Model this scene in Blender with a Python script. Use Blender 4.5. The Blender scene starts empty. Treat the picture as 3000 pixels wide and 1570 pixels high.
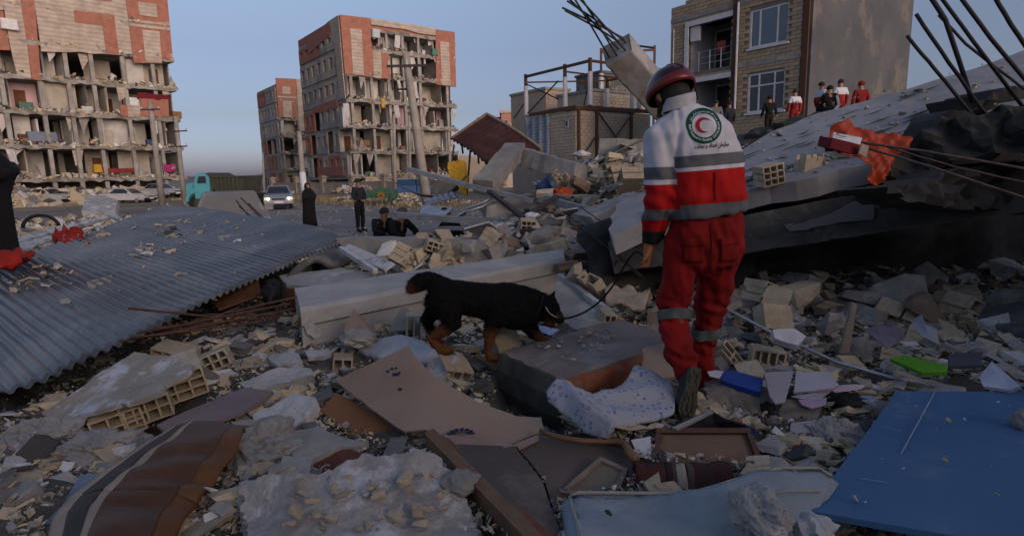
import bpy,bmesh,math,random
import numpy as np
from mathutils import Vector,Matrix,noise
R = math.radians
random.seed(11); rng = np.random.default_rng(11)
SC = bpy.context.scene
COL = SC.collection

# ------------------------------------------------------------------ camera
FPX,CX,CY = 1680.0,1500.0,785.0          # focal length and centre on the 3000 x 1570 photograph
CAMLOC = Vector((0,0,1.75))
_up = Vector((-250,10300,1680)).normalized()      # world up, seen in camera axes
_fw = Vector((0,0,-1)); _fw = (_fw - _up * _fw.dot(_up)).normalized()
_rt = _fw.cross(_up)
CAM_ROT = Matrix((_rt,_fw,_up))            # camera axes -> world axes
cd = bpy.data.cameras.new('camera'); cd.sensor_width = 36; cd.lens = 36 * FPX / 3000
cd.clip_start = 0.05; cd.clip_end = 6000
cam = bpy.data.objects.new('camera',cd); COL.objects.link(cam)
cam.matrix_world = Matrix.Translation(CAMLOC) @ CAM_ROT.to_4x4()
SC.camera = cam

# ------------------------------------------------------------------ dusk light
world = bpy.data.worlds.new('World'); SC.world = world; world.use_nodes = True
nt = world.node_tree; bg = nt.nodes['Background']
sky = nt.nodes.new('ShaderNodeTexSky'); sky.sky_type = 'NISHITA'; sky.sun_disc = False
SUN_EL,SUN_ROT = 10.0,142.0                # afterglow behind the camera, to the right
sky.sun_elevation = R(SUN_EL); sky.sun_rotation = R(SUN_ROT)
sky.air_density = 1.0; sky.dust_density = 4.0; sky.ozone_density = 2.0; sky.altitude = 1000
# dusk colour of the air by elevation only, the same all the way round
tcw = nt.nodes.new('ShaderNodeTexCoord'); sep = nt.nodes.new('ShaderNodeSeparateXYZ'); nt.links.new(tcw.outputs['Generated'],sep.inputs[0])
rpw = nt.nodes.new('ShaderNodeValToRGB'); nt.links.new(sep.outputs['Z'],rpw.inputs['Fac'])
_e = rpw.color_ramp.elements; _e[0].position = 0.0; _e[0].color = (.84,.76,1.36,1); _e[1].position = 1.0; _e[1].color = (1.6,1.3,1.2,1)
for _p,_c in ((.045,(.86,.81,1.2)),(.10,(.82,.69,.80)),(.2,(1.08,.85,.89)),(.32,(1.62,1.28,1.17)),(.5,(1.95,1.5,1.36))):
 q = _e.new(_p); q.color = (*_c,1)
mxw = nt.nodes.new('ShaderNodeMix'); mxw.data_type = 'RGBA'; mxw.blend_type = 'MULTIPLY'; mxw.inputs['Factor'].default_value = 1
nt.links.new(sky.outputs[0],mxw.inputs['A']); nt.links.new(rpw.outputs[0],mxw.inputs['B'])
nt.links.new(mxw.outputs['Result'],bg.inputs[0]); bg.inputs[1].default_value = 0.15
sd = bpy.data.lights.new('sun','SUN'); sd.energy = 1.6; sd.angle = R(35); sd.color = (1.0,.84,.72)
sun = bpy.data.objects.new('sun',sd); COL.objects.link(sun)
_d = Vector((math.sin(R(SUN_ROT)),math.cos(R(SUN_ROT)),math.tan(R(SUN_EL)))).normalized()
sun.rotation_euler = _d.to_track_quat('Z','Y').to_euler()
SC.view_settings.view_transform = 'Standard'; SC.view_settings.look = 'None'
SC.view_settings.exposure = 0.0; SC.view_settings.gamma = 1.0; SC.view_settings.use_curve_mapping = False

# ------------------------------------------------------------------ geometry helpers
def ray(px,py):
 d = Vector((px - CX,-(py - CY),-FPX)); return (CAM_ROT @ d)
def at(px,py,Y):
 d = ray(px,py); return CAMLOC + d * (Y / d.y)
def onz(px,py,z):
 d = ray(px,py); return CAMLOC + d * ((z - CAMLOC.z) / d.z)
def onplane(px,py,p0,n):
 d = ray(px,py); return CAMLOC + d * ((p0 - CAMLOC).dot(n) / d.dot(n))
def plane3(a,b,c):
 a,b,c = at(*a),at(*b),at(*c); n = (b - a).cross(c - a).normalized()
 if n.z < 0: n = -n
 return a,n
def sstep(a,b,x):
 t = min(1,max(0,(x - a) / (b - a))); return t * t * (3 - 2 * t)
def gauss(x,y,cx,cy,sx,sy): return math.exp(-((x - cx) / sx) ** 2 - ((y - cy) / sy) ** 2)
CAP_X0,CAP_Y0,CAP_S = -7.0,1.0,.035
CAP = np.full((400,240),99.0)              # how high the ground may reach under the things that lie on it
def cap_poly(pts,dz=.0):
 """keep the ground below a lying piece; pts are its world corners"""
 A = np.array([(p[0],p[1],p[2]) for p in pts]); c = A.mean(0); u,s,vt = np.linalg.svd(A - c); n = vt[2]
 if abs(n[2]) < .25: return
 i0,i1 = int((A[:,0].min() - CAP_X0) / CAP_S),int((A[:,0].max() - CAP_X0) / CAP_S) + 1; j0,j1 = int((A[:,1].min() - CAP_Y0) / CAP_S),int((A[:,1].max() - CAP_Y0) / CAP_S) + 1
 for i in range(max(0,i0),min(400,i1)):
  for j in range(max(0,j0),min(240,j1)):
   x,y = CAP_X0 + i * CAP_S,CAP_Y0 + j * CAP_S; w = False
   for k in range(len(A)):
    a,b_ = A[k],A[k - 1]
    if (a[1] > y) != (b_[1] > y) and x < (b_[0] - a[0]) * (y - a[1]) / (b_[1] - a[1]) + a[0]: w = not w
   if w: CAP[i,j] = min(CAP[i,j],c[2] - (n[0] * (x - c[0]) + n[1] * (y - c[1])) / n[2] - dz)
def capped(x,y):
 i,j = round((x - CAP_X0) / CAP_S),round((y - CAP_Y0) / CAP_S)
 return CAP[i,j] if 0 <= i < 400 and 0 <= j < 240 else 99.0
def capd(x,y):
 i,j = round((x - CAP_X0) / CAP_S),round((y - CAP_Y0) / CAP_S)
 return CAP[max(0,i - 2):i + 3,max(0,j - 2):j + 3].min() if 2 <= i < 398 and 2 <= j < 238 else 99.0
def H(x,y): return min(H0(x,y),capped(x,y))
def H0(x,y):
 """height of the rubble above the street"""
 n = noise.noise(Vector((x * .9,y * .9,3.1))) * .5 + noise.noise(Vector((x * 2.7,y * 2.7,7.7))) * .22
 near = .50 * (1 - sstep(8.2,10.2,y) * sstep(3.5,1.2,abs(x + 1.9)))
 if y > 10: near *= 1 - sstep(10,12.5,y) * (1 - sstep(-.44,-.54,x / y)) if x < 0 else 1
 if x < -4: near *= 1 - sstep(19,24,y)
 else: near *= 1 - sstep(16,26,y) if x > 0 else 1
 h = near
 h += .22 * sstep(5.2,6.6,y) * sstep(8.6,7.2,y) * sstep(-4.0,-2.0,x)
 h += 1.62 * gauss(x,y,2.9,12.6,2.9,3.3)
 h += .25 * gauss(x,y,.5,8.4,1.2,1.4)
 h += 2.5 * gauss(x,y,12.5,22.0,5.6,5.5)
 rough = min(1,h * 2.2)
 far = sstep(30,45,y)
 return h + n * .16 * rough * (1 - far) + .01
def tag(o,label=None,cat=None,group=None,kind=None):
 if label: o['label'] = label
 if cat: o['category'] = cat
 if group: o['group'] = group
 if kind: o['kind'] = kind
 return o
def empty(name,loc,label=None,cat=None,group=None,rz=0):
 o = bpy.data.objects.new(name,None); COL.objects.link(o); o.location = loc; o.rotation_euler.z = rz
 o.empty_display_size = .1
 return tag(o,label,cat,group)
bpy.context.view_layer.update()

class MB:
 def __init__(s): s.v = []; s.f = []; s.m = []; s.mi = 0
 def add(s,vs,fs,mi=None):
  b = len(s.v); s.v += [tuple(p) for p in vs]
  for f in fs: s.f.append([b + i for i in f]); s.m.append(s.mi if mi is None else mi)
  return s
 def box8(s,c): return s.add(c,[(0,3,2,1),(4,5,6,7),(0,1,5,4),(1,2,6,5),(2,3,7,6),(3,0,4,7)])
 def box(s,c,sz,M=None,mi=None):
  M = M or Matrix.Identity(3); c = Vector(c); x,y,z = [k / 2 for k in sz]
  if mi is not None: s.mi = mi
  return s.box8([c + M @ Vector(p) for p in ((-x,-y,-z),(x,-y,-z),(x,y,-z),(-x,y,-z),(-x,-y,z),(x,-y,z),(x,y,z),(-x,y,z))])
 def prism(s,pts,ext,mi=None):
  n = len(pts); ext = Vector(ext); a = [Vector(p) for p in pts]; b = [p + ext for p in a]
  return s.add(a + b,[tuple(range(n - 1,-1,-1)),tuple(range(n,2 * n))] + [(i,(i + 1) % n,n + (i + 1) % n,n + i) for i in range(n)],mi)
 def tube(s,path,r,n=6,caps=True,mi=None):
  path = [Vector(p) for p in path]; k = len(path); rs = r if isinstance(r,(list,tuple)) else [r] * k
  vs = []; up = None
  for i,p in enumerate(path):
   t = (path[min(i + 1,k - 1)] - path[max(i - 1,0)]).normalized()
   if up is None: up = t.orthogonal().normalized()
   up = (up - t * up.dot(t)); up = up.normalized() if up.length > 1e-6 else t.orthogonal().normalized()
   w = t.cross(up)
   for j in range(n):
    a = 2 * math.pi * j / n; vs.append(p + (up * math.cos(a) + w * math.sin(a)) * rs[i])
  fs = [(i * n + j,i * n + (j + 1) % n,(i + 1) * n + (j + 1) % n,(i + 1) * n + j) for i in range(k - 1) for j in range(n)]
  if caps: fs += [tuple(range(n - 1,-1,-1)),tuple((k - 1) * n + j for j in range(n))]
  return s.add(vs,fs,mi)
 def loft(s,rings,caps=True,mi=None):
  n = len(rings[0]); vs = [p for r in rings for p in r]; k = len(rings)
  fs = [(i * n + j,i * n + (j + 1) % n,(i + 1) * n + (j + 1) % n,(i + 1) * n + j) for i in range(k - 1) for j in range(n)]
  if caps: fs += [tuple(range(n - 1,-1,-1)),tuple((k - 1) * n + j for j in range(n))]
  return s.add(vs,fs,mi)
 def grid(s,fn,nu,nv,thick=0.0,mi=None):
  P = [[Vector(fn(i / nu,j / nv)) for j in range(nv + 1)] for i in range(nu + 1)]
  vs = [p for r in P for p in r]; idx = lambda i,j: i * (nv + 1) + j
  fs = [(idx(i,j),idx(i + 1,j),idx(i + 1,j + 1),idx(i,j + 1)) for i in range(nu) for j in range(nv)]
  if thick:
   b = len(vs); nn = []
   for i in range(nu + 1):
    for j in range(nv + 1):
     du = P[min(i + 1,nu)][j] - P[max(i - 1,0)][j]; dv = P[i][min(j + 1,nv)] - P[i][max(j - 1,0)]
     nn.append(du.cross(dv).normalized())
   vs += [p - n_ * thick for p,n_ in zip(vs,nn)]
   fs += [(b + f[3],b + f[2],b + f[1],b + f[0]) for f in fs]
   for i in range(nu):
    fs += [(idx(i + 1,0),idx(i,0),b + idx(i,0),b + idx(i + 1,0)),(idx(i,nv),idx(i + 1,nv),b + idx(i + 1,nv),b + idx(i,nv))]
   for j in range(nv):
    fs += [(idx(0,j),idx(0,j + 1),b + idx(0,j + 1),b + idx(0,j)),(idx(nu,j + 1),idx(nu,j),b + idx(nu,j),b + idx(nu,j + 1))]
  return s.add(vs,fs,mi)
 def build(s,name,mats,parent=None,smooth=False,origin=None,bevel=0,attrs=None,loc=None,fix=True):
  if not isinstance(mats,(list,tuple)): mats = [mats]
  V = np.array(s.v,dtype=float).reshape(-1,3)
  if loc is not None: o3 = np.array(loc)                      # mesh already local
  elif origin is not None: o3 = np.array(origin,dtype=float); V = V - o3
  elif parent is None:
   o3 = (V.min(0) + V.max(0)) / 2; o3[2] = V[:,2].min(); V = V - o3
  else:
   o3 = np.array(WP(parent)); V = V - o3
  me = bpy.data.meshes.new(name); me.from_pydata([tuple(p) for p in V],[],s.f)
  for m in mats: me.materials.append(m)
  if len(mats) > 1: me.polygons.foreach_set('material_index',np.clip(s.m,0,len(mats) - 1))
  if fix or bevel:
   bm = bmesh.new(); bm.from_mesh(me); bmesh.ops.recalc_face_normals(bm,faces=bm.faces)
   if bevel: bmesh.ops.bevel(bm,geom=[e for e in bm.edges if len(e.link_faces) == 2 and e.calc_face_angle(0) > .5],offset=bevel,segments=2,profile=.6,affect='EDGES')
   bm.to_mesh(me); bm.free()
  if smooth: me.polygons.foreach_set('use_smooth',[True] * len(me.polygons))
  if attrs:
   for k,a in attrs.items():
    at_ = me.attributes.new(k,'FLOAT','POINT'); at_.data.foreach_set('value',np.array(a,dtype=float))
  me.update()
  o = bpy.data.objects.new(name,me); COL.objects.link(o)
  if parent is None: o.location = o3
  else: o.parent = parent
  return o
_wp = {}
def WP(o):
 """world position of an unrotated thing (or of an unrotated part under it)"""
 p = Vector(o.location)
 while o.parent: o = o.parent; p = p + Vector(o.location)
 return p

def copy_tree(o,parent=None):
 c = o.copy(); COL.objects.link(c)
 if parent is not None: c.parent = parent
 for ch in o.children: copy_tree(ch,c)
 return c

# ------------------------------------------------------------------ materials
MATS = {}
def mat(name,c1,c2=None,scale=6,rough=.9,bump=.3,bscale=None,metal=0,spec=.3,rnd=.0,stain=None,sscale=1.5,wave=None,bdist=.01,coords='Object',stlo=.52,sthi=.62):
 if name in MATS: return MATS[name]
 m = bpy.data.materials.new(name); m.use_nodes = True; t = m.node_tree; N = t.nodes; L = t.links
 b = N['Principled BSDF']; b.inputs['Roughness'].default_value = rough; b.inputs['Metallic'].default_value = metal
 b.inputs['Specular IOR Level'].default_value = spec
 tc = N.new('ShaderNodeTexCoord').outputs[coords]
 c2 = c2 or tuple(k * .7 for k in c1)
 nz = N.new('ShaderNodeTexNoise'); nz.inputs['Scale'].default_value = scale; nz.inputs['Detail'].default_value = 8; nz.inputs['Roughness'].default_value = .65
 L.new(tc,nz.inputs['Vector'])
 rp = N.new('ShaderNodeValToRGB'); rp.color_ramp.elements[0].position = .36; rp.color_ramp.elements[1].position = .64
 rp.color_ramp.elements[0].color = (*c2,1); rp.color_ramp.elements[1].color = (*c1,1)
 L.new(nz.outputs['Fac'],rp.inputs['Fac']); col = rp.outputs['Color']
 if stain:
  n2 = N.new('ShaderNodeTexNoise'); n2.inputs['Scale'].default_value = sscale; n2.inputs['Detail'].default_value = 7; n2.inputs['Roughness'].default_value = .7
  L.new(tc,n2.inputs['Vector'])
  r2 = N.new('ShaderNodeValToRGB'); r2.color_ramp.elements[0].position = stlo; r2.color_ramp.elements[1].position = sthi
  L.new(n2.outputs['Fac'],r2.inputs['Fac'])
  mx = N.new('ShaderNodeMix'); mx.data_type = 'RGBA'; L.new(r2.outputs['Color'],mx.inputs['Factor']); L.new(col,mx.inputs['A']); mx.inputs['B'].default_value = (*stain,1); col = mx.outputs['Result']
 if wave:
  w = N.new('ShaderNodeTexWave'); w.wave_type = 'BANDS'; w.bands_direction = wave[0]; w.inputs['Scale'].default_value = wave[1]; w.inputs['Distortion'].default_value = wave[2]; w.inputs['Detail'].default_value = 3; w.inputs['Detail Scale'].default_value = 2
  L.new(tc,w.inputs['Vector'])
  mx = N.new('ShaderNodeMix'); mx.data_type = 'RGBA'; mx.blend_type = 'MULTIPLY'
  r3 = N.new('ShaderNodeMapRange'); r3.inputs['To Min'].default_value = 1 - wave[3]; L.new(w.outputs['Fac'],r3.inputs['Value'])
  mx.inputs['Factor'].default_value = 1; L.new(col,mx.inputs['A']); L.new(r3.outputs[0],mx.inputs['B']); col = mx.outputs['Result']
 if rnd:
  oi = N.new('ShaderNodeObjectInfo'); hs = N.new('ShaderNodeHueSaturation'); mr = N.new('ShaderNodeMapRange')
  mr.inputs['To Min'].default_value = 1 - rnd; mr.inputs['To Max'].default_value = 1 + rnd
  L.new(oi.outputs['Random'],mr.inputs['Value']); L.new(mr.outputs[0],hs.inputs['Value']); L.new(col,hs.inputs['Color']); col = hs.outputs['Color']
 L.new(col,b.inputs['Base Color'])
 if bump:
  n3 = N.new('ShaderNodeTexNoise'); n3.inputs['Scale'].default_value = bscale or scale * 4; n3.inputs['Detail'].default_value = 9; n3.inputs['Roughness'].default_value = .7
  L.new(tc,n3.inputs['Vector']); bp = N.new('ShaderNodeBump'); bp.inputs['Strength'].default_value = bump; bp.inputs['Distance'].default_value = bdist
  L.new(n3.outputs['Fac'],bp.inputs['Height']); L.new(bp.outputs[0],b.inputs['Normal'])
 MATS[name] = m; return m
def emis(name,c,s):
 m = bpy.data.materials.new(name); m.use_nodes = True; b = m.node_tree.nodes['Principled BSDF']
 b.inputs['Base Color'].default_value = (*c,1); b.inputs['Emission Color'].default_value = (*c,1); b.inputs['Emission Strength'].default_value = s; MATS[name] = m; return m
def tintmat(name,cols,bump=.4,bscale=30,rough=.95,bdist=.006):
 """material whose colour is picked per fragment by the attribute 'tint'"""
 m = bpy.data.materials.new(name); m.use_nodes = True; t = m.node_tree; N = t.nodes; L = t.links; b = N['Principled BSDF']
 b.inputs['Roughness'].default_value = rough; b.inputs['Specular IOR Level'].default_value = .25
 a = N.new('ShaderNodeAttribute'); a.attribute_name = 'tint'; rp = N.new('ShaderNodeValToRGB'); rp.color_ramp.interpolation = 'CONSTANT'
 e = rp.color_ramp.elements
 while len(e) < len(cols): e.new(.5)
 acc = 0; tot = sum(w for c,w in cols)
 for i,(c,w) in enumerate(cols): e[i].position = acc / tot; e[i].color = (*c,1); acc += w
 L.new(a.outputs['Fac'],rp.inputs['Fac'])
 tc = N.new('ShaderNodeTexCoord'); nz = N.new('ShaderNodeTexNoise'); nz.inputs['Scale'].default_value = bscale; nz.inputs['Detail'].default_value = 6; L.new(tc.outputs['Object'],nz.inputs['Vector'])
 mr = N.new('ShaderNodeMapRange'); mr.inputs['To Min'].default_value = .62; mr.inputs['To Max'].default_value = 1.3; L.new(nz.outputs['Fac'],mr.inputs['Value'])
 mx = N.new('ShaderNodeMix'); mx.data_type = 'RGBA'; mx.blend_type = 'MULTIPLY'; mx.inputs['Factor'].default_value = 1; L.new(rp.outputs['Color'],mx.inputs['A']); L.new(mr.outputs[0],mx.inputs['B'])
 L.new(mx.outputs['Result'],b.inputs['Base Color'])
 bp = N.new('ShaderNodeBump'); bp.inputs['Strength'].default_value = bump; bp.inputs['Distance'].default_value = bdist; L.new(nz.outputs['Fac'],bp.inputs['Height']); L.new(bp.outputs[0],b.inputs['Normal'])
 MATS[name] = m; return m
CONC = mat('concrete',(.31,.30,.285),(.20,.195,.185),3,bump=.5,bscale=28,rnd=.15,stain=(.38,.37,.35),sscale=2.2,stlo=.56,sthi=.66)
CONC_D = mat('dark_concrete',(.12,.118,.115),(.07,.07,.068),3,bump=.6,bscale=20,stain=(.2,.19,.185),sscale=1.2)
CONC_L = mat('pale_concrete',(.36,.355,.35),(.22,.215,.21),4,bump=.5,bscale=22,rnd=.12,stain=(.5,.5,.5),sscale=2.5)
PLAST = mat('plaster',(.55,.55,.56),(.40,.39,.38),5,bump=.4,bscale=30,rnd=.12,stain=(.3,.28,.26),sscale=3)
BRK = mat('pale_brick',(.47,.39,.28),(.34,.28,.20),9,bump=.4,bscale=60,rnd=.16,stain=(.42,.41,.4),sscale=7,stlo=.55,sthi=.7)
BRK_O = mat('orange_brick',(.36,.16,.075),(.25,.12,.06),9,bump=.4,bscale=60,rnd=.15)
RUST = mat('rusty_steel',(.12,.055,.03),(.06,.035,.025),20,rough=.8,bump=.4)
STEEL_D = mat('dark_steel',(.03,.03,.035),(.05,.03,.025),15,rough=.6,bump=.2)
ALU = mat('aluminium',(.5,.52,.55),(.34,.35,.37),8,rough=.42,metal=.7,bump=.15,rnd=.1)
# ================================================================== setting: ground, road, heaped ground
DIRT = mat('dirt',(.20,.18,.155),(.13,.12,.105),.35,bump=.6,bscale=5,stain=(.27,.24,.18),sscale=.12)
ROADM = mat('dusty_asphalt',(.185,.185,.19),(.13,.13,.135),.8,bump=.4,bscale=14,stain=(.24,.23,.22),sscale=.3)
HEAPM = mat('rubble_dust_shade',(.12,.112,.10),(.05,.047,.044),4,bump=.9,bscale=16,stain=(.15,.14,.125),sscale=1.3,bdist=.03)  # dusty ground, darkened so its colour deepens the shade between rubble pieces
b = MB(); g = 4000
b.add([(-g,-40,0),(g,-40,0),(g,g,0),(-g,g,0)],[(0,1,2,3)])
o = b.build('ground',DIRT,fix=False); tag(o,kind='structure')
def street(name,left,right,z):
 b = MB(); n = len(left)
 b.add([(x,y,z) for x,y in left] + [(x,y,z) for x,y in right],[(i,n + i,n + i + 1,i + 1) for i in range(n - 1)])
 return tag(b.build(name,ROADM,fix=False),kind='structure')
street('road',[(-6.0,7),(-6.3,12),(-8.6,20),(-12.5,30),(-20,44),(-30,60),(-44,84),(-90,170)],
       [(3,7),(2.6,12),(-1.2,20),(-6.0,30),(-14,44),(-23,60),(-37,84),(-80,170)],.006)
street('side_road',[(-80,52),(-40,40),(-18,33)],[(-80,43),(-40,33),(-15,29)],.012)

# far hills
def hills(name,y,pts,z0,col):
 m = mat(name + '_mat',col,None,.01,bump=0)
 b = MB(); xs = np.linspace(-1500,1500,160); rows = []
 top = [z0 + 14 * noise.noise(Vector((x * .006,pts,0))) + 7 * noise.noise(Vector((x * .02,pts,4))) for x in xs]
 r0 = [(x,y - 120,-2) for x in xs]; r1 = [(x,y,max(1,t)) for x,t in zip(xs,top)]; r2 = [(x,y + 150,-2) for x in xs]; n = len(xs)
 b.add(r0 + r1 + r2,[(k * n + i,k * n + i + 1,(k + 1) * n + i + 1,(k + 1) * n + i) for k in (0,1) for i in range(n - 1)])
 tag(b.build(name,m,smooth=True,fix=False),kind='structure')
hills('hills',1500,1.3,13,(.20,.17,.18))

# ================================================================== damaged apartment blocks
B_RED = mat('red_brick_cladding',(.35,.155,.112),(.25,.11,.082),2.2,bump=.25,bscale=20,wave=('Z',2.2,1.5,.16),bdist=.02)
B_STONE = mat('stone_cladding',(.44,.385,.325),(.31,.265,.22),1.2,bump=.2,bscale=12,wave=('Z',.8,2.5,.22),bdist=.02)
IN_W = mat('interior_white',(.50,.49,.48),(.33,.32,.31),.8,bump=.1)
IN_C = mat('interior_cream',(.38,.35,.30),(.27,.25,.215),.8,bump=.1)
IN_P = mat('interior_pink',(.50,.35,.40),(.42,.30,.33),.8,bump=.1)
IN_G = mat('interior_grey',(.26,.25,.24),(.17,.16,.15),.8,bump=.1)
SLABM = mat('slab_concrete',(.32,.31,.29),(.18,.172,.16),.9,bump=.8,bscale=5,bdist=.06)
WOOD_D = mat('brown_wood',(.13,.06,.03),(.08,.035,.02),3,bump=.1)
CURT = mat('curtain_cloth',(.55,.55,.58),(.42,.42,.45),2,bump=.2,wave=('X',3,1,.3))
CLUT = [mat('clutter_%d' % i,c,None,4,bump=.1) for i,c in enumerate(((.16,.03,.03),(.05,.07,.13),(.45,.45,.47),(.08,.15,.13),(.22,.12,.06),(.03,.03,.035),(.35,.28,.2)))]
FRAGT = tintmat('rubble_mix',[((.30,.285,.265),3),((.40,.385,.37),2),((.48,.40,.28),5),((.58,.57,.56),1.3),((.15,.145,.14),2.2),((.07,.066,.062),2),((.36,.30,.21),2),((.30,.14,.085),.18)])
def shard_templates(n=14,seed=5):
 r = np.random.default_rng(seed); T = []
 c = np.array([(-1,-1,-1),(1,-1,-1),(1,1,-1),(-1,1,-1),(-1,-1,1),(1,-1,1),(1,1,1),(-1,1,1)],float) * .5
 for k in range(n):
  v = c * (1 + r.uniform(-.45,.25,(8,3))); v[:,0] += r.uniform(-.25,.25) * v[:,1]; v += r.uniform(-.08,.08,(8,3))
  if k % 3 == 0: v[2] = v[2] * .55 + v[1] * .4; v[6] = v[6] * .55 + v[5] * .4
  T.append(v)
 return np.array(T)
SHARDS = shard_templates()
QF = np.array([(0,3,2,1),(4,5,6,7),(0,1,5,4),(1,2,6,5),(2,3,7,6),(3,0,4,7)])
def fragments(name,P,size,flat,tint,m,parent=None,tilt=.5,origin=(0,0,0)):
 """tens of thousands of shards as one mesh: P (n,3), size (n,), flat (n,) thickness ratio"""
 n = len(P); r = rng
 T = SHARDS[r.integers(0,len(SHARDS),n)].copy()
 T[:,:,0] *= (size * r.uniform(.8,1.5,n))[:,None]; T[:,:,1] *= (size * r.uniform(.6,1.0,n))[:,None]; T[:,:,2] *= (size * flat)[:,None]
 a = r.uniform(0,6.283,n); tx = r.normal(0,tilt,n); ty = r.normal(0,tilt,n)
 ca,sa = np.cos(a),np.sin(a); cx,sx = np.cos(tx),np.sin(tx); cy,sy = np.cos(ty),np.sin(ty)
 X,Y,Z = T[:,:,0].copy(),T[:,:,1].copy(),T[:,:,2].copy()
 X,Y = X * ca[:,None] - Y * sa[:,None],X * sa[:,None] + Y * ca[:,None]
 Y,Z = Y * cx[:,None] - Z * sx[:,None],Y * sx[:,None] + Z * cx[:,None]
 X,Z = X * cy[:,None] + Z * sy[:,None],-X * sy[:,None] + Z * cy[:,None]
 V = np.stack([X,Y,Z],2) + P[:,None,:] - np.array(origin)
 F = (QF[None] + (np.arange(n) * 8)[:,None,None]).reshape(-1,4)
 me = bpy.data.meshes.new(name); me.vertices.add(n * 8); me.vertices.foreach_set('co',V.reshape(-1))
 me.loops.add(F.size); me.loops.foreach_set('vertex_index',F.reshape(-1).astype(np.int32))
 me.polygons.add(len(F)); me.polygons.foreach_set('loop_start',np.arange(0,F.size,4,dtype=np.int32))
 me.update(calc_edges=True)
 at_ = me.attributes.new('tint','FLOAT','POINT'); at_.data.foreach_set('value',np.repeat(tint,8).astype(np.float32))
 me.materials.append(m); me.validate(); me.polygons.foreach_set('use_smooth',[False] * len(me.polygons))
 o = bpy.data.objects.new(name,me); COL.objects.link(o); o.location = origin
 if parent is not None: o.parent = parent; o.location = Vector(origin) - WP(parent)
 return tag(o,kind='stuff')

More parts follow.
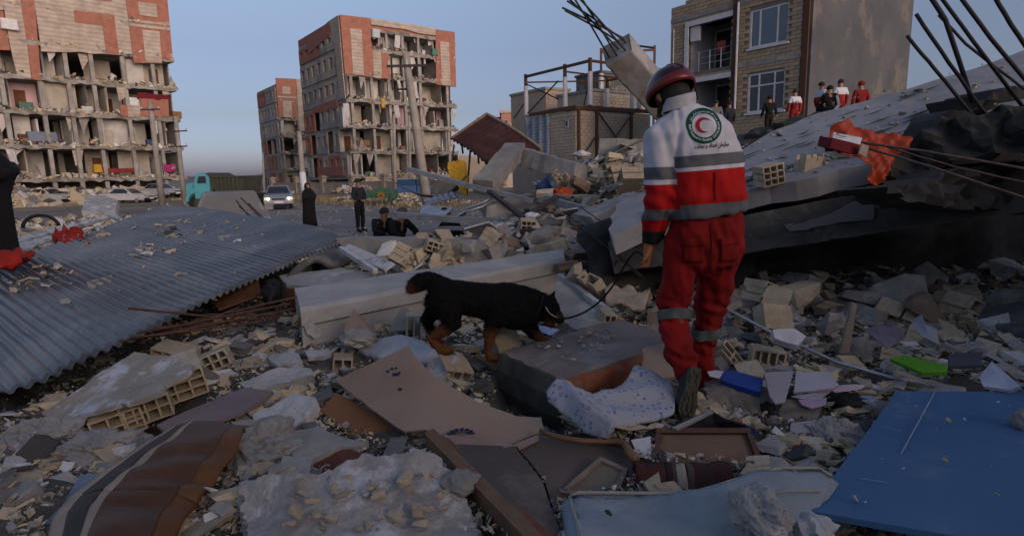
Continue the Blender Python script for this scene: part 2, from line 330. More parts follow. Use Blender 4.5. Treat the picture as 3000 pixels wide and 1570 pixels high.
def facade_frame(p0,ang):
 """p0 (x,y): left front corner; ang: direction of the facade from +X; n points into the building"""
 e = Vector((math.cos(ang),math.sin(ang),0)); n = Vector((-math.sin(ang),math.cos(ang),0)); o = Vector((p0[0],p0[1],0))
 P = lambda s,d,z: o + e * s + n * d + Vector((0,0,z))
 def F(px,py,d=0):
  q = onplane(px,py,o + n * d,n); return (q - o).dot(e),q.z
 def G(px,py):                                                # on the side wall (plane s = 0)
  q = onplane(px,py,o,e); return (q - o).dot(n),q.z
 return P,F,G
def apartment(label,p0,ang,W,Dp,lv,cols,clad,seed,open_from=0,side_win=True,group='apartment blocks with their facades torn off'):
 P,F,G = facade_frame(p0,ang); r = random.Random(seed)
 bl = empty('apartment_building',P(W / 2,Dp / 2,0),label,'building',group)
 top = lv[-1]
 def bx(name,s0,s1,d0,d1,z0,z1,m,jit=0,kind=None,par=bl):
  b = MB(); j = lambda: r.uniform(-jit,jit)
  b.box8([P(s0,d0,z0) ,P(s1,d0,z0),P(s1,d1,z0),P(s0,d1,z0),P(s0,d0 + j(),z1),P(s1,d0 + j(),z1),P(s1,d1,z1),P(s0,d1,z1)])
  o = b.build(name,m,par); return tag(o,kind=kind) if kind else o
 for k,z in enumerate(lv):                                    # slabs with a ragged front edge
  if z > 30: continue
  b = MB(); n = int(W / .45); zt,zb = z,z - .38
  fr = [(-.05 if (z == top or k == 0) else r.uniform(-.22,.12)) for i in range(n + 1)]
  f2 = [q + r.uniform(-.05,.3) for q in fr]; sg = [i * W / n for i in range(n + 1)]
  vs = [P(s,q,zt + r.uniform(-.04,.02)) for s,q in zip(sg,fr)] + [P(s,q,zb + r.uniform(-.08,.12)) for s,q in zip(sg,f2)] + [P(s,Dp,zt) for s in sg] + [P(s,Dp,zb) for s in sg]
  m_ = n + 1; fs = []
  for i in range(n): fs += [(i,m_ + i,m_ + i + 1,i + 1),(i,i + 1,2 * m_ + i + 1,2 * m_ + i),(m_ + i,3 * m_ + i,3 * m_ + i + 1,m_ + i + 1),(2 * m_ + i,2 * m_ + i + 1,3 * m_ + i + 1,3 * m_ + i)]
  fs += [(0,2 * m_,3 * m_,m_),(n,m_ + n,3 * m_ + n,2 * m_ + n)]
  b.add(vs,fs); b.build('floor_slab',SLABM,bl)
 z0s = [0] + [z for z in lv[:-1]]
 P_,N_,T_ = [],[],[]
 for k,(zb,zt) in enumerate(zip(z0s,lv)):
  zt2 = zt - .38
  for s in cols: bx('column',s - .17,s + .17,.15,.5,zb,zt2,SLABM,.06)
  for s in cols[::2]: bx('column',s - .24,s + .24,Dp * .5,Dp * .5 + .45,zb,zt2,SLABM)
  bx('rear_wall',.0,W,Dp - .2,Dp,zb,zt2,IN_G)
  if k == 0:
   bx('interior_wall',0,W,Dp * .62,Dp * .62 + .15,zb,zt2,IN_G); continue
  s = .25                                                  # rooms: back walls at changing depth, cross walls, doors
  edges = [.2]
  while edges[-1] < W - 2.6: edges.append(edges[-1] + r.uniform(1.5,3.6))
  edges.append(W - .2)
  for a,c in zip(edges[:-1],edges[1:]):
   dd = r.choice([1.1,1.8,2.8,3.8,4.4]); mm = r.choice([IN_W,IN_W,IN_W,IN_C,IN_C,IN_P if k % 3 == 0 else IN_W])
   if r.random() < .86:
    w = r.uniform(.72,1.0)
    bx('interior_wall',a,a + (c - a) * w,dd,dd + .12,zb,zt2,mm)
    if r.random() < .35: bx('door',a + (c - a) * w * .3,a + (c - a) * w * .3 + .85,dd - .06,dd - .01,zb,zb + 2.05,WOOD_D)
    if r.random() < .3: bx('cupboard',a + .2,a + .2 + r.uniform(.5,1.2),dd - .5,dd - .02,zb,zb + r.uniform(.9,1.9),r.choice([WOOD_D,IN_W,IN_C]))
   if r.random() < .75: bx('partition_wall',a - .07,a + .07,r.uniform(.2,.8),3.6,zb,zt2 - (r.uniform(0,.8) if r.random() < .3 else 0),r.choice([IN_W,IN_C,IN_G]),.3)
   if r.random() < .55:                                 # torn wall skin hanging at the front, leaning or dangling
    sa,wd_,hh = r.uniform(a,c - .4),r.uniform(.4,1.3),r.uniform(.5,1.9); hang = r.random() < .5; z_a = zt2 if hang else zb; sg_ = -1 if hang else 1; dd_ = r.uniform(.0,.6); b = MB()
    b.prism([P(sa,dd_,z_a),P(sa + wd_,dd_ + r.uniform(-.1,.3),z_a),P(sa + wd_ * r.uniform(.5,1),dd_ + r.uniform(-.3,.4),z_a + sg_ * hh * r.uniform(.3,.8)),P(sa + wd_ * r.uniform(.0,.4),dd_ + r.uniform(-.3,.3),z_a + sg_ * hh)],P(.0,.07,0) - P(0,0,0)); b.build('torn_panel',r.choice([IN_W,SLABM,CONC,IN_G,B_STONE,SLABM]),bl)
   for _ in range(r.choice([0,1,1,2])):              # household clutter thrown to the edge
    sa,w_,h_,dd_ = r.uniform(a,c - .3),r.uniform(.3,1.1),r.uniform(.25,.8),r.uniform(.1,1.2); bx('furniture_piece',sa,sa + w_,dd_,dd_ + .4,zb + .02,zb + h_,r.choice(CLUT),.12)
   if r.random() < .16:                                 # curtains left hanging
    cw = r.uniform(.35,.8); sa = r.uniform(a,c - cw) if c - cw > a else a; hh = r.uniform(1.3,2.3); ph = r.uniform(0,6)
    b = MB(); b.grid(lambda u,v: P(sa + u * cw + v * r.uniform(-.05,.05) + v * .2 * math.sin(ph),.1 + .07 * math.sin(u * 18 + ph),zt2 - v * hh),10,5)
    b.build('curtain',CURT,bl,smooth=True)
  nd = int(W * 20)                                         # debris along the floor edge
  for _ in range(nd):
   s_,d_ = r.uniform(.1,W - .1),abs(r.gauss(0,.8)) - .05; q = P(s_,d_,zb + .03 + max(0,r.gauss(.06,.12)) * (1 + math.sin(s_ * 2 + k)))
   P_.append(q); N_.append(r.choice([.12,.18,.25,.4])); T_.append(r.random())
 # walls that close the two sides
 hasw = side_win
 for k,(zb,zt) in enumerate(zip(z0s,lv)):
  zt2 = zt - .38
  if k == 0: continue
  broken = k < 4
  for d0 in (np.arange(.7,Dp - .8,2.1) if hasw else []):
   d1 = min(d0 + 2.1,Dp - .2); mm = B_RED if (k >= len(lv) - 1 and d0 > 6) else r.choice([SLABM,B_STONE]) if not broken else r.choice([CONC,B_RED,SLABM])
   if broken and r.random() < .35: continue
   sill = .9; hd = zt2 - zb - .45
   b = MB()
   for (a,c,z0,z1) in ((d0,d1,0,sill),(d0,d1,hd,zt2 - zb),(d0,d0 + .55,sill,hd),(d1 - .45,d1,sill,hd)):
    b.box8([P(-.12,a,zb + z0),P(.1,a,zb + z0),P(.1,c,zb + z0),P(-.12,c,zb + z0),P(-.12,a,zb + z1),P(.1,a,zb + z1),P(.1,c,zb + z1),P(-.12,c,zb + z1)])
   b.build('side_wall',mm,bl)
   bx('window_board',.12,.18,d0 + .55,d1 - .45,zb + sill,zb + hd,r.choice([IN_C,IN_G,IN_W]) if r.random() < .4 else IN_G)
  bx('side_wall',W - .1,W + .02,1.6,Dp - .3,zb,zt2,CONC)
  if not hasw: bx('side_wall',-.02,.1,.7,Dp - .3,zb,zt2,CONC)
 for (m_,pts,d) in clad:                                     # cladding still hanging on the facade
  q = [F(*p) for p in pts]; b = MB()
  pol = [P(s,-.10 - d,min(z,top + 1.1)) for s,z in q]
  nv = (P(0,1,0) - P(0,0,0)); b.prism(pol,nv * (.22 + (d if d < .01 else -.18 + .0)))
  b.build('brick_panel' if m_ is B_RED else 'stone_panel',m_,bl)
 fragments('floor_debris',np.array(P_),np.array(N_),rng.uniform(.3,.9,len(P_)),np.array(T_),FRAGT,bl,.6,origin=tuple(P(W / 2,0,0)))
 return bl,P,F,G,bx
S_ = .4823
c1 = lambda *p: [(x * S_,y * S_) for x,y in p]
c2 = lambda *p: [(700 + x * S_,y * S_) for x,y in p]
# ---- the block at the left edge
A0 = at(110,430,54); angA = math.atan2(.77,.64); eA = Vector((math.cos(angA),math.sin(angA),0))
p0A = (A0.x - eA.x * 14,A0.y - eA.y * 14)
PA,FA,GA = facade_frame(p0A,angA)
sR = FA(505,300)[0]
lvA = [2.4 + 3.07 * k for k in range(7)] + [2.4 + 3.07 * 6 + 2.4]
lvA = lvA[:7] + [lvA[6] + 2.6]
sc = [FA(x,450)[0] for x in (40,150,232,305,395,480)]
cladA = [(B_STONE,c1((15,-260),(120,-260),(125,0),(190,480),(105,468),(60,280),(15,0)),0),
         (B_RED,c1((122,-260),(205,-260),(208,0),(248,488),(232,492),(195,484),(120,0)),.004),
         (B_STONE,c1((208,-260),(755,-260),(762,0),(802,330),(720,336),(620,328),(560,330),(480,316),(425,320),(250,315),(206,0)),.002),
         (B_RED,c1((445,65),(690,95),(720,331),(642,326),(620,158),(452,138)),.06),
         (B_RED,c1((560,-260),(672,-260),(676,12),(560,2)),.06),
         (B_RED,c1((765,-260),(1010,-260),(1015,0),(1050,380),(1022,362),(988,352),(982,388),(810,384),(764,0)),.006),
         (B_STONE,c1((835,15),(945,30),(955,110),(843,95)),.06),(B_STONE,c1((860,183),(965,195),(980,384),(882,380)),.06),
         (B_STONE,c1((779,118),(1029,145),(1029,160),(780,134)),.065),(B_STONE,c1((781,145),(1030,172),(1030,188),(782,162)),.067),
         (B_RED,c1((-160,60),(18,70),(60,308),(-160,300)),.006),(B_STONE,c1((-160,-200),(14,-200),(20,66),(-160,52)),.005),
         (B_RED,c1((728,640),(772,642),(778,708),(732,702)),.0),(B_STONE,c1((772,643),(848,645),(852,710),(778,712)),.0),
         (B_RED,c1((848,600),(1020,606),(1024,712),(852,706)),.01)]
blA,PA,FA,GA,bxA = apartment('tall brick and stone apartment block with torn open lower floors at the left edge',p0A,angA,sR + .6,13,lvA,sorted(sc),cladA,4,side_win=False)
# ---- the block in the middle
B0 = at(998,44,71); zt = B0.z; Bt = onz(1331,95,zt); Bl = onz(905,118,zt)
angB = math.atan2(Bt.y - B0.y,Bt.x - B0.x); WB = math.hypot(Bt.x - B0.x,Bt.y - B0.y); DB = 15.5
PB,FB,GB = facade_frame((B0.x,B0.y),angB)
lvB = [1.95 + 3.06 * k for k in range(7)]; lvB = lvB[:6] + [zt - 1.0]
scB = [FB(x,400)[0] for x in (1040,1100,1150,1195,1240,1318)]
cladB = [(B_RED,c2((612,92),(795,107),(802,185),(800,240),(812,300),(812,471),(700,457),(642,452)),0),
         (B_STONE,c2((672,175),(742,182),(757,460),(690,453)),.06),
         (B_STONE,c2((797,105),(1192,165),(1192,217),(1100,206),(1000,180),(900,168),(802,152)),.01),
         (B_STONE,c2((812,308),(862,312),(868,478),(815,473)),.004),(B_RED,c2((863,314),(903,330),(914,362),(920,478),(869,479)),.008),
         (B_RED,c2((1193,181),(1308,197),(1318,530),(1250,522),(1196,515)),.002),(B_STONE,c2((1218,253),(1272,262),(1282,524),(1228,519)),.06)]
blB,PB,FB,GB,bxB = apartment('seven storey block with brick corner piers and open gutted floors in the middle distance',(B0.x,B0.y),angB,WB,DB,lvB,scB,cladB,9)
for q in ([(555,130),(612,94),(640,452),(655,600),(620,600),(590,300)],[(425,246),(553,132),(560,215),(430,330)],[(483,1020),(640,1010),(645,1068),(488,1068)],[(455,655),(600,602),(610,650),(470,690)]):
 pts = [GB(700 + x * S_,y * S_) for x,y in q]; b = MB()
 b.prism([PB(-.16 - .004 * q[0][0] / 100,d,min(z,zt)) for d,z in pts],PB(1,0,0) * 0 + (PB(.1,0,0) - PB(0,0,0)))
 b.build('brick_panel',B_RED if q[0][0] != 555 else B_STONE,blB)
# parapet
for (s0,s1) in ((0,WB * .27),(WB * .27,WB * .82),(WB * .82,WB)): bxB('parapet',s0,s1 - .01,.15,.35,lvB[-1],zt - .05 * (s0 > 0),B_RED)
bxB('parapet',.0,.2,.4,DB,lvB[-1],zt - .02,B_RED)
# ---- the block behind it
C0 = at(807,229,108); ztC = C0.z; Cl = onz(766,260,ztC); PCx,FCx,GCx = facade_frame((C0.x,C0.y),angB)
lvC = [ztC - 1.0 - 3.06 * (6 - k) for k in range(7)]
cladC = [(B_RED,c2((222,475),(345,470),(352,718),(242,712)),0),(B_STONE,c2((262,525),(310,530),(312,575),(262,572)),.06),(B_STONE,c2((265,614),(318,617),(322,716),(270,714)),.06),
         (B_STONE,c2((232,584),(348,590),(349,600),(233,594)),.065),(B_STONE,c2((346,470),(560,482),(570,806),(366,796)),.003),(B_RED,c2((385,530),(560,545),(565,804),(400,800)),.06)]
blC,PC,FC,GC,bxC = apartment('farther brick and stone block with broken balconies seen behind the middle block',(C0.x,C0.y),angB,22,13,lvC,[.4,3.5,7,11,15,19,21.6],cladC,21)

# odd things left inside the torn open rooms
def cloth_patch(name,label,cat,F_,P_,px,py,w,h,m,d=-.12):
 s,z = F_(px,py); b = MB(); ph = px * .1
 b.grid(lambda u,v: P_(s + u * w,d + .08 * math.sin(u * 14 + ph) + .05 * v,z - v * h - .05 * math.sin(u * 9 + ph)),10,5,.015)
 return tag(b.build(name,m,smooth=True),label,cat)
cm = lambda n,c: mat(n,c,tuple(k * .7 for k in c),5,bump=.2)
cloth_patch('blanket','dark red carpet hanging from the third open floor at the left','carpet',FA,PA,400,272,3.0,.55,cm('dark_red_cloth',(.14,.01,.02)))
cloth_patch('blanket','bright magenta blankets on the lowest open floor at the left','blanket',FA,PA,478,482,1.1,.8,cm('magenta_cloth',(.34,.03,.16)))
cloth_patch('blanket','yellow cloth hanging over a slab edge in the middle block','cloth',FB,PB,1115,288,.5,1.2,cm('yellow_cloth',(.6,.36,.04)))
def crate_thing(name,label,cat,F_,P_,px,py,sz,m,d=.3):
 s,z = F_(px,py); b = MB(); w,dd,h = sz
 b.box8([P_(s,d,z),P_(s + w,d,z),P_(s + w,d + dd,z),P_(s,d + dd,z),P_(s + .03,d + .03,z + h),P_(s + w - .03,d + .03,z + h),P_(s + w,d + dd,z + h),P_(s + .03,d + dd,z + h)])
 b.box8([P_(s + .08,d - .03,z + .08),P_(s + w - .08,d - .03,z + .08),P_(s + w - .08,d - .003,z + .08),P_(s + .08,d - .003,z + .08),P_(s + .08,d - .03,z + h - .08),P_(s + w - .08,d - .03,z + h - .08),P_(s + w - .08,d - .003,z + h - .08),P_(s + .08,d - .003,z + h - .08)])
 return tag(b.build(name,m,bevel=.02),label,cat)
crate_thing('trunk','blue grey chest on the second open floor at the far left','chest',FA,PA,86,414,(2.2,.8,.9),cm('blue_grey_paint',(.16,.19,.27)))
crate_thing('water_tank','white tank on the upper floor edge beside the broken kitchen wall','tank',FA,PA,382,308,(1.0,.6,.8),cm('white_enamel',(.6,.62,.65)))
crate_thing('mattress','dark red rolled mattress on the lowest open floor at the left','mattress',FA,PA,290,507,(3.2,.8,.45),cm('maroon_cloth',(.20,.03,.03)))
crate_thing('cushion','yellow cushion beside the rolled mattress on the lowest floor','cushion',FA,PA,276,506,(.7,.6,.8),cm('ochre_cloth',(.5,.28,.03)),-.1)
crate_thing('air_conditioner','white air conditioner box on the brick wall at the top left','air conditioner',FA,PA,0,87,(1.2,.5,.9),MATS['white_enamel'],-.6)
crate_thing('air_cooler','pale blue cooler box high on the middle block beside the brick pier','cooler',FB,PB,1087,112,(1.0,.5,1.0),cm('pale_blue_paint',(.42,.5,.55)),-.5)
crate_thing('air_cooler','green cooler box on the top right floor edge of the middle block','cooler',FB,PB,1262,163,(.9,.5,.8),cm('green_paint',(.08,.2,.15)),-.4)
crate_thing('armchair','brown armchair on the third floor edge of the middle block','armchair',FB,PB,1050,427,(1.7,.7,.7),cm('brown_cloth',(.22,.11,.05)))
for px,py,w,h,m,l in ((981,316,.75,2.3,CURT,'long pale curtain hanging at the left corner of the middle block'),(1004,303,.75,1.8,CURT,'short pale curtain hanging beside the first column of the middle block')):
 cloth_patch('curtain',l,'curtain',FB,PB,max(px,1001),py,w,h,m)

# ================================================================== low wall along the far side of the road, with pillars
WALLM = mat('boundary_block_wall',(.33,.29,.24),(.22,.195,.165),.8,bump=.4,bscale=6,wave=('Z',1.6,.6,.2))
wa,wb = onz(800,566,0),onz(1350,566,0)
wd = (wb - wa).normalized(); wn = Vector((-wd.y,wd.x,0)); Lw = (wb - wa).length
bw = empty('boundary_wall',wa + wd * Lw / 2,'long pale block boundary wall with square pillars beside the road','wall')
npl = 7
for i in range(npl):
 p = wa + wd * (Lw * i / (npl - 1)); b = MB(); M3 = Matrix((wd,wn,Vector((0,0,1)))).transposed()
 b.box(p + Vector((0,0,.95)),(.6,.6,1.9),M3).box(p + Vector((0,0,1.97)),(.85,.85,.14),M3).box(p + Vector((0,0,2.1)),(.5,.5,.12),M3); b.build('pillar',WALLM,bw)
 if i < npl - 1:
  q = p + wd * (Lw / (npl - 1) / 2); b = MB(); b.box(q + Vector((0,0,.62)),(Lw / (npl - 1) - .62,.25,1.24),M3); b.build('wall_panel',WALLM,bw)
  b = MB(); b.box(q + Vector((0,0,1.29)),(Lw / (npl - 1) - .62,.34,.1),M3); b.build('coping',WALLM,bw)
# palisade between the truck and the wall
pa,pb = onz(700,566,0),onz(796,566,0); fe = empty('fence',pa,'thin dark metal fence between the dump truck and the boundary wall','fence')
for i in range(16):
 q = pa + (pb - pa) * (i / 15); b = MB(); b.tube([q,q + Vector((0,0,2.2))],.05,4); b.build('post',STEEL_D,fe)
for z in (.4,2.0): b = MB(); b.tube([pa + Vector((0,0,z)),pb + Vector((0,0,z))],.04,4); b.build('rail',STEEL_D,fe)

# ================================================================== utility poles
POLEM = mat('weathered_pole_concrete',(.30,.28,.25),(.20,.185,.165),2,bump=.4)
def pole(label,pb,ptp,Y,r0,r1,arms=(),z0=None,m=POLEM):
 a = at(*pb,Y); c = at(*ptp,Y); t = empty('utility_pole',a,label,'pole','utility poles by the road')
 b = MB(); M3 = None; n = 8; b.tube([a,a.lerp(c,.5),c],[r0,(r0 + r1) / 2,r1],8); b.build('shaft',m,t,smooth=True)
 for (f,w,dz) in arms:
  p = a.lerp(c,f); b = MB(); b.box(p + Vector((0,-.12,0)),(w,.09,.09)); b.build('crossarm',STEEL_D,t)
  for q in (-.45,0,.45): b = MB(); b.tube([p + Vector((q * w,-.12,.05)),p + Vector((q * w,-.12,.22))],[.05,.03],6); b.build('insulator',IN_W,t)
 return t
pole('thick leaning concrete pole in front of the middle block with a dark bracket',(1258,640),(1188,160),24,.22,.14,[(.93,1.6,0)])
pole('pale pole with a white painted band before the farther block',(894,605),(876,385),44,.24,.17)
pole('slim grey pole nearest the pickup in front of the middle block',(1158,575),(1154,335),40,.13,.09)
pole('slimmer grey pole right of its twin before the middle block',(1203,575),(1198,338),42,.12,.08)
pole('concrete pole rising before the left block nearer the road',(476,605),(440,300),40,.22,.15,[(.93,1.3,0)])
pole('concrete pole at the right corner of the left block',(540,590),(515,345),44,.2,.14,[(.84,1.6,0),(.66,1.4,0)])
pole('distant thin pole standing before the hills beside the dump truck',(775,585),(770,448),75,.16,.1)
# white painted band on the second pole
p = at(889,540,43.9); b = MB(); b.tube([p - Vector((0,0,.9)),p + Vector((0,0,.9))],.245,8); tag(b.build('paper_notice',cm('white_paint',(.6,.66,.7)),smooth=True),'pale blue white notice wrapped round the pole before the farther block','notice')
# lamp arm of the leaning pole
p = at(1146,180,24); q = at(1200,260,24); b = MB(); b.tube([at(1198,170,24),at(1146,168,24),at(1150,262,24),at(1206,262,24)],.05,6); tag(b.build('pole_bracket',STEEL_D),'square dark steel bracket frame hanging on the leaning pole','bracket')

# ================================================================== pink roofed houses far away
HP = mat('pink_wall',(.42,.22,.17),(.35,.18,.14),.5,bump=.1); HC = mat('cream_wall',(.45,.38,.32),(.38,.32,.27),.5,bump=.1)
GLS = mat('window_glass',(.03,.035,.04),(.02,.02,.03),1,rough=.05,bump=0,spec=.7)
def far_house(label,px0,px1,pyt,Y,dep,m1,m2):
 a,c = at(px0,pyt,Y),at(px1,pyt,Y); w = c.x - a.x; zt_ = a.z
 t = empty('house',(a.x + w / 2,Y + dep / 2,0),label,'house','far low houses behind the red metal sheet')
 b = MB(); b.box((a.x + w / 2,Y + dep / 2,zt_ / 2),(w,dep,zt_)); b.build('wall',m1,t)
 b = MB(); b.box((a.x + w / 2,Y + dep / 2,zt_ + .2),(w + .5,dep + .5,.4)); b.build('parapet',m2,t)
 for i in range(3):
  for k in range(2):
   b = MB(); b.box((a.x + w * (.2 + .3 * i),Y - .02,zt_ - 1.7 - 3 * k),(w * .14,.08,1.3)); f = b.build('window',HC,t)
   b = MB(); b.box((a.x + w * (.2 + .3 * i),Y - .07,zt_ - 1.7 - 3 * k),(w * .11,.04,1.1)); b.build('pane',GLS,f)
far_house('far pink brick house with pale corner left of the steel frame',1468,1540,332,95,9,HP,HC)
far_house('far cream house with a pink roof edge left of its pink neighbour',1402,1464,352,100,9,HC,HP)
far_house('far low cream house half hidden behind the tilted red sheet',1480,1560,372,80,6,HC,HC)
# ================================================================== unfinished brick box with a steel frame on top
FB1 = mat('frame_block_wall',(.47,.40,.31),(.36,.305,.235),.9,bump=.4,bscale=7)
u1 = Vector((-.58,.81,0)).normalized(); u2 = Vector((.81,.58,0)).normalized(); Zv = Vector((0,0,1))
K0 = at(1688,311,38); zbx = K0.z; K = Vector((K0.x,K0.y,0))
Q = lambda a,c,z: K + u1 * a + u2 * c + Zv * z
def on_u(px,py,off=0,axis=1):
 n_ = u2 if axis == 1 else u1; q = onplane(px,py,K + n_ * off,n_) - K; return q.dot(u1 if axis == 1 else u2),q.z
La = on_u(1612,325)[0]; Lb = on_u(1540,330)[0]; Rc = on_u(1905,333,0,2)[0]
fbx = empty('brick_building',Q(La / 2,Rc / 2,0),'low pale brick building with steel cross braces and rusty edge beams behind the rubble','building')
def qbox(name,a0,a1,c0,c1_,z0,z1,m,par=fbx):
 b = MB(); b.box8([Q(a0,c0,z0),Q(a0,c1_,z0),Q(a1,c1_,z0),Q(a1,c0,z0),Q(a0,c0,z1),Q(a0,c1_,z1),Q(a1,c1_,z1),Q(a1,c0,z1)]); return b.build(name,m,par)
qbox('wall',.0,La,0,.2,0,zbx - .25,FB1); qbox('wall',0,.2,.21,Rc,0,zbx - .25,FB1); qbox('wall',La,La + .1,.2,Rc,0,zbx - .25,FB1)
qbox('roof',-.1,La + .1,-.1,Rc + .1,zbx - .02,zbx + .06,CONC_D)
def courses(name,place,S,z0,z1,h,w,holes,m,par,seed=1,depth=.05):
 """every block of a wall too small to pick out singly, as one mesh"""
 r = random.Random(seed); b = MB(); z = z0; k = 0
 while z + h < z1:
  s = (k % 2) * -w / 2
  while s < S:
   a,c = max(0,s),min(S,s + w); zc = z + h / 2
   if c - a > .05 and not any(h0 - .02 < (a + c) / 2 < h1 + .02 and hz0 - h * .4 < zc < hz1 + h * .4 for h0,h1,hz0,hz1 in holes):
    d = -depth + r.uniform(-.012,.012); g = .018
    b.box8([place(a + g,d,z + g),place(c - g,d,z + g),place(c - g,.005,z + g),place(a + g,.005,z + g),place(a + g,d,z + h - g),place(c - g,d,z + h - g),place(c - g,.005,z + h - g),place(a + g,.005,z + h - g)])
   s += w
  z += h; k += 1
 return tag(b.build(name,m,par,fix=False),kind='stuff')
courses('brickwork',lambda s,d,z: Q(s,d,z),La,2.0,zbx - .3,.21,.42,[(La * .22,La * .42,zbx - 1.35,zbx - .75)],FB1,fbx,3)
courses('brickwork',lambda s,d,z: Q(d,s,z),Rc,2.0,zbx - .3,.21,.42,[],FB1,fbx,4)
qbox('edge_beam',-.12,La + 2.2,-.14,-.03,zbx - .22,zbx,RUST); qbox('edge_beam',-.14,-.03,0,Rc,zbx - .22,zbx,RUST)
f_ = qbox('vent_frame',La * .26,La * .38,-.09,-.05,zbx - 1.3,zbx - .8,IN_W); qbox('vent',La * .29,La * .35,-.1,-.091,zbx - 1.2,zbx - .9,STEEL_D)
for s in (.10,1.7,5.0): qbox('steel_column',-.2,-.07,s - .09,s + .09,0,zbx - .22,RUST)
def strut(name,a,c,r,m,par): b = MB(); b.tube([a,c],r,4); return b.build(name,m,par)
strut('brace',Q(-.15,1.8,zbx - .3),Q(-.15,5.0,2.6),.06,STEEL_D,fbx); strut('brace',Q(-.22,5.0,zbx - .3),Q(-.22,1.8,2.6),.06,STEEL_D,fbx); strut('brace',Q(-.15,1.6,zbx - 1.9),Q(-.15,.2,2.6),.06,STEEL_D,fbx)
BLUET = mat('blue_tarpaulin',(.30,.36,.42),(.18,.22,.28),3,bump=.4,wave=('Z',1.5,2,.3))
b = MB(); b.grid(lambda u,v: Q(La + .05 + u * (Lb - La),-.05 - .09 * math.sin(u * 22) - .15 * v * math.sin(u * 3),zbx - .25 - v * 3.6 + .12 * math.sin(u * 7)),40,8,.02)
tag(b.build('tarpaulin',BLUET,smooth=True),'pale blue ribbed sheet hanging at the left of the brick building','tarpaulin')
# steel frame standing on the roof
fr = empty('steel_structure',Q(1,1,zbx),'open rusty steel frame with white wrapped posts on the brick building','frame')
WRAP = mat('white_wrap',(.62,.63,.66),(.35,.36,.38),14,rough=.4,bump=.4,bscale=30)
def fpost(a,c,h,z0=None,wrap=True,hw=None):
 z0 = zbx + .06 if z0 is None else z0
 qbox('post',a - .09,a + .09,c - .09,c + .09,z0,z0 + h,RUST,fr)
 if wrap: b = MB(); b.tube([Q(a,c,z0 + .02),Q(a,c,z0 + (hw or h - .85))],.165,7); b.build('post_wrap',WRAP,fr)
h3 = 2.95; aP = [-.4 + .45,3.3,7.6]; aP = [on_u(1729,300,1.0)[0],on_u(1656,320,1.0)[0],on_u(1542,330,1.0)[0]]
for a in aP: fpost(a,1.0,h3)
for a in aP[:2]: fpost(a + 1.0,6.0,h3 - .3)
fpost(aP[0],5.6,1.9); fpost(aP[0],9.6,h3)
zt3 = zbx + h3 - .12
strut('beam',Q(aP[0],1.0,zt3),Q(aP[2],1.0,zt3),.11,RUST,fr); strut('beam',Q(aP[0],1.0,zt3),Q(aP[0],9.6,zt3),.10,RUST,fr)
strut('beam',Q(aP[2],1.0,zt3 - .4),Q(aP[1] + 1,6.0,zt3 - .4),.07,RUST,fr); strut('beam',Q(aP[0] + 1,6,zt3 - .4),Q(aP[1] + 1,6.0,zt3 - .4),.09,RUST,fr); strut('beam',Q(aP[1],1,zt3 - .3),Q(aP[0],5.6,zt3 - .9),.07,RUST,fr)
for (a0,z0_,a1_,z1_) in ((aP[2],zt3 - .5,aP[1] + .7,zbx + .8),(aP[2],zbx + .1,aP[1] + .7,zt3 - .8),(aP[2] + 1.6,zbx,aP[2],zbx + 1.1)): strut('brace',Q(a0,1.0,z0_),Q(a1_,1.0,z1_),.05,STEEL_D,fr)
strut('brace',Q(aP[0] + .6,1,zbx + .1),Q(aP[0],1,zt3 - 1),.05,STEEL_D,fr)
# far taller frame behind the concrete column
fr2 = empty('steel_structure',at(1850,400,48),'distant taller steel frame seen behind the leaning concrete column','frame')
pA,pB2 = at(1761,142,47),at(1918,134,50); pC = at(1838,128,56)
for p,w in ((pA,2.6),(pB2,2.6)):
 b = MB(); b.tube([Vector((p.x,p.y,0)),p],.12,4); b.build('post',RUST,fr2); b = MB(); b.tube([p - Zv * 4.2,p - Zv * 1.9],.2,7); b.build('post_wrap',WRAP,fr2)
for a,c in ((pA - Zv * .2,pC - Zv * .1),(pC - Zv * .1,pB2 - Zv * .2),(pA - Zv * .3,pB2 - Zv * .35)): strut('beam',a,c,.11,RUST,fr2)
# plain walls standing behind the frame
def plain_house(label,px0,px1,pyt,Y,dep,m,m2):
 a,c = at(px0,pyt,Y),at(px1,pyt,Y); t = empty('brick_building',(a.x,Y,0),label,'building','plain buildings behind the steel frame')
 M3 = Matrix((u2,u1,Zv)).transposed(); w = (c - a).length / .9; zt_ = a.z; cc = Vector((a.x,a.y,0)) + u2 * w / 2 + u1 * dep / 2
 b = MB(); b.box(cc + Zv * zt_ / 2,(w,dep,zt_),M3); b.build('wall',m,t); b = MB(); b.box(cc + Zv * (zt_ + .1),(w + .2,dep + .2,.2),M3); b.build('coping',m2,t)
 courses('brickwork',lambda s,d,z: Vector((a.x,a.y,0)) + u2 * s + u1 * d + Zv * z,w,max(0,zt_ - 5),zt_,.22,.44,[],m,t,7)
 return t
plain_house('pale brick upper storey seen through the steel frame posts',1598,1682,262,50,5,mat('warm_block_wall',(.40,.33,.27),(.33,.27,.22),1,bump=.2),IN_C)
plain_house('plain brick wall behind the nearest wrapped posts',1735,1935,268,44,4,FB1,CONC)
plain_house('dark grey block wall under the taller frame',1760,1880,214,49,3,CONC_D,CONC_D)

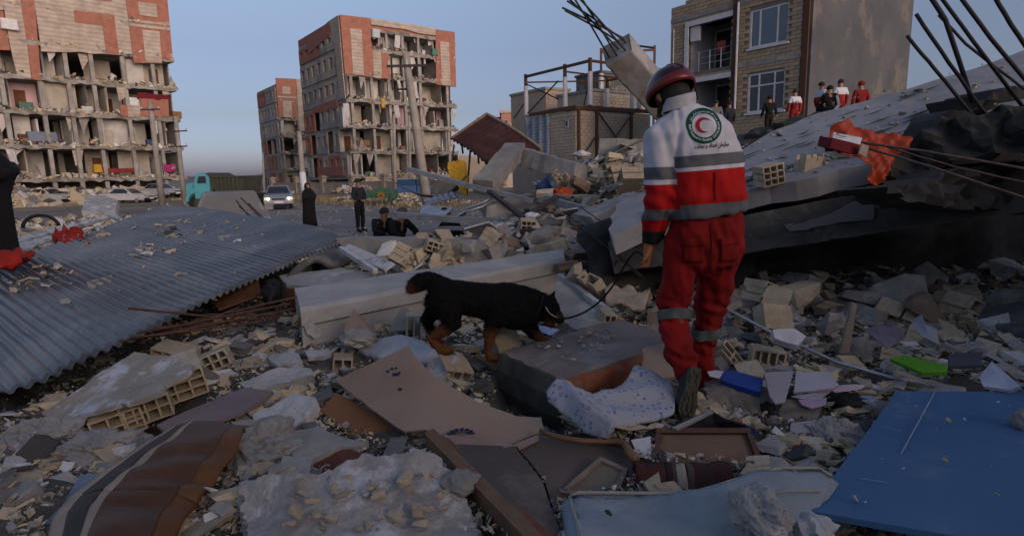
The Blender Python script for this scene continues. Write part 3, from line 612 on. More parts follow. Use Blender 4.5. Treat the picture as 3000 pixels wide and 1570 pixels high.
# ================================================================== unseen house added behind the camera to shade the foreground
shade_house = empty('brick_house',(3,-14,0),'unseen two storey pale brick house added behind the photographer to shade the foreground','house')
b = MB(); b.box((3,-14,2.9),(24,6,5.8)); b.build('wall',FB1,shade_house); b = MB(); b.box((3,-14,5.95),(24.4,6.4,.3)); b.build('roof',CONC,shade_house)
for i in range(7):
 for k in range(2): b = MB(); b.box((-7.5 + i * 3.5,-10.97,1.7 + 2.8 * k),(1.5,.05,1.4)); w_ = b.build('window',IN_W,shade_house); b = MB(); b.box((-7.5 + i * 3.5,-10.93,1.7 + 2.8 * k),(1.3,.03,1.2)); b.build('pane',GLS,w_)
# ================================================================== the brick house at the right
v1 = Vector((-.60,.80,0)); v2 = Vector((.80,.60,0)); W0 = at(2250,200,27.7)
def onR(px,py): q = onplane(px,py,W0,v2) - W0; return q.dot(v1),q.z + W0.z
s_c = onR(2368,150)[0]                                             # the near corner
OR = Vector((W0.x,W0.y,0)) + v1 * s_c                              # s from the corner leftwards
RP = lambda s,d,z: OR + v1 * s + v2 * d + Zv * z
def RF(X,Y): s,z = onR(1900 + X * .3709,Y * .3709); return s - s_c,z
SL = RF(180,300)[0]
def rect(pts): q = [RF(*p) for p in pts]; s = sorted(k[0] for k in q); z = sorted(k[1] for k in q); return ((s[0] + s[1]) / 2,(s[2] + s[3]) / 2,(z[0] + z[1]) / 2,(z[2] + z[3]) / 2)
wU = rect(((800,90),(1120,10),(1100,325),(795,395))); wL = rect(((785,610),(1090,520),(1065,860),(775,905)))
bU = rect(((310,215),(665,130),(655,520),(305,580))); bL = rect(((310,665),(655,605),(655,985),(320,1010)))
bU = (bU[0],bU[1],bU[2] ,bU[3]); zroof = RF(185,75)[1]
BR1 = mat('house_block',(.37,.30,.205),(.27,.215,.15),2.5,bump=.4,bscale=14,rnd=.14)
hs = empty('brick_house',RP(SL / 2,3,0),'pale brick house with white windows, an open balcony and a blank grey side wall','house')
holes = [wU,wL,bU,bL]
b = MB(); xs = sorted({0,SL} | {k for h in holes for k in h[:2]}); zs = sorted({0,zroof} | {k for h in holes for k in h[2:]})
for i in range(len(xs) - 1):
 for j in range(len(zs) - 1):
  cs,cz = (xs[i] + xs[i + 1]) / 2,(zs[j] + zs[j + 1]) / 2
  if any(h[0] < cs < h[1] and h[2] < cz < h[3] for h in holes): continue
  a,c,z0,z1 = xs[i],xs[i + 1],zs[j],zs[j + 1]
  b.box8([RP(a,0,z0),RP(a,.3,z0),RP(c,.3,z0),RP(c,0,z0),RP(a,0,z1),RP(a,.3,z1),RP(c,.3,z1),RP(c,0,z1)])
b.build('wall',mat('mortar',(.2,.18,.15),None,3),hs)
def rbox(name,s0,s1,d0,d1,z0,z1,m,par=hs): b = MB(); b.box8([RP(s0,d0,z0),RP(s0,d1,z0),RP(s1,d1,z0),RP(s1,d0,z0),RP(s0,d0,z1),RP(s0,d1,z1),RP(s1,d1,z1),RP(s1,d0,z1)]); return b.build(name,m,par)
# blocks: the largest in view are parts, the rest one mesh
bh,bwid = .165,.46; cells = []; z = 2.6; k = 0
while z < zroof + (.0):
 s = .32 - (k % 2) * bwid / 2
 while s < SL:
  a,c = max(s,.3),min(s + bwid,SL); zc = z + bh / 2
  top_cut = zroof - (.0 if a > SL * .32 else .0)
  if c - a > .08 and not any(h[0] - .1 < (a + c) / 2 < h[1] + .1 and h[2] - .12 < zc < h[3] + .12 for h in holes) and zc < top_cut:
   q = RP((a + c) / 2,0,zc); cells.append((q.length,a,c,z))
  s += bwid
 z += bh; k += 1
cells.sort(key=lambda t: t[0]); rb = random.Random(5)
me_b = {}
def block_mesh(w):
 key = round(w,2)
 if key not in me_b:
  b = MB(); hw,hh = w / 2 - .008,bh / 2 - .008
  b.box8([v1 * -hw + v2 * -.045 - Zv * hh,v1 * -hw + v2 * .01 - Zv * hh,v1 * hw + v2 * .01 - Zv * hh,v1 * hw + v2 * -.045 - Zv * hh] + [v1 * -hw + v2 * -.045 + Zv * hh,v1 * -hw + v2 * .01 + Zv * hh,v1 * hw + v2 * .01 + Zv * hh,v1 * hw + v2 * -.045 + Zv * hh])
  o = b.build('brick',BR1,hs,loc=(0,0,0)); me_b[key] = o.data; bpy.data.objects.remove(o)
 return me_b[key]
inview = [c for c in cells if 3.6 < c[3] < 9.9]
for (dist,a,c,z) in inview[:300]:
 o = bpy.data.objects.new('brick',block_mesh(c - a)); COL.objects.link(o); o.parent = hs; o.location = RP((a + c) / 2,rb.uniform(-.008,.008),z + bh / 2) - WP(hs)
b = MB()
rest = set(id(c) for c in inview[:300])
for cc_ in cells:
 if id(cc_) in rest: continue
 _,a,c,z = cc_; d = -.045 + rb.uniform(-.01,.01); g = .008
 b.box8([RP(a + g,d,z + g),RP(a + g,.01,z + g),RP(c - g,.01,z + g),RP(c - g,d,z + g),RP(a + g,d,z + bh - g),RP(a + g,.01,z + bh - g),RP(c - g,.01,z + bh - g),RP(c - g,d,z + bh - g)])
tag(b.build('brickwork',BR1,hs),kind='stuff')
Ds = (onplane(2662,100,OR,v1) - OR).dot(v2)
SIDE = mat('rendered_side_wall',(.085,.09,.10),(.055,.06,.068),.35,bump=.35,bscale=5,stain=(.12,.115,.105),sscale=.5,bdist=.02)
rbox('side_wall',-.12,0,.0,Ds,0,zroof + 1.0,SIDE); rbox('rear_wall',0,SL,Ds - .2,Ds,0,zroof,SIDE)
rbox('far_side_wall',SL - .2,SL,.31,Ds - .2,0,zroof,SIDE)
rbox('steel_column',.0,.26,-.09,.0,0,zroof + .5,RUST); sC = (RF(680,500)[0]); rbox('steel_column',sC - .12,sC + .12,-.10,-.001,0,zroof + .3,RUST)
zU,zL = bU[3],bL[3]
for z_ in (zU + .35,wL[3] + .35,wU[3] + .42): rbox('lintel_band',(0.27 if z_ != zU + .35 else sC + .13),(sC - .13 if z_ != zU + .35 else SL),-.07,-.002,z_,z_ + .22,CONC)
rbox('floor_slab',.01,SL - .2,.32,Ds - .3,bU[2] - .3,bU[2] - .02,CONC); rbox('floor_slab',.01,SL - .2,.32,Ds - .3,zroof - .35,zroof - .1,CONC)
rbox('floor_slab',.01,SL - .2,.32,Ds - .3,bL[2] - .3,bL[2] - .02,CONC)
WPAINT = mat('white_frame_paint',(.62,.63,.66),(.5,.51,.54),5,rough=.5,bump=.1)
for (s0,s1,z0,z1),lo in ((bU,0),(bL,1)):                      # the two balconies
 rbox('balcony_trim',s0 - .05,s1 + .12,-.10,-.052,z1 - .02,z1 + .22,WPAINT)
 rbox('balcony_trim',s1 - .1,s1 + .13,-.10,-.052,z0,z1 - .03,WPAINT)
 rbox('interior_wall',s0 - .3,s1 + .3,2.2,2.35,z0,z1 + .3,CONC); rbox('interior_wall',s1 + .02,s1 + .14,.31,2.2,z0,z1 + .3,WPAINT); rbox('interior_wall',s0 - .14,s0 - .02,.31,2.2,z0,z1 + .3,IN_G)
 for q0,q1 in ((.12,.33),(.52,.92)):
  f = rbox('door',s0 + (s1 - s0) * q0,s0 + (s1 - s0) * q1,2.1,2.19,z0,z0 + 2.3,WPAINT); rbox('pane',s0 + (s1 - s0) * q0 + .1,s0 + (s1 - s0) * q1 - .1,2.07,2.099,z0 + .15,z0 + 2.2,GLS,f)
 if not lo:
  for i in range(5): p = s0 + (s1 - s0) * i / 4; b = MB(); b.tube([RP(p,.1,z0),RP(p,.1,z0 + .95)],.03,6); b.build('baluster',ALU,hs)
  for z_ in (.95,.65,.35): b = MB(); b.tube([RP(s0,.1,z0 + z_),RP(s1,.1,z0 + z_)],.018,5); b.build('rail',ALU,hs)
  b = MB(); b.grid(lambda u,v: RP(s0 + .75 + u * .5,.6 + .05 * math.sin(u * 9),z1 - .9 - v * .55),6,4,.01); tag(b.build('towel',cm('red_towel',(.5,.1,.07)),smooth=True),'small red towel hanging on the upper balcony of the brick house','towel')
  rbox('shutter_box',s1 - .62,s1 - .12,.05,.25,z1 - .75,z1 - .03,WPAINT)
SKYGL = mat('reflecting_glass',(.12,.14,.16),(.1,.12,.14),1,rough=.03,bump=0,spec=1,metal=.55)
CURTW = mat('net_curtain',(.25,.25,.25),(.2,.2,.2),3,bump=0)
for (s0,s1,z0,z1),up in ((wU,1),(wL,0)):                      # windows: frame > panes
 f = rbox('window',s0,s1,.04,.12,z0,z0 + .09,WPAINT); t = .09
 for (a,c,p,q) in ((s0,s1,z1 - t,z1),(s0,s0 + t,z0 + t,z1 - t),(s1 - t,s1,z0 + t,z1 - t)): rbox('frame_bar',a,c,.04,.12,p,q,WPAINT,f)
 if up: cut = [s0 + t,s0 + t + (s1 - s0 - 2 * t) * .26,s0 + t + (s1 - s0 - 2 * t) * .76,s1 - t]
 else: cut = [s0 + t,s0 + t + (s1 - s0 - 2 * t) * .26,s0 + t + (s1 - s0 - 2 * t) * .72,s1 - t]
 for q in cut[1:3]: rbox('frame_bar',q - .035,q + .035,.04,.12,z0 + t,z1 - t,WPAINT,f)
 if not up:
  zz = z1 - .62; rbox('frame_bar',s0 + t,s1 - t,.03,.039,zz,zz + .07,WPAINT,f)
 for a,c in zip(cut[:-1],cut[1:]): rbox('pane',a + .03,c - .03,.07,.085,z0 + t,z1 - t,SKYGL if up else GLS,f)
 if not up: rbox('curtain',s0 + .2,s1 - .2,.16,.18,z0 + .2,z1 - .1,CURTW,f)
 rbox('window_sill',s0 - .08,s1 + .08,-.12,.03,z0 - .1,z0 - .002,WPAINT)
b = MB(); q0 = RF(725,25); q1 = RF(738,860); b.tube([RP(q0[0],-.14,q0[1]),RP(q0[0],-.14,q1[1])],.055,8); b.build('drainpipe',WPAINT,hs)
q0 = RF(210,240); b = MB(); b.tube([RP(q0[0],-.1,q0[1]),RP(q0[0],-.1,q0[1] - 3.5)],.03,6); b.build('drainpipe',WPAINT,hs)
for i in range(7): b = MB(); qs = sC + .4 + i * .42; rbox('parapet_block',qs,qs + .40,-.04,.25,zroof + .002,zroof + [.3,.42,.42,.3,.17,.17,.0][i] + .02,BR1)
# ================================================================== shapes traced in place, with real thickness
from mathutils.geometry import delaunay_2d_cdt
def P3(p):
 """(px, py, z) on a height, or (px, py, 'Y', dist) at a distance"""
 return at(p[0],p[1],p[3]) if len(p) > 3 else onz(*p)
CAPON = True
def sheet_mesh(mb,pts,thick,step=.06,rough=0,fn=None,down=None,seed=0,edge=0.0,mi=None):
 pts = [Vector(p) for p in pts]; r = random.Random(seed)
 c = sum(pts,Vector()) / len(pts); A = np.array([p - c for p in pts]); u_,s_,vt = np.linalg.svd(A)
 n = Vector(vt[2])
 if CAPON and c.y < 9: cap_poly(pts,thick + .035)
 if down is not None: n = n if n.dot(down) < 0 else -n
 elif n.z < 0: n = -n
 ex = Vector(vt[0]); ex = (ex - n * ex.dot(n)).normalized(); ey = n.cross(ex)
 res = [(p - c).dot(n) for p in pts]; q2 = [((p - c).dot(ex),(p - c).dot(ey)) for p in pts]
 out = []; ores = []
 for i in range(len(q2)):
  a,b_ = Vector(q2[i]),Vector(q2[(i + 1) % len(q2)]); L_ = (b_ - a).length; k = max(1,int(L_ / step)); d = (b_ - a).normalized() if L_ else a
  for j in range(k):
   t = j / k; p = a.lerp(b_,t); w = 0 if j == 0 and not edge else r.uniform(-edge,edge)
   out.append(p + Vector((-d.y,d.x)) * w); ores.append(res[i] * (1 - t) + res[(i + 1) % len(q2)] * t)
 xs = [p.x for p in out]; ys = [p.y for p in out]; inner = []
 def inside(x,y):
  w = False; m = len(out)
  for i in range(m):
   a,b_ = out[i],out[i - 1]
   if (a.y > y) != (b_.y > y) and x < (b_.x - a.x) * (y - a.y) / (b_.y - a.y) + a.x: w = not w
  return w
 X = min(xs) + step / 2
 OA = np.array([(p.x,p.y) for p in out])
 while X < max(xs):
  Y = min(ys) + step / 2
  while Y < max(ys):
   x,y = X + r.uniform(-.2,.2) * step,Y + r.uniform(-.2,.2) * step
   if inside(x,y) and np.min((OA[:,0] - x) ** 2 + (OA[:,1] - y) ** 2) > (step * .45) ** 2: inner.append(Vector((x,y)))
   Y += step
  X += step
 allp = out + inner
 V2,E2,F2,ov,oe,of = delaunay_2d_cdt(allp,[],[list(range(len(out)))],1,1e-5)
 RA = np.array(ores); top = []
 for k,v in enumerate(V2):
  d2 = (OA[:,0] - v.x) ** 2 + (OA[:,1] - v.y) ** 2 + 1e-6; w = 1 / d2 ** 1.3; h = float((w * RA).sum() / w.sum())
  p = c + ex * v.x + ey * v.y + n * h
  if rough: p = p + n * (noise.noise(p * 9) * rough + noise.noise(p * 31) * rough * .4)
  if fn: p = p + n * fn(v.x,v.y)
  top.append(p)
 m = len(top); bot = [p - n * thick for p in top]
 F2 = [list(f) for f in F2]; cnt = {}
 for f in F2:
  for i in range(len(f)): a,b_ = f[i],f[(i + 1) % len(f)]; cnt[(a,b_)] = cnt.get((a,b_),0) + 1
 fs = F2 + [[m + i for i in reversed(f)] for f in F2]
 for (a,b_) in cnt:
  if (b_,a) not in cnt: fs.append([b_,a,m + a,m + b_])
 mb.add(top + bot,fs,mi); return c,n,ex,ey
def sheet(name,pts,thick,m,label=None,cat=None,parent=None,group=None,kind=None,smooth=False,**kw):
 mb = MB(); fr_ = sheet_mesh(mb,[P3(p) for p in pts],thick,**kw); o = mb.build(name,m,parent,smooth=smooth)
 tag(o,label,cat,group,kind); o_ = o; return o
def K_(x0,y0,sc,*p): return [(x0 + sc * a,y0 + sc * b_) for a,b_ in p]

# ------------------------------------------------------------------ the collapsed floor leaning at the right
SHADE_DARK = mat('shade_dark_concrete',(.06,.058,.056),(.03,.03,.03),5,bump=.8,bscale=22)  # near black concrete, shade of the broken mass put into its colour
def collapsed_slab():
 global CAPON; CAPON = False
 sl = empty('collapsed_floor_slab',onz(2500,560,0) * 0 + at(2500,480,5.2),'huge pale collapsed floor slab sloping up to the right with a dark hollow beneath','slab')
 S0 = Vector((2.14,4.8,1.60)); Sn = Vector((-.27,-.22,1)).normalized()
 on = lambda px,py,d=0: onplane(px,py,S0 + Sn * d,Sn)
 TOPM = mat('slab_top_paint',(.31,.315,.33),(.22,.22,.23),1.3,bump=.4,bscale=18,stain=(.19,.185,.18),sscale=4,stlo=.6,sthi=.7)
 out = [(1790,690),(1880,652),(2000,618),(2180,556),(2330,528),(2460,500),(2560,478),(2700,405),(2900,350),(3250,300),(3250,75),(3000,147),(2900,185),(2700,247),(2553,291),(2456,315),(2390,331),(2319,364),(2245,393),(2180,438),(2080,484),(1960,535),(1800,600)]
 mb = MB(); sheet_mesh(mb,[on(*p) for p in out],.17,step=.16,rough=.012,edge=.03,seed=3); mb.build('floor_plate',TOPM,sl)
 pn = [(2200,548),(2330,521),(2460,492),(2560,470)]                 # joints between the floor planks, proud strips
 # second layer and the deep edge beam below the plate
 lay = [(x,y) for x,y in out[:10]] + [(3250,170),(2600,330),(2100,480),(1800,620)]
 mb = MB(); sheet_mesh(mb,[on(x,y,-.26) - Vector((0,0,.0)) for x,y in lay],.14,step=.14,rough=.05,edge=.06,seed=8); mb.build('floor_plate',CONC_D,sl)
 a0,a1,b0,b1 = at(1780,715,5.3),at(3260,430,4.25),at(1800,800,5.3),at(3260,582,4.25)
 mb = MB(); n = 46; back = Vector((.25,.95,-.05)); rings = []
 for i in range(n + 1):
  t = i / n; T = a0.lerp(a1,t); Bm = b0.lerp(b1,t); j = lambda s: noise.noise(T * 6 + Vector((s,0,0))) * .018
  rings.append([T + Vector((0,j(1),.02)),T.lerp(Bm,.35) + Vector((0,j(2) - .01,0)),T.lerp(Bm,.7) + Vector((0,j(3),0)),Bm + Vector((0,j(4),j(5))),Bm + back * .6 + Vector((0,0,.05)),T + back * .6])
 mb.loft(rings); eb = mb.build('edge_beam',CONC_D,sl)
 pt = K_(2100,300,.445,(445,815),(660,770),(830,700),(920,640),(1025,620),(1030,765),(640,825),(480,850))
 mb = MB(); nb = (a1 - a0).cross(b0 - a0).normalized()
 sheet_mesh(mb,[onplane(x,y,a0 - Vector((0,.03,0)),nb) for x,y in pt],.02,step=.05,edge=.012,down=Vector((0,1,0)),seed=2); q = mb.build('plaster_patch',mat('grey_plaster',(.25,.245,.25),(.2,.195,.2),4),sl)
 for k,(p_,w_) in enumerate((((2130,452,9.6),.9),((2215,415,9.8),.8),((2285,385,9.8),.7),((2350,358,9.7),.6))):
  mb = MB(); q = at(*p_); sheet_mesh(mb,[q + Vector(v_) * w_ for v_ in ((-.6,-.2,-.05),(.1,-.35,.02),(.7,-.1,.22),(.6,.5,.25),(-.1,.6,.15),(-.7,.3,0))],.2,step=.12,rough=.08,edge=.04,seed=60 + k); mb.build('broken_ledge',SHADE_DARK,sl)
 gd = (on(2650,330) - on(2250,470)).normalized(); gs = Sn.cross(gd); mb = MB(); rg = random.Random(4)      # flat dark marks standing for shade in the gaps between planks
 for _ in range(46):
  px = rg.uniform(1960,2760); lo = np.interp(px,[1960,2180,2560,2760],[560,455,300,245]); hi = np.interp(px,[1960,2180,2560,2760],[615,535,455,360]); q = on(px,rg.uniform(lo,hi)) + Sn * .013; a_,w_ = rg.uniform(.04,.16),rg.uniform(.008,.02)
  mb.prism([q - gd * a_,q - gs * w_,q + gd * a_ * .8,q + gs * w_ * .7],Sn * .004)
 tag(mb.build('gap_shade_marks',SHADE_DARK,sl),kind='stuff')
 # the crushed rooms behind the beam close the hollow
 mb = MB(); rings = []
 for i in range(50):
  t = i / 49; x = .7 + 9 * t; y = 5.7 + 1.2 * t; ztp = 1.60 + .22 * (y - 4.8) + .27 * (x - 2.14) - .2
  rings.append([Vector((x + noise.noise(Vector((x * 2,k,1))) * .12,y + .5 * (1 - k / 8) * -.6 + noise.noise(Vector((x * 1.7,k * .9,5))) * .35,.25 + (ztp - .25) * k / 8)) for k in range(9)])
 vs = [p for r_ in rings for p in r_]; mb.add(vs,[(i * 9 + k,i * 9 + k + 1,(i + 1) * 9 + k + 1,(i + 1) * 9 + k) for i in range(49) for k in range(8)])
 mb.build('crushed_wall',SHADE_DARK,sl,smooth=True,fix=False)  # the hollow's shade is put into this wall's near black colour
 # broken pieces that hang at the upper right corner, their shade painted in as near black
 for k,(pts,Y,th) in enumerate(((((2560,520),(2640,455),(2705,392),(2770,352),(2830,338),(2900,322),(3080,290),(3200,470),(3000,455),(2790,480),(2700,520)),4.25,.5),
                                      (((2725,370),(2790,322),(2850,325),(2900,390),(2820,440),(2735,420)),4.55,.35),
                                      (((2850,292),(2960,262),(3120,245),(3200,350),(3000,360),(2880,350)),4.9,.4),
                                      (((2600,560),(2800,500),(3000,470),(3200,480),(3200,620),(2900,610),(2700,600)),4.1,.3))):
  mb = MB(); sheet_mesh(mb,[at(x,y,Y + .0012 * (x - 2800) * (k - 1)) for x,y in pts],th,step=.055,rough=.13,edge=.03,down=Vector((0,1,-.2)),seed=20 + k); mb.build('broken_wall',SHADE_DARK,sl)
 CAPON = True
 return sl,on
SLAB,onslab = collapsed_slab()
# stacked floors added beside the camera, out of the frame, to block low sun
def sun_block_stack():
 t = empty('sun_block_floors',(5,1,.3),'unseen stack of broken floors added beside the leaning slab to block low sun','slab')
 for k,(cx,cy,cz,sx,sy,rz,ry) in enumerate(((6.3,2.2,.7,5.2,5.0,.1,-.1),(6.6,1.4,1.35,5.0,5.6,.2,-.14),(6.7,1.2,2.0,4.6,6.0,-.1,-.18),(7.0,.8,2.7,4.4,5.4,.1,-.2),(5.8,-4.2,1.0,6,5,.3,-.1),(6.6,-4.6,1.9,5,5,.1,-.15),(7,-4,2.7,5,5,.1,-.1))):
  mb = MB(); mb.box((cx,cy,cz),(sx,sy,.3),Matrix.Rotation(rz,3,'Z') @ Matrix.Rotation(ry,3,'Y')); mb.build('floor_plate',CONC_D,t,bevel=.03)  # plate of the added sun blocking stack
  mb = MB(); mb.box((cx + .6,cy,cz - .34),(sx - 1.6,sy - .8,.4),Matrix.Rotation(rz,3,'Z') @ Matrix.Rotation(ry,3,'Y')); mb.build('crushed_wall',CONC_D,t)  # filler of the added sun blocking stack
sun_block_stack()

def rods(name,label,cat,items,r,m,group=None,n=6):
 for k,it in enumerate(items):
  pts = [at(*p) for p in it[0]]; mb = MB()
  P_ = [pts[0]]
  for a,c in zip(pts[:-1],pts[1:]):
   for j in range(1,5): P_.append(a.lerp(c,j / 4) + (Vector((noise.noise(a * 3 + Vector((j,0,0))),0,noise.noise(c * 3 + Vector((j,5,0))))) * .005 if j < 4 else Vector()))
  mb.tube(P_,it[1] if len(it) > 1 and it[1] else r,n); tag(mb.build(name,m,smooth=True),it[2] if len(it) > 2 else label,cat,group)
BAR = mat('rebar_steel',(.035,.03,.032),(.02,.02,.024),40,rough=.7,bump=.5)
rods('rebar','','rebar',[
 ([(2684,42,4.3),(2780,185,4.3),(2895,345,4.45)],.013,'dark rebar sticking up second from the left at the top right corner'),
 ([(2658,106,4.2),(2740,205,4.25),(2860,350,4.4)],.012,'lowest and leftmost dark rebar sticking out above the slab'),
 ([(2712,-30,4.4),(2770,60,4.4),(2850,300,4.5)],.017,'thick steep rebar crossing the others above the slab'),
 ([(2740,-30,4.3),(2850,120,4.3),(3010,330,4.4)],.013,'long rebar slanting through the middle of the bundle'),
 ([(2790,-40,4.2),(2900,110,4.2),(3060,300,4.3)],.014,'long rebar parallel to the middle one, further right'),
 ([(2895,-40,4.0),(2960,70,4.0),(3060,220,4.1)],.014,'rightmost dark rebar at the top corner of the photo'),
 ([(2750,45,4.5),(2830,130,4.5),(3000,262,4.6)],.010,'thinner rebar lying flatter behind the bundle')],.012,BAR,'rebars sticking out of the broken slab corner')

# ------------------------------------------------------------------ concrete column with bare rebars
def tilted_column():
 a = at(1806,142,8.0); c = at(2075,450,9.3); ax = (c - a).normalized()
 t = empty('concrete_column',c,'broken square concrete column leaning up over the rescuer with bare rebars','column')
 u = Vector((0,-1,0)); u = (u - ax * u.dot(ax)).normalized(); w = ax.cross(u); Mr = Matrix.Rotation(.62,3,ax); u,w = Mr @ u,Mr @ w
 L_ = (c - a).length; rings = []; n = 24; hw = .20
 for i in range(n + 1):
  p = a + ax * (L_ * i / n); q = []
  for (x,y) in ((-1,-1),(-.86,-1.0),(.86,-1),(1,-1),(1,-.86),(1,.86),(1,1),(.86,1),(-.86,1),(-1,1),(-1,.86),(-1,-.86)):
   k = .96 if abs(x) == 1 and abs(y) == 1 else 1
   d = u * x * hw * k + w * y * hw * k; jz = noise.noise((p + d) * 7) * .012
   q.append(p + d * (1 + jz * 4) + (ax * (noise.noise(d * 9) * .12) if i == 0 else Vector()))
  rings.append(q)
 mb = MB(); mb.loft(rings); mb.build('shaft',mat('column_concrete',(.27,.255,.225),(.19,.18,.165),3,bump=.5,bscale=20,stain=(.32,.33,.35),sscale=1.1),t)
 for (x,y,ex_,ey_) in ((-.7,-.6,1648,24),(-.7,-.2,1656,32),(-.2,-.7,1662,4),(.1,-.1,1655,-14),(.7,-.6,1688,-14),(.7,.1,1696,-16),(.4,.7,1680,-8)):
  s = a + u * x * hw * .9 + w * y * hw * .9; e_ = at(ex_,ey_,7.3); mb = MB(); mb.tube([s + ax * .2,s,s.lerp(e_,.5) + Vector((0,0,.012)),e_],.012,6); mb.build('rebar',BAR,t,smooth=True)
tilted_column()

# ------------------------------------------------------------------ rust red metal sheet on legs, yellow plastic
RED_S = mat('maroon_sheet',(.040,.010,.009),(.028,.008,.007),2,rough=.75,bump=.2,stain=(.055,.02,.016),sscale=2)
cn = [at(1323,411,12.2),at(1425,341,14.0),at(1586,443,12.6),at(1438,494,11.0)]
mb = MB(); mb.grid(lambda u,v: cn[0].lerp(cn[1],u).lerp(cn[3].lerp(cn[2],u),v) + Vector((0,0,.05 * math.sin(v * math.pi) + .025 * math.sin(v * 70))),20,60,.02)
rs = empty('metal_roof_sheet',cn[3],'maroon tilted metal roof sheet with a pale broken rim standing on bent rods','metal sheet'); mb.build('sheet',RED_S,rs,smooth=False)
mb = MB(); mb.tube([cn[0].lerp(cn[1],0) + Vector((0,0,.03)),cn[1] + Vector((0,0,.05))],.035,5); mb.build('rim',mat('rim_wood',(.2,.15,.1)),rs)
mb = MB(); mb.tube([cn[1].lerp(cn[2],k / 8) + Vector((0,0,.04 + .05 * math.sin(k / 8 * math.pi))) for k in range(9)],.05,5); mb.build('rim',mat('rim_pale',(.22,.18,.14)),rs)
for a,c in (((1330,425,12.0),(1322,482,11.8)),((1378,440,12),(1368,570,11)),((1400,420,12.5),(1402,480,12.4)),((1352,420,12.4),(1356,450,12.3))):
 mb = MB(); mb.tube([at(*a),at(*c)],.022,5); mb.build('rod',RUST,rs)
YEL = mat('yellow_plastic',(.52,.30,.015),(.38,.21,.01),3,rough=.6,bump=.2)
sheet('plastic_sheet',[(1310,480,'Y',10.6),(1345,466,'Y',10.9),(1366,474,'Y',10.9),(1372,520,'Y',10.7),(1366,580,'Y',10.2),(1344,548,'Y',10.3),(1312,505,'Y',10.5)],.01,YEL,'torn yellow plastic sheet below the maroon metal sheet','plastic sheet',step=.08,rough=.06,down=Vector((0,1,0)))
# brick wall stub with steel behind the yellow plastic
o = sheet('low_wall',[(1345,455,'Y',16),(1440,462,'Y',16),(1445,560,'Y',16),(1345,560,'Y',16)],.25,FB1,'low pale wall in the gap under the maroon sheet','wall',step=.3,down=Vector((0,1,0)))
# ------------------------------------------------------------------ beams and metal profiles in the heap
def bar(name,label,cat,a,c,w,h,m,roll=0,group=None,bevel=.006,jag=0,seed=0):
 a,c = at(*a),at(*c); ax = (c - a).normalized(); s = ax.cross(Vector((0,0,1))).normalized(); up = s.cross(ax); Mr = Matrix.Rotation(roll,3,ax); s,up = Mr @ s,Mr @ up
 r = random.Random(seed); n = max(1,int((c - a).length / .12)) if jag else 1; rings = []
 for i in range(n + 1):
  p = a.lerp(c,i / n); rings.append([p + s * (x * w / 2) + up * (z * h / 2) + (Vector((r.uniform(-jag,jag),r.uniform(-jag,jag),r.uniform(-jag,jag)))) + (ax * r.uniform(-jag,jag) * 4 if i in (0,n) else Vector()) for x,z in ((-1,-1),(1,-1),(1,1),(-1,1))])
 mb = MB(); mb.loft(rings); return tag(mb.build(name,m,bevel=bevel if not jag else 0),label,cat,group)
def channel(name,label,cat,a,c,w,h,m,roll=0,group=None,t=.008):
 """a folded U profile"""
 a,c = at(*a),at(*c); ax = (c - a).normalized(); s = ax.cross(Vector((0,0,1))).normalized(); up = s.cross(ax); Mr = Matrix.Rotation(roll,3,ax); s,up = Mr @ s,Mr @ up
 pr = [(-w / 2,0),(w / 2,0),(w / 2,h),(w / 2 - t,h),(w / 2 - t,t),(-w / 2 + t,t),(-w / 2 + t,h),(-w / 2,h)]
 mb = MB(); mb.loft([[p + s * x + up * (z - h / 2) for x,z in pr] for p in (a,a.lerp(c,.5) - Vector((0,0,.015)),c)]); return tag(mb.build(name,m),label,cat,group)
DUCT = mat('blue_grey_steel',(.22,.25,.29),(.15,.17,.2),6,rough=.5,bump=.2,metal=.3)
channel('metal_profile','long grey steel profile running from the yellow plastic down to the right','metal profile',(1196,496,9.6),(1566,590,8.6),.10,.07,mat('galvanised',(.30,.31,.33),(.2,.205,.215),5,rough=.5,metal=.25,bump=.2),math.pi)
channel('metal_profile','pale horizontal steel profile lying behind the two sitting people','metal profile',(1150,628,9.6),(1502,652,8.4),.12,.09,MATS['galvanised'],math.pi)
bar('steel_bar','flat dark blue grey profile lying below the pale horizontal one','metal profile',(1290,668,8.9),(1498,672,8.3),.20,.05,DUCT)
channel('metal_profile','blue grey steel profile lying to the right of the crossed struts','metal profile',(1600,582,8.4),(1752,622,7.9),.12,.10,DUCT,math.pi)
bar('strut','dark strut of the V shaped pair, the left arm','strut',(1432,560,8.8),(1536,642,7.9),.07,.05,STEEL_D)
bar('strut','dark strut of the V shaped pair, the right arm','strut',(1632,576,8.3),(1532,640,7.9),.08,.06,STEEL_D)
bar('strut','thin pale strut crossing behind the V shaped pair','strut',(1540,570,8.7),(1755,575,8.3),.03,.03,mat('galvanised_dull',(.25,.25,.25)))
FOIL = mat('crumpled_foil',(.62,.64,.68),(.42,.44,.48),12,rough=.3,metal=.75,bump=.9,bscale=25)
sheet('foil_duct',[(1726,632,'Y',7.2),(1800,592,'Y',7.4),(1860,560,'Y',7.6),(1882,566,'Y',7.55),(1830,600,'Y',7.35),(1760,638,'Y',7.15)],.02,FOIL,'bright crumpled foil duct lying left of the rescuer','duct',step=.05,rough=.05)
for a,c,l in (((1366,612,8.8),(1450,580,9.0),'short shiny steel tube left of the V shaped struts, upper one'),((1366,622,8.7),(1440,596,8.9),'short shiny steel tube left of the V shaped struts, lower one')):
 mb = MB(); a,c = at(*a),at(*c); mb.tube([a,a.lerp(c,.6),c + Vector((.02,0,.05))],.02,8); tag(mb.build('steel_tube',ALU,smooth=True),l,'tube')
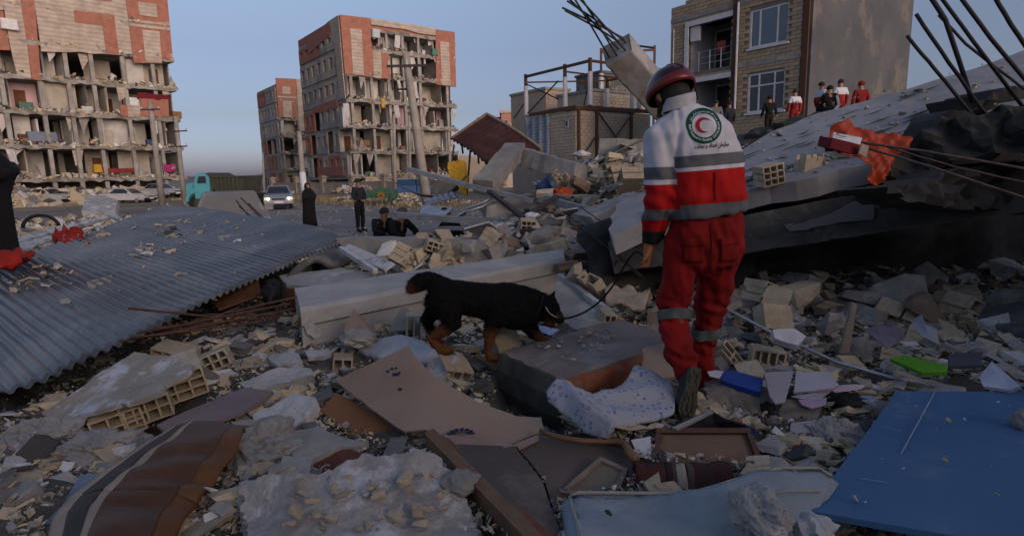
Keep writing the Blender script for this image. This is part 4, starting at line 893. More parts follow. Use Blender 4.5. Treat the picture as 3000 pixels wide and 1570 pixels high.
# sloping concrete frame
bar('concrete_beam','sloping concrete beam end rising to the foot of the maroon sheet','beam',(1415,550,9.2),(1512,438,10.6),.34,.26,CONC,.2,jag=.02,seed=3)
bar('concrete_beam','long grey concrete beam lying across the top of the middle heap','beam',(1508,452,10.8),(1700,508,9.9),.42,.30,CONC,-.1,jag=.015,seed=5)
bar('concrete_beam','low grey concrete beam lying behind the rescuer on the heap top','beam',(1755,430,12.5),(1905,436,12.2),.5,.35,CONC,0,jag=.02,seed=6)
bar('concrete_beam','pale wide concrete beam half buried right of the foil duct','beam',(1720,648,7.0),(1885,585,7.3),.5,.2,CONC_L,0,jag=.015,seed=7)
bar('concrete_beam','concrete beam under the rim of the low wall, right of the dog','beam',(1420,620,9.0),(1560,585,9.4),.3,.2,CONC,0,jag=.015,seed=9)
# low wall in front of the sitting people
bar('low_wall','long low grey concrete wall edge in front of the two sitting people','wall',(1000,735,7.0),(1500,742,6.6),.28,.34,mat('wall_edge',(.27,.265,.255),(.19,.185,.18),2.5,bump=.5,bscale=15,stain=(.35,.34,.33)),0,jag=.012,seed=12)
# curved grey sheet behind it
cc = at(1262,560,10.5); mb = MB(); mb.grid(lambda u,v: cc + Vector((-.65 + u * 1.3,.0 + v * .5,-.10 + .35 * (2 * u - .9) ** 2 * 1.0 - v * .06 + .05 * math.sin(u * 5))),16,6,.02)
tag(mb.build('curved_sheet',CONC_D,smooth=True),'curved dull grey sheet sagging in front of the leaning pole','metal sheet')
sheet('metal_sheet',[(1235,600,'Y',9.9),(1330,608,'Y',9.7),(1300,632,'Y',9.4),(1230,624,'Y',9.6)],.03,ALU,'pale grey flat panel left of the dark curved sheet, behind the profiles','panel',step=.15)
sheet('ribbed_sheet',[(1240,585,'Y',10.1),(1330,560,'Y',10.3),(1345,575,'Y',10.2),(1250,604,'Y',10)],.02,ALU,'small pale ribbed panel behind the flat grey panel','panel',step=.05,fn=lambda x,y: .02 * math.sin(x * 60))
sheet('metal_roof_sheet',[(1296,655,'Y',9.1),(1360,628,'Y',9.3),(1374,610,'Y',9.2)],.02,ALU,'narrow shiny strip among the metal profiles','metal sheet',step=.1)
# blue bucket and orange plastic in the heap
def bucket():
 p = at(1578,560,8.9); t = empty('bucket',p,'blue plastic bucket tipped over on the middle heap','bucket'); Mr = Matrix.Rotation(1.1,3,Vector((.3,1,0)).normalized())
 rr = [(.10,0),(.13,.13),(.145,.24),(.155,.24),(.155,.255),(.138,.25),(.12,.13),(.085,.015)]; mb = MB()
 mb.loft([[p + Mr @ Vector((r_ * math.cos(a_),r_ * math.sin(a_),z)) for a_ in np.linspace(0,2 * math.pi,19)[:-1]] for r_,z in rr]); mb.build('body',mat('blue_plastic',(.035,.075,.17),None,4,rough=.5,bump=0),t,smooth=True)
 mb = MB(); mb.tube([p + Mr @ Vector((.155 * math.cos(a_),.155 * math.sin(a_) * .3 ,.25 + .12 * math.sin(a_))) for a_ in np.linspace(0,math.pi,10)],.004,5); mb.build('handle',STEEL_D,t)
bucket()
sheet('plastic_rag',[(1616,553,'Y',8.9),(1650,548,'Y',9),(1682,556,'Y',8.9),(1676,570,'Y',8.7),(1630,572,'Y',8.7)],.02,mat('orange_rag',(.55,.08,.015),None,4,bump=.2),'bright orange rag beside the blue bucket','rag',step=.05,rough=.05)
# white plastic bags caught on the heap top
WHT = mat('white_plastic',(.62,.62,.66),(.48,.48,.52),8,rough=.5,bump=.5)
for (x,y,Y,w,l) in ((1705,450,11.5,.15,'white crumpled plastic bag on the crest of the middle heap'),(1612,462,11.2,.10,'small white rag left of the plastic bag on the heap crest'),(1640,632,7.6,.11,'white crumpled paper under the V shaped struts'),(1560,625,7.8,.10,'pale torn paper left of the V shaped struts')):
 p = at(x,y,Y); mb = MB(); mb.loft([[p + Vector((w * math.sin(f) * math.cos(a_) * (1 + .7 * noise.noise(Vector((x * .1,f * 2,a_ * 2)))),w * .7 * math.sin(f) * math.sin(a_),w * .55 * (1 - math.cos(f)) / 1.2 * (1 + .4 * noise.noise(Vector((a_,f,y)))) - .08)) for a_ in np.linspace(0,6.28,15)[:-1]] for f in np.linspace(.1,3.0,9)])
 tag(mb.build('plastic_bag',WHT),l,'bag')
# ================================================================== the foreground
def gz_(px,py):
 """first hit of a pixel's ray with the heaped ground"""
 d = ray(px,py); t = .8
 while t < 60:
  p = CAMLOC + d * (t / d.y)
  if p.z < H(p.x,p.y): return p
  t *= 1.012
 return p
# ------------------------------------------------------------------ corrugated sheet roof
def corrugated():
 S0 = Vector((0,0,.37)); Sn = Vector((0,-.09,1)).normalized(); on = lambda x,y: onplane(x,y,S0,Sn)
 a,c = on(176,723),on(592,889); rd = (c - a).normalized(); cr = Sn.cross(rd).normalized()     # ridge direction, across
 if cr.y < 0: cr = -cr
 out = [on(*p) for p in ((-160,1235),(0,1152),(120,1118),(260,1045),(420,985),(600,893),(740,828),(860,772),(930,741),(1025,703),(975,674),(890,668),(740,640),(600,612),(480,604),(420,625),(300,668),(150,720),(0,780),(-160,850))]
 o = out[0]; q = [((p - o).dot(rd),(p - o).dot(cr)) for p in out]; vmin,vmax = min(k[1] for k in q),max(k[1] for k in q)
 M_ = mat('galvanised_corrugated',(.155,.155,.158),(.095,.095,.10),1.6,rough=.36,metal=.35,bump=.15,bscale=30,stain=(.27,.25,.23),sscale=1.7,stlo=.50,sthi=.72)
 cap_poly([out[k] for k in (1,3,5,6,7,8,9,13,18)],.42)
 t = empty('corrugated_roof',out[0].lerp(out[9],.5),'large fallen corrugated iron roof sheet strewn with dust and small debris','roof sheet')
 pitch = .076; n = int((vmax - vmin) / (pitch / 6)); bounds = [vmin + (vmax - vmin) * k / 3 for k in range(4)]
 for s in range(3):                                              # three overlapping sheets
  mb = MB(); rows = []; v = bounds[s] - (.05 if s else 0); off = .006 * s
  while v <= bounds[s + 1]:
   xs = []
   for i in range(len(q)):
    (u0,v0),(u1_,v1_) = q[i],q[(i + 1) % len(q)]
    if (v0 > v) != (v1_ > v): xs.append(u0 + (u1_ - u0) * (v - v0) / (v1_ - v0))
   if len(xs) >= 2:
    ua,ub = min(xs),max(xs); row = []
    for k in range(31):
     u = ua + (ub - ua) * k / 30; p = o + rd * u + cr * v
     dents = .022 * noise.noise(p * .7) + .010 * noise.noise(p * 2.2)
     e_ = max(0,1 - (ub - u) / .5); bend = -.07 * e_ * e_ * sstep(3.2,4.6,v)      # far end bends down over the vault
     row.append(p + Sn * (.0165 * math.sin(v / pitch * 2 * math.pi) * (1 + .5 * noise.noise(p * 1.5)) + dents + off) + Vector((0,0,bend)))
    rows.append(row)
   v += pitch / 6
  vs = [p for r_ in rows for p in r_]; m = len(vs); vs += [p - Sn * .0025 for p in vs]; R_ = len(rows); fs = []
  for i in range(R_ - 1):
   for k in range(30):
    a_ = i * 31 + k; fs += [(a_,a_ + 1,a_ + 32,a_ + 31),(m + a_,m + a_ + 31,m + a_ + 32,m + a_ + 1)]
   for a_,b_ in ((i * 31,(i + 1) * 31),((i + 1) * 31 + 30,i * 31 + 30)): fs.append((a_,b_,m + b_,m + a_))
  mb.add(vs,fs); mb.build('sheet',M_,t,smooth=True)
 return on
onsheet = corrugated()
# ------------------------------------------------------------------ main beam and what lies round it
BEAMM = mat('beam_concrete',(.42,.41,.39),(.31,.30,.285),2.2,bump=.45,bscale=24,stain=(.28,.26,.22),sscale=1.6,stlo=.5,sthi=.75)
def main_beam():
 a0 = at(880,905,4.15); a1 = at(1655,757,5.7); b0 = at(862,842,4.85); b1 = at(1650,728,6.15)
 t = empty('concrete_beam',a0.lerp(a1,.5) - Vector((0,0,.4)),'long wide grey concrete beam lying behind the dog','beam'); n = 60; rings = []
 for i in range(n + 1):
  k = i / n; A_,B_ = a0.lerp(a1,k),b0.lerp(b1,k); e = (B_ - A_).normalized(); up = Vector((0,0,1)); j = lambda s,a=.006: noise.noise(A_ * 5 + Vector((s,0,0))) * a
  endj = Vector((noise.noise(Vector((k * 9,1,1))) * .03,0,0))
  hh = .40
  rings.append([A_ + e * .035 + up * j(1),A_ - up * (.03 + j(2)),A_ - up * .13 + e * j(9,.004),A_ + e * .03 - up * .15,A_ + e * .03 - up * hh,B_ - up * hh,B_ - up * .03,B_ - e * .03 + up * j(4)])
 cap_poly([a0,a1,b1,b0],.30); mb = MB(); mb.loft(rings); mb.build('shaft',BEAMM,t)
 mb = MB(); sheet_mesh(mb,[onplane(x,y,a0 - Vector((0,.02,0)) + (b0 - a0) * .04,Vector((.15,-1,0)).normalized()) for x,y in K_(800,650,.4452,(200,650),(240,640),(300,700),(320,745),(280,770),(225,740))],.012,step=.03,edge=.012,down=Vector((0,1,0)),rough=.01); mb.build('paint_splash',mat('white_splash',(.45,.45,.44),(.3,.3,.29),30),t)
main_beam()
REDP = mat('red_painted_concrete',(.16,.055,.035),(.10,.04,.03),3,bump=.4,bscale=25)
def slab_red(name,label,pts,th,seed,mside,cat='slab',top=CONC):
 """a concrete slab whose broken side keeps its red paint: top sheet and a painted side part"""
 P_ = [P3(p) for p in pts]; t = empty(name,P_[0],label,cat)
 mb = MB(); sheet_mesh(mb,P_,th,step=.05,rough=.01,edge=.008,seed=seed); mb.build('body',top,t); return t,P_
t,P_ = slab_red('concrete_slab','flat concrete slab with a red painted edge behind the main beam end',[(815,806,.80),(1000,784,.84),(1100,800,.84),(1010,840,.80),(840,836,.76)],.30,4,None)
mb = MB(); sheet_mesh(mb,[P_[4] + Vector((0,-.01,-.03)),P_[3] + Vector((0,-.01,-.03)),P_[3] + Vector((0,-.01,-.28)),P_[4] + Vector((0,-.01,-.28))],.01,step=.05,edge=.01,down=Vector((0,1,0))); mb.build('painted_edge',REDP,t)
# vault under the far end of the corrugated sheet
mb = MB(); va,vb = at(820,802,5.6),at(1000,762,6.2)
mb.grid(lambda u,v: va.lerp(vb,u) + Vector((0,v * .9,.2 * math.sin(min(1,u * 1.25) * math.pi / 1.2) - .1)),20,6,.07); tag(mb.build('concrete_vault',CONC_D,smooth=True),'curved broken concrete shell under the far end of the corrugated roof','shell')
# white door leaf pieces
WHP = mat('white_painted_wood',(.55,.55,.55),(.42,.42,.42),4,rough=.6,bump=.15,stain=(.25,.24,.22),sscale=5)
bar('window_frame_bar','white broken frame bar leaning on the beam, the lower of two','frame',(998,728,6.2),(1100,795,5.3),.05,.05,WHP)
bar('window_frame_bar','white broken frame bar leaning on the beam, the upper of two','frame',(1012,726,6.25),(1142,784,5.4),.12,.03,WHP,.5)
# black bag under the roof edge
BLK = mat('black_bag',(.012,.012,.014),(.008,.008,.01),6,rough=.7,bump=.6,bscale=12)
def blobc(name,label,cat,c,rx,ry,rz,m,amp=.25,f=3,seed=0,n=18,k=10,smooth=True,group=None,parent=None):
 c = Vector(c); mb = MB(); rings = []
 for i in range(k + 1):
  ph = .06 + (math.pi - .12) * i / k; rg = []
  for a_ in np.linspace(0,2 * math.pi,n + 1)[:-1]:
   d = Vector((math.sin(ph) * math.cos(a_),math.sin(ph) * math.sin(a_),math.cos(ph))); q = 1 + amp * noise.noise(d * f + Vector((seed,0,0))) + amp * .5 * noise.noise(d * f * 2.7 + Vector((seed,3,0))) + amp * .28 * noise.noise(d * f * 7 + Vector((seed,5,0)))
   rg.append(c + Vector((d.x * rx,d.y * ry,d.z * rz)) * q)
  rings.append(rg)
 mb.loft(rings); return tag(mb.build(name,m,parent,smooth=smooth),label,cat,group)
blobc('rubbish_bag','black plastic rubbish bag stuffed under the corrugated roof edge','bag',at(796,862,5.1),.07,.10,.13,BLK,.6,4,4)
sheet('brown_board',[(620,885,'Y',5.0),(755,815,'Y',5.4),(765,860,'Y',5.2),(640,905,'Y',4.8)],.02,WOOD_D,'brown board in the dark gap under the corrugated roof','board',step=.1,down=Vector((0,1,0)))
# rusty rods below the roof edge
RR = [((375,903,3.75),(640,930,4.05),'rusty rod sticking out over the corrugated roof edge'),((350,1000,3.6),(860,905,4.3),'rusty rod lowest in the bundle under the roof edge'),((400,975,3.7),(850,890,4.4),'rusty rod second in the bundle under the roof edge'),
      ((560,940,4.2),(870,870,4.5),'rusty rod highest in the bundle near the beam end'),((380,990,3.62),(760,945,4.1),'rusty rod crossing the bundle flatly near the bricks'),((450,960,3.9),(820,930,4.3),'dark rod between the bundle and the beam end'),
      ((600,920,4.3),(860,925,4.4),'short rusty rod running to the beam end'),((500,985,3.8),(700,900,4.4),'rusty rod crossing the others steeply under the roof')]
rods('rod','','rod',[([r_[0],r_[1]],.009,r_[2]) for r_ in RR],.009,RUST,'rusty rods under the corrugated roof edge')
# twigs of rebar standing behind the roof
rods('rebar','','rebar',[([(692,588,10.0),(738,645,9.6)],.012,'rebar sticking up behind the corrugated roof, leftmost'),([(706,580,10.0),(770,645,9.6)],.012,'rebar sticking up behind the corrugated roof, the tallest'),
     ([(728,596,10.0),(778,646,9.7)],.012,'rebar sticking up behind the corrugated roof, rightmost'),([(700,605,10.0),(750,645,9.6)],.010,'rebar behind the corrugated roof, shortest of the cluster')],.012,RUST,'rebars behind the corrugated roof')
# ------------------------------------------------------------------ hollow clay blocks
def hollow(label,c,size,nx,nz,rot,m=BRK,jag=.0,seed=0,group='hollow clay bricks',miss=0,t=.011):
 """size = (width, length, height); holes run along the length; jag breaks the far end"""
 w,l,h = size; r = random.Random(seed); mb = MB()
 if c[1] > 1.5 and group: cap_poly([Vector(c) + Vector((x_ * .15,y_ * .15,0)) for x_,y_ in ((-1,-1.4),(1,-1.4),(1,1),(-1,1))],h / 2)
 cw,ch = (w - t) / nx,(h - t) / nz
 E_ = lambda: l / 2 - (r.uniform(0,jag) if jag else 0)
 for i in range(nx + 1):
  for k in range(nz):
   if miss and r.random() < miss: continue
   x = -w / 2 + i * cw; z = -h / 2 + k * ch; y1_,y0_ = E_(),-l / 2 + (r.uniform(0,.012) if jag else 0)
   mb.box8([(x,y0_,z),(x + t,y0_,z),(x + t,y1_,z),(x,y1_,z),(x,y0_,z + ch + t),(x + t,y0_,z + ch + t),(x + t,y1_ - (r.uniform(0,jag * .4)),z + ch + t),(x,y1_,z + ch + t)])
 for k in range(nz + 1):
  for i in range(nx):
   if miss and r.random() < miss * .8: continue
   x = -w / 2 + i * cw + t; z = -h / 2 + k * ch; y1_,y0_ = E_(),-l / 2 + (r.uniform(0,.012) if jag else 0)
   mb.box8([(x,y0_,z + .0006),(x + cw - t,y0_,z + .0006),(x + cw - t,y1_,z + .0006),(x,y1_,z + .0006),(x,y0_,z + t - .0006),(x + cw - t,y0_,z + t - .0006),(x + cw - t,y1_ - (r.uniform(0,jag * .4)),z + t - .0006),(x,y1_,z + t - .0006)])
 o = mb.build('hollow_brick',m,loc=(0,0,0),fix=False); o.location = c; o.rotation_euler = [R(k) for k in rot]
 return tag(o,label,'brick',group)
HB = lambda px,py,z,*a,**k: hollow(k.pop('label'),P3((px,py,z)),*a,**k)
hollow('pale nine hole brick on the leaning slab edge beside the rescuer',at(2252,512,4.85),(.19,.16,.17),3,3,(4,-12,8),seed=1)
hollow('broken brick stub standing on the leaning slab with jagged top',at(2368,478,4.95),(.19,.17,.12),3,2,(95,0,20),seed=2,jag=.06)
hollow('brick half hidden behind the orange cloth on the slab',at(2492,455,5.0),(.28,.14,.13),4,2,(0,-10,30),seed=3)
hollow('nine hole brick facing the viewer in the middle of the heap',at(1546,664,7.3),(.19,.20,.19),3,3,(10,5,5),seed=4,jag=.03)
hollow('dark brick tilted below the nine hole brick on the heap',at(1664,696,6.9),(.19,.18,.14),4,2,(20,15,-10),seed=5)
hollow('small broken brick in a gap right of the boards by the dog',P3((1778,925,.72)),(.10,.14,.07),2,1,(10,10,15),seed=6)
hollow('brick standing on end behind the dog at the beam foot',at(1222,962,4.1),(.16,.15,.22),3,1,(0,4,12),seed=7,m=BRK)
hollow('open eight hole brick between the legs of the dog',at(1474,985,3.8),(.17,.20,.13),4,2,(70,-12,25),seed=8,jag=.03)
hollow('broken open brick with torn cells beside the large cardboard',P3((1312,1090,.53)),(.22,.22,.19),3,2,(25,20,35),seed=9,jag=.08,miss=.1)
hollow('small two hole brick standing left of the large cardboard',P3((1005,1060,.5)),(.13,.14,.09),2,1,(0,8,14),seed=10)
hollow('brick with six holes behind the white dusted wall chunk',P3((515,1040,.56)),(.26,.16,.12),3,2,(8,14,-6),seed=11)
hollow('brick with small cells lying right of the white dusted chunk',P3((625,1055,.54)),(.22,.18,.12),4,2,(-5,-18,22),seed=12)
hollow('brick end with three holes under the slab behind the rescuer',at(2225,855,4.2),(.16,.2,.16),2,3,(0,20,30),seed=13,jag=.05)
hollow('ribbed brick fragment tipped forward under the slab',at(2265,935,3.85),(.22,.18,.12),4,1,(60,10,10),seed=14)
hollow('flat brick fragment with two cells right of the rescuer boots',at(2245,1040,3.5),(.2,.16,.10),4,1,(0,6,-12),seed=15,jag=.04)
hollow('brick with a fine grid of cells near the green book',at(2478,1085,3.35),(.16,.12,.14),4,3,(30,10,20),seed=16)
hollow('pale brick left in the heap at the right of the low wall',at(1272,720,6.6),(.2,.18,.12),3,2,(10,20,20),seed=17,jag=.04)
hollow('pale block tipped on the rubble right of the low wall end',at(1442,698,6.6),(.2,.2,.17),2,2,(35,10,70),seed=18)
hollow('brick left of the white papers near the blue binder',at(2270,885,4.0),(.2,.2,.12),3,2,(10,-30,50),seed=19,jag=.04)
# the chunk of wall with white plaster: two courses of hollow bricks under a plaster skin
def wall_chunk():
 cap_poly([P3(p) for p in ((380,1030,.74),(585,1060,.72),(600,1180,.60),(500,1260,.54),(370,1310,.48),(230,1290,.48),(110,1230,.50))],.27); t = empty('wall_chunk',P3((430,1160,.42)),'tilted chunk of hollow brick wall with white plaster skin at the left','wall chunk')
 sk = [(398,1030,.74),(470,1040,.74),(573,1068,.72),(560,1082,.72),(478,1130,.68),(480,1145,.68),(373,1178,.64),(250,1215,.58),(170,1222,.53),(120,1212,.52),(205,1160,.60),(300,1085,.68)]
 mb = MB(); sheet_mesh(mb,[P3(p) for p in sk],.025,step=.04,rough=.012,edge=.012,seed=4); mb.build('plaster_skin',mat('white_plaster_skin',(.34,.31,.27),(.26,.23,.19),5,bump=.5,stain=(.50,.50,.54),sscale=6,stlo=.50,sthi=.60),t)
 for k,(px,py,z,yaw,nx_,nz_) in enumerate(((528,1122,.62,33,3,3),(427,1192,.55,30,4,2),(345,1235,.50,30,3,2))):
  o = hollow(None,(0,0,0),(.24,.34,.17 if nz_ == 3 else .14),nx_,nz_,(6,-10,yaw),seed=30 + k,jag=.03); del o['category'],o['group']; o.name = 'brick'; o.parent = t; o.location = P3((px,py,z)) - WP(t) + Vector((-.07,.12,0))
wall_chunk()
# ------------------------------------------------------------------ large block with a red painted side
def red_block():
 cap_poly([P3(p) for p in ((1440,1040,.62),(1646,1112,.62),(1640,1240,.62),(1520,1260,.62),(1435,1190,.62))],.3)
 top = [(1468,1033,.66),(1579,1000,.68),(1690,968,.70),(1779,946,.71),(1824,939,.72),(1900,958,.73),(1960,985,.73),(1882,1033,.72),(1646,1110,.66)]
 t,P_ = slab_red('concrete_block','big concrete block with a red painted side in front of the rescuer',top,.20,7,None,'block',mat('dusty_red_grey',(.21,.175,.165),(.15,.125,.12),4,bump=.6,bscale=22,stain=(.24,.23,.215),sscale=2.5))
 mb = MB(); n_ = 12; rings = []
 a,c = P_[8],P_[7]
 for i in range(n_ + 1): p = a.lerp(c,i / n_); rings.append([p + Vector((.0,-.012,-.004)),p + Vector((0,-.03,-.05)),p + Vector((0,-.03,-.30)),p + Vector((0,.05,-.30)),p + Vector((0,.05,-.02))])
 mb.loft(rings); mb.build('painted_side',mat('orange_red_paint',(.26,.075,.035),(.17,.055,.03),4,bump=.3,stain=(.15,.12,.1),sscale=5),t)
 a,c = P_[0],P_[8]; mb = MB(); rings = []
 for i in range(n_ + 1):
  p = a.lerp(c,i / n_); j = noise.noise(p * 8) * .02; rings.append([p + Vector((-.01 + j,-.01,-.002)),p + Vector((-.03,-.03 + j,-.1)),p + Vector((-.02 + j,-.03,-.22)),p + Vector((.03,0,-.36 + j)),p + Vector((.15,.15,-.36)),p + Vector((.1,.1,-.02))])
 mb.loft(rings); mb.build('broken_side',mat('dark_core',(.10,.095,.08),(.055,.05,.045),6,bump=.8,bscale=18),t)
red_block()
# ------------------------------------------------------------------ boards and furniture pieces
CARD = mat('tan_board',(.30,.215,.165),(.245,.175,.135),1.4,rough=.85,bump=.15,stain=(.25,.215,.185),sscale=2.2,stlo=.45,sthi=.8)
CARD_D = mat('tan_board_inner',(.24,.115,.055),(.18,.085,.04),2,bump=.1)
def tan_board():
 pts = [(980,1114,.66),(1090,1062,.76),(1196,1013,.84),(1213,1042,.81),(1272,1101,.74),(1403,1178,.64),(1517,1220,.58),(1585,1222,.56),(1593,1262,.54),(1496,1302,.53),(1378,1282,.54),(1306,1278,.56),(1293,1296,.56),(1247,1256,.58),(1183,1262,.59),(1103,1207,.61)]
 t = empty('cardboard_sheet',P3((1250,1200,.5)),'large tan fibreboard sheet bent across the rubble in the centre foreground','board')
 mb = MB(); sheet_mesh(mb,[P3(p) for p in pts],.012,step=.035,edge=.003,seed=3); mb.build('panel',CARD,t,smooth=False)
 mb = MB(); sheet_mesh(mb,[P3(p) for p in ((985,1150,.60),(1110,1215,.56),(1190,1275,.50),(1240,1300,.46),(1196,1340,.40),(1103,1334,.44),(1010,1265,.50),(938,1199,.55))],.01,step=.05,seed=4); mb.build('flap',CARD_D,t)
 up = Vector((0,0,.012)); BLUP = mat('blue_print',(.02,.025,.06),None,5,bump=0)
 c = P3((1350,1276,.578)) + up * .5; mb = MB()
 for k in range(7):
  a_ = R(8 + k * 27); d = Vector((math.cos(a_),math.sin(a_),0)); s = Vector((-d.y,d.x,0)); mb.prism([c + d * .02,c + d * .055 + s * .011,c + d * .068,c + d * .055 - s * .011],(0,0,.003))
 mb.build('flower_print',BLUP,t)
 for (x,y,w) in ((1160,1100,.018),(1148,1084,.008),(1160,1082,.006),(1136,1092,.008),(1170,1096,.006),(1172,1144,.010)):
  zz = .755 if y < 1120 else .70; p = P3((x,y,zz)) ; mb = MB(); sheet_mesh(mb,[p + Vector((-w,-w * .6,.005)),p + Vector((w,-w * .6,.005)),p + Vector((w,w * .6,.012)),p + Vector((-w,w * .6,.012))],.004,step=.05); mb.build('printed_mark',BLUP,t)
tan_board()
WOOD = mat('brown_laminate',(.105,.078,.068),(.075,.057,.05),2,rough=.6,bump=.15,stain=(.15,.12,.105),sscale=3)
WOODP = mat('pinkish_edge',(.33,.23,.20),(.26,.18,.155),6,bump=.2)
PLY = mat('plywood_edge',(.20,.125,.075),(.14,.09,.055),8,bump=.3,wave=('X',40,4,.12))
def furniture():
 t = empty('broken_table_top',P3((1480,1420,.45)),'broken dark table top split along a curve above the pale mattress','table top')
 mb = MB(); sheet_mesh(mb,[P3(p) for p in ((1318,1300,.60),(1505,1306,.56),(1545,1352,.55),(1590,1410,.54),(1612,1482,.54),(1638,1545,.53),(1628,1600,.53),(1560,1580,.57),(1440,1440,.60))],.022,step=.05,seed=1); mb.build('panel',WOOD,t)
 mb = MB(); sheet_mesh(mb,[P3(p) for p in ((1293,1272,.585),(1340,1278,.58),(1420,1286,.57),(1508,1303,.562),(1440,1318,.572),(1330,1308,.59))],.02,step=.05,edge=.004,seed=2); mb.build('torn_edge',WOODP,t)
 t2 = empty('cabinet_side_panel',P3((1700,1400,.42)),'dark dusty cabinet panel with a pink torn corner under the small frame','panel')
 mb = MB(); sheet_mesh(mb,[P3(p) for p in ((1505,1302,.54),(1576,1272,.545),(1700,1288,.53),(1830,1317,.51),(1864,1345,.50),(1862,1440,.47),(1740,1475,.46),(1655,1500,.47),(1618,1480,.49),(1596,1408,.51),(1552,1350,.53))],.02,step=.06,seed=3); mb.build('panel',mat('dusty_laminate',(.135,.105,.092),(.095,.075,.066),2,rough=.7,bump=.2,stain=(.22,.20,.185),sscale=5,stlo=.6,sthi=.75),t2)
 mb = MB(); sheet_mesh(mb,[P3(p) for p in ((1505,1302,.556),(1576,1272,.561),(1580,1284,.56),(1520,1312,.553))],.012,step=.05,edge=.003); mb.build('torn_corner',WOODP,t2)
 t3 = empty('plywood_board',P3((1420,1420,.4)),'long narrow board on edge running down to the bottom edge','board')
 a,c = P3((1256,1262,.62)),P3((1590,1600,.60)); s = Vector((.012,.008,0)); mb = MB(); n_ = 14
 mb.loft([[a.lerp(c,i / n_) + k for k in (Vector((-.018,-.018,0)),Vector((.02,.02,.004)),Vector((.05,.03,-.16)),Vector((.0,-.02,-.16)))] for i in range(n_ + 1)]); mb.build('board',PLY,t3)
 t4 = empty('veneer_board',P3((1400,1400,.42)),'thin brown veneer board edge between the long board and table top','board')
 a,c = P3((1300,1286,.60)),P3((1626,1600,.56)); mb = MB(); mb.loft([[a.lerp(c,i / n_) + k for k in (Vector((-.008,-.010,.003)),Vector((.02,.01,.003)),Vector((.02,.01,-.02)),Vector((-.008,-.010,-.02)))] for i in range(n_ + 1)]); mb.build('board',mat('red_brown_edge',(.20,.09,.05),(.14,.06,.035),10),t4)
 # curved wooden rail
 mb = MB(); mb.tube([P3(p) for p in ((1583,1260,.585),(1620,1276,.585),(1661,1285,.58),(1710,1292,.57),(1767,1293,.56),(1810,1292,.56),(1832,1302,.56),(1846,1328,.55),(1862,1346,.55))],[.010,.013,.014,.014,.014,.015,.018,.022,.02],8); tag(mb.build('curved_wooden_rail',mat('varnished_wood',(.20,.11,.055),(.14,.075,.035),6,rough=.4,bump=.1),smooth=True),'curved varnished wooden rail lying across the dark panels','rail')
furniture()
def framed(name,label,pts,zt,bw_,m_in,m_fr,depth=.03):
 P_ = [P3(p) for p in pts]; cap_poly(P_,.12); t = empty(name,P_[0],label,'drawer'); c = sum(P_,Vector()) / 4; n = (P_[1] - P_[0]).cross(P_[3] - P_[0]).normalized(); n = n if n.z > 0 else -n
 mb = MB(); q = [c + (p - c) * .96 - n * depth * .5 for p in P_]; mb.prism(q,n * -.006); mb.build('panel',m_in,t)
 for i in range(4):
  a,b_ = P_[i],P_[(i + 1) % 4]; d = (b_ - a).normalized(); ins = (n.cross(d)); ins = ins if ins.dot(c - a) > 0 else -ins
  k = bw_ if i % 2 == 0 else 0
  mb = MB(); mb.prism([a + d * k * .98,b_ - d * k * .98,b_ - d * k * .98 + ins * bw_,a + d * k * .98 + ins * bw_],n * -depth * 1.6); mb.build('frame_bar',m_fr,t,bevel=.002)
 return t
framed('small_drawer','small wooden frame with a greenish panel lying on the dark cabinet panel',((1636,1440,.50),(1758,1335,.55),(1842,1372,.53),(1800,1462,.49)),0,.022,mat('green_tan_panel',(.20,.175,.13),(.165,.145,.11),4),mat('frame_wood',(.26,.20,.155),(.19,.145,.11),9))
framed('drawer','upturned wooden drawer with a tan bottom panel below the rescuer boots',((1912,1378,.47),(1922,1252,.60),(2198,1252,.60),(2246,1378,.47)),0,.024,mat('drawer_bottom',(.21,.145,.105),(.16,.11,.08),2.5,stain=(.13,.085,.06),sscale=3),mat('drawer_wood',(.13,.07,.055),(.09,.05,.04),9),.05)
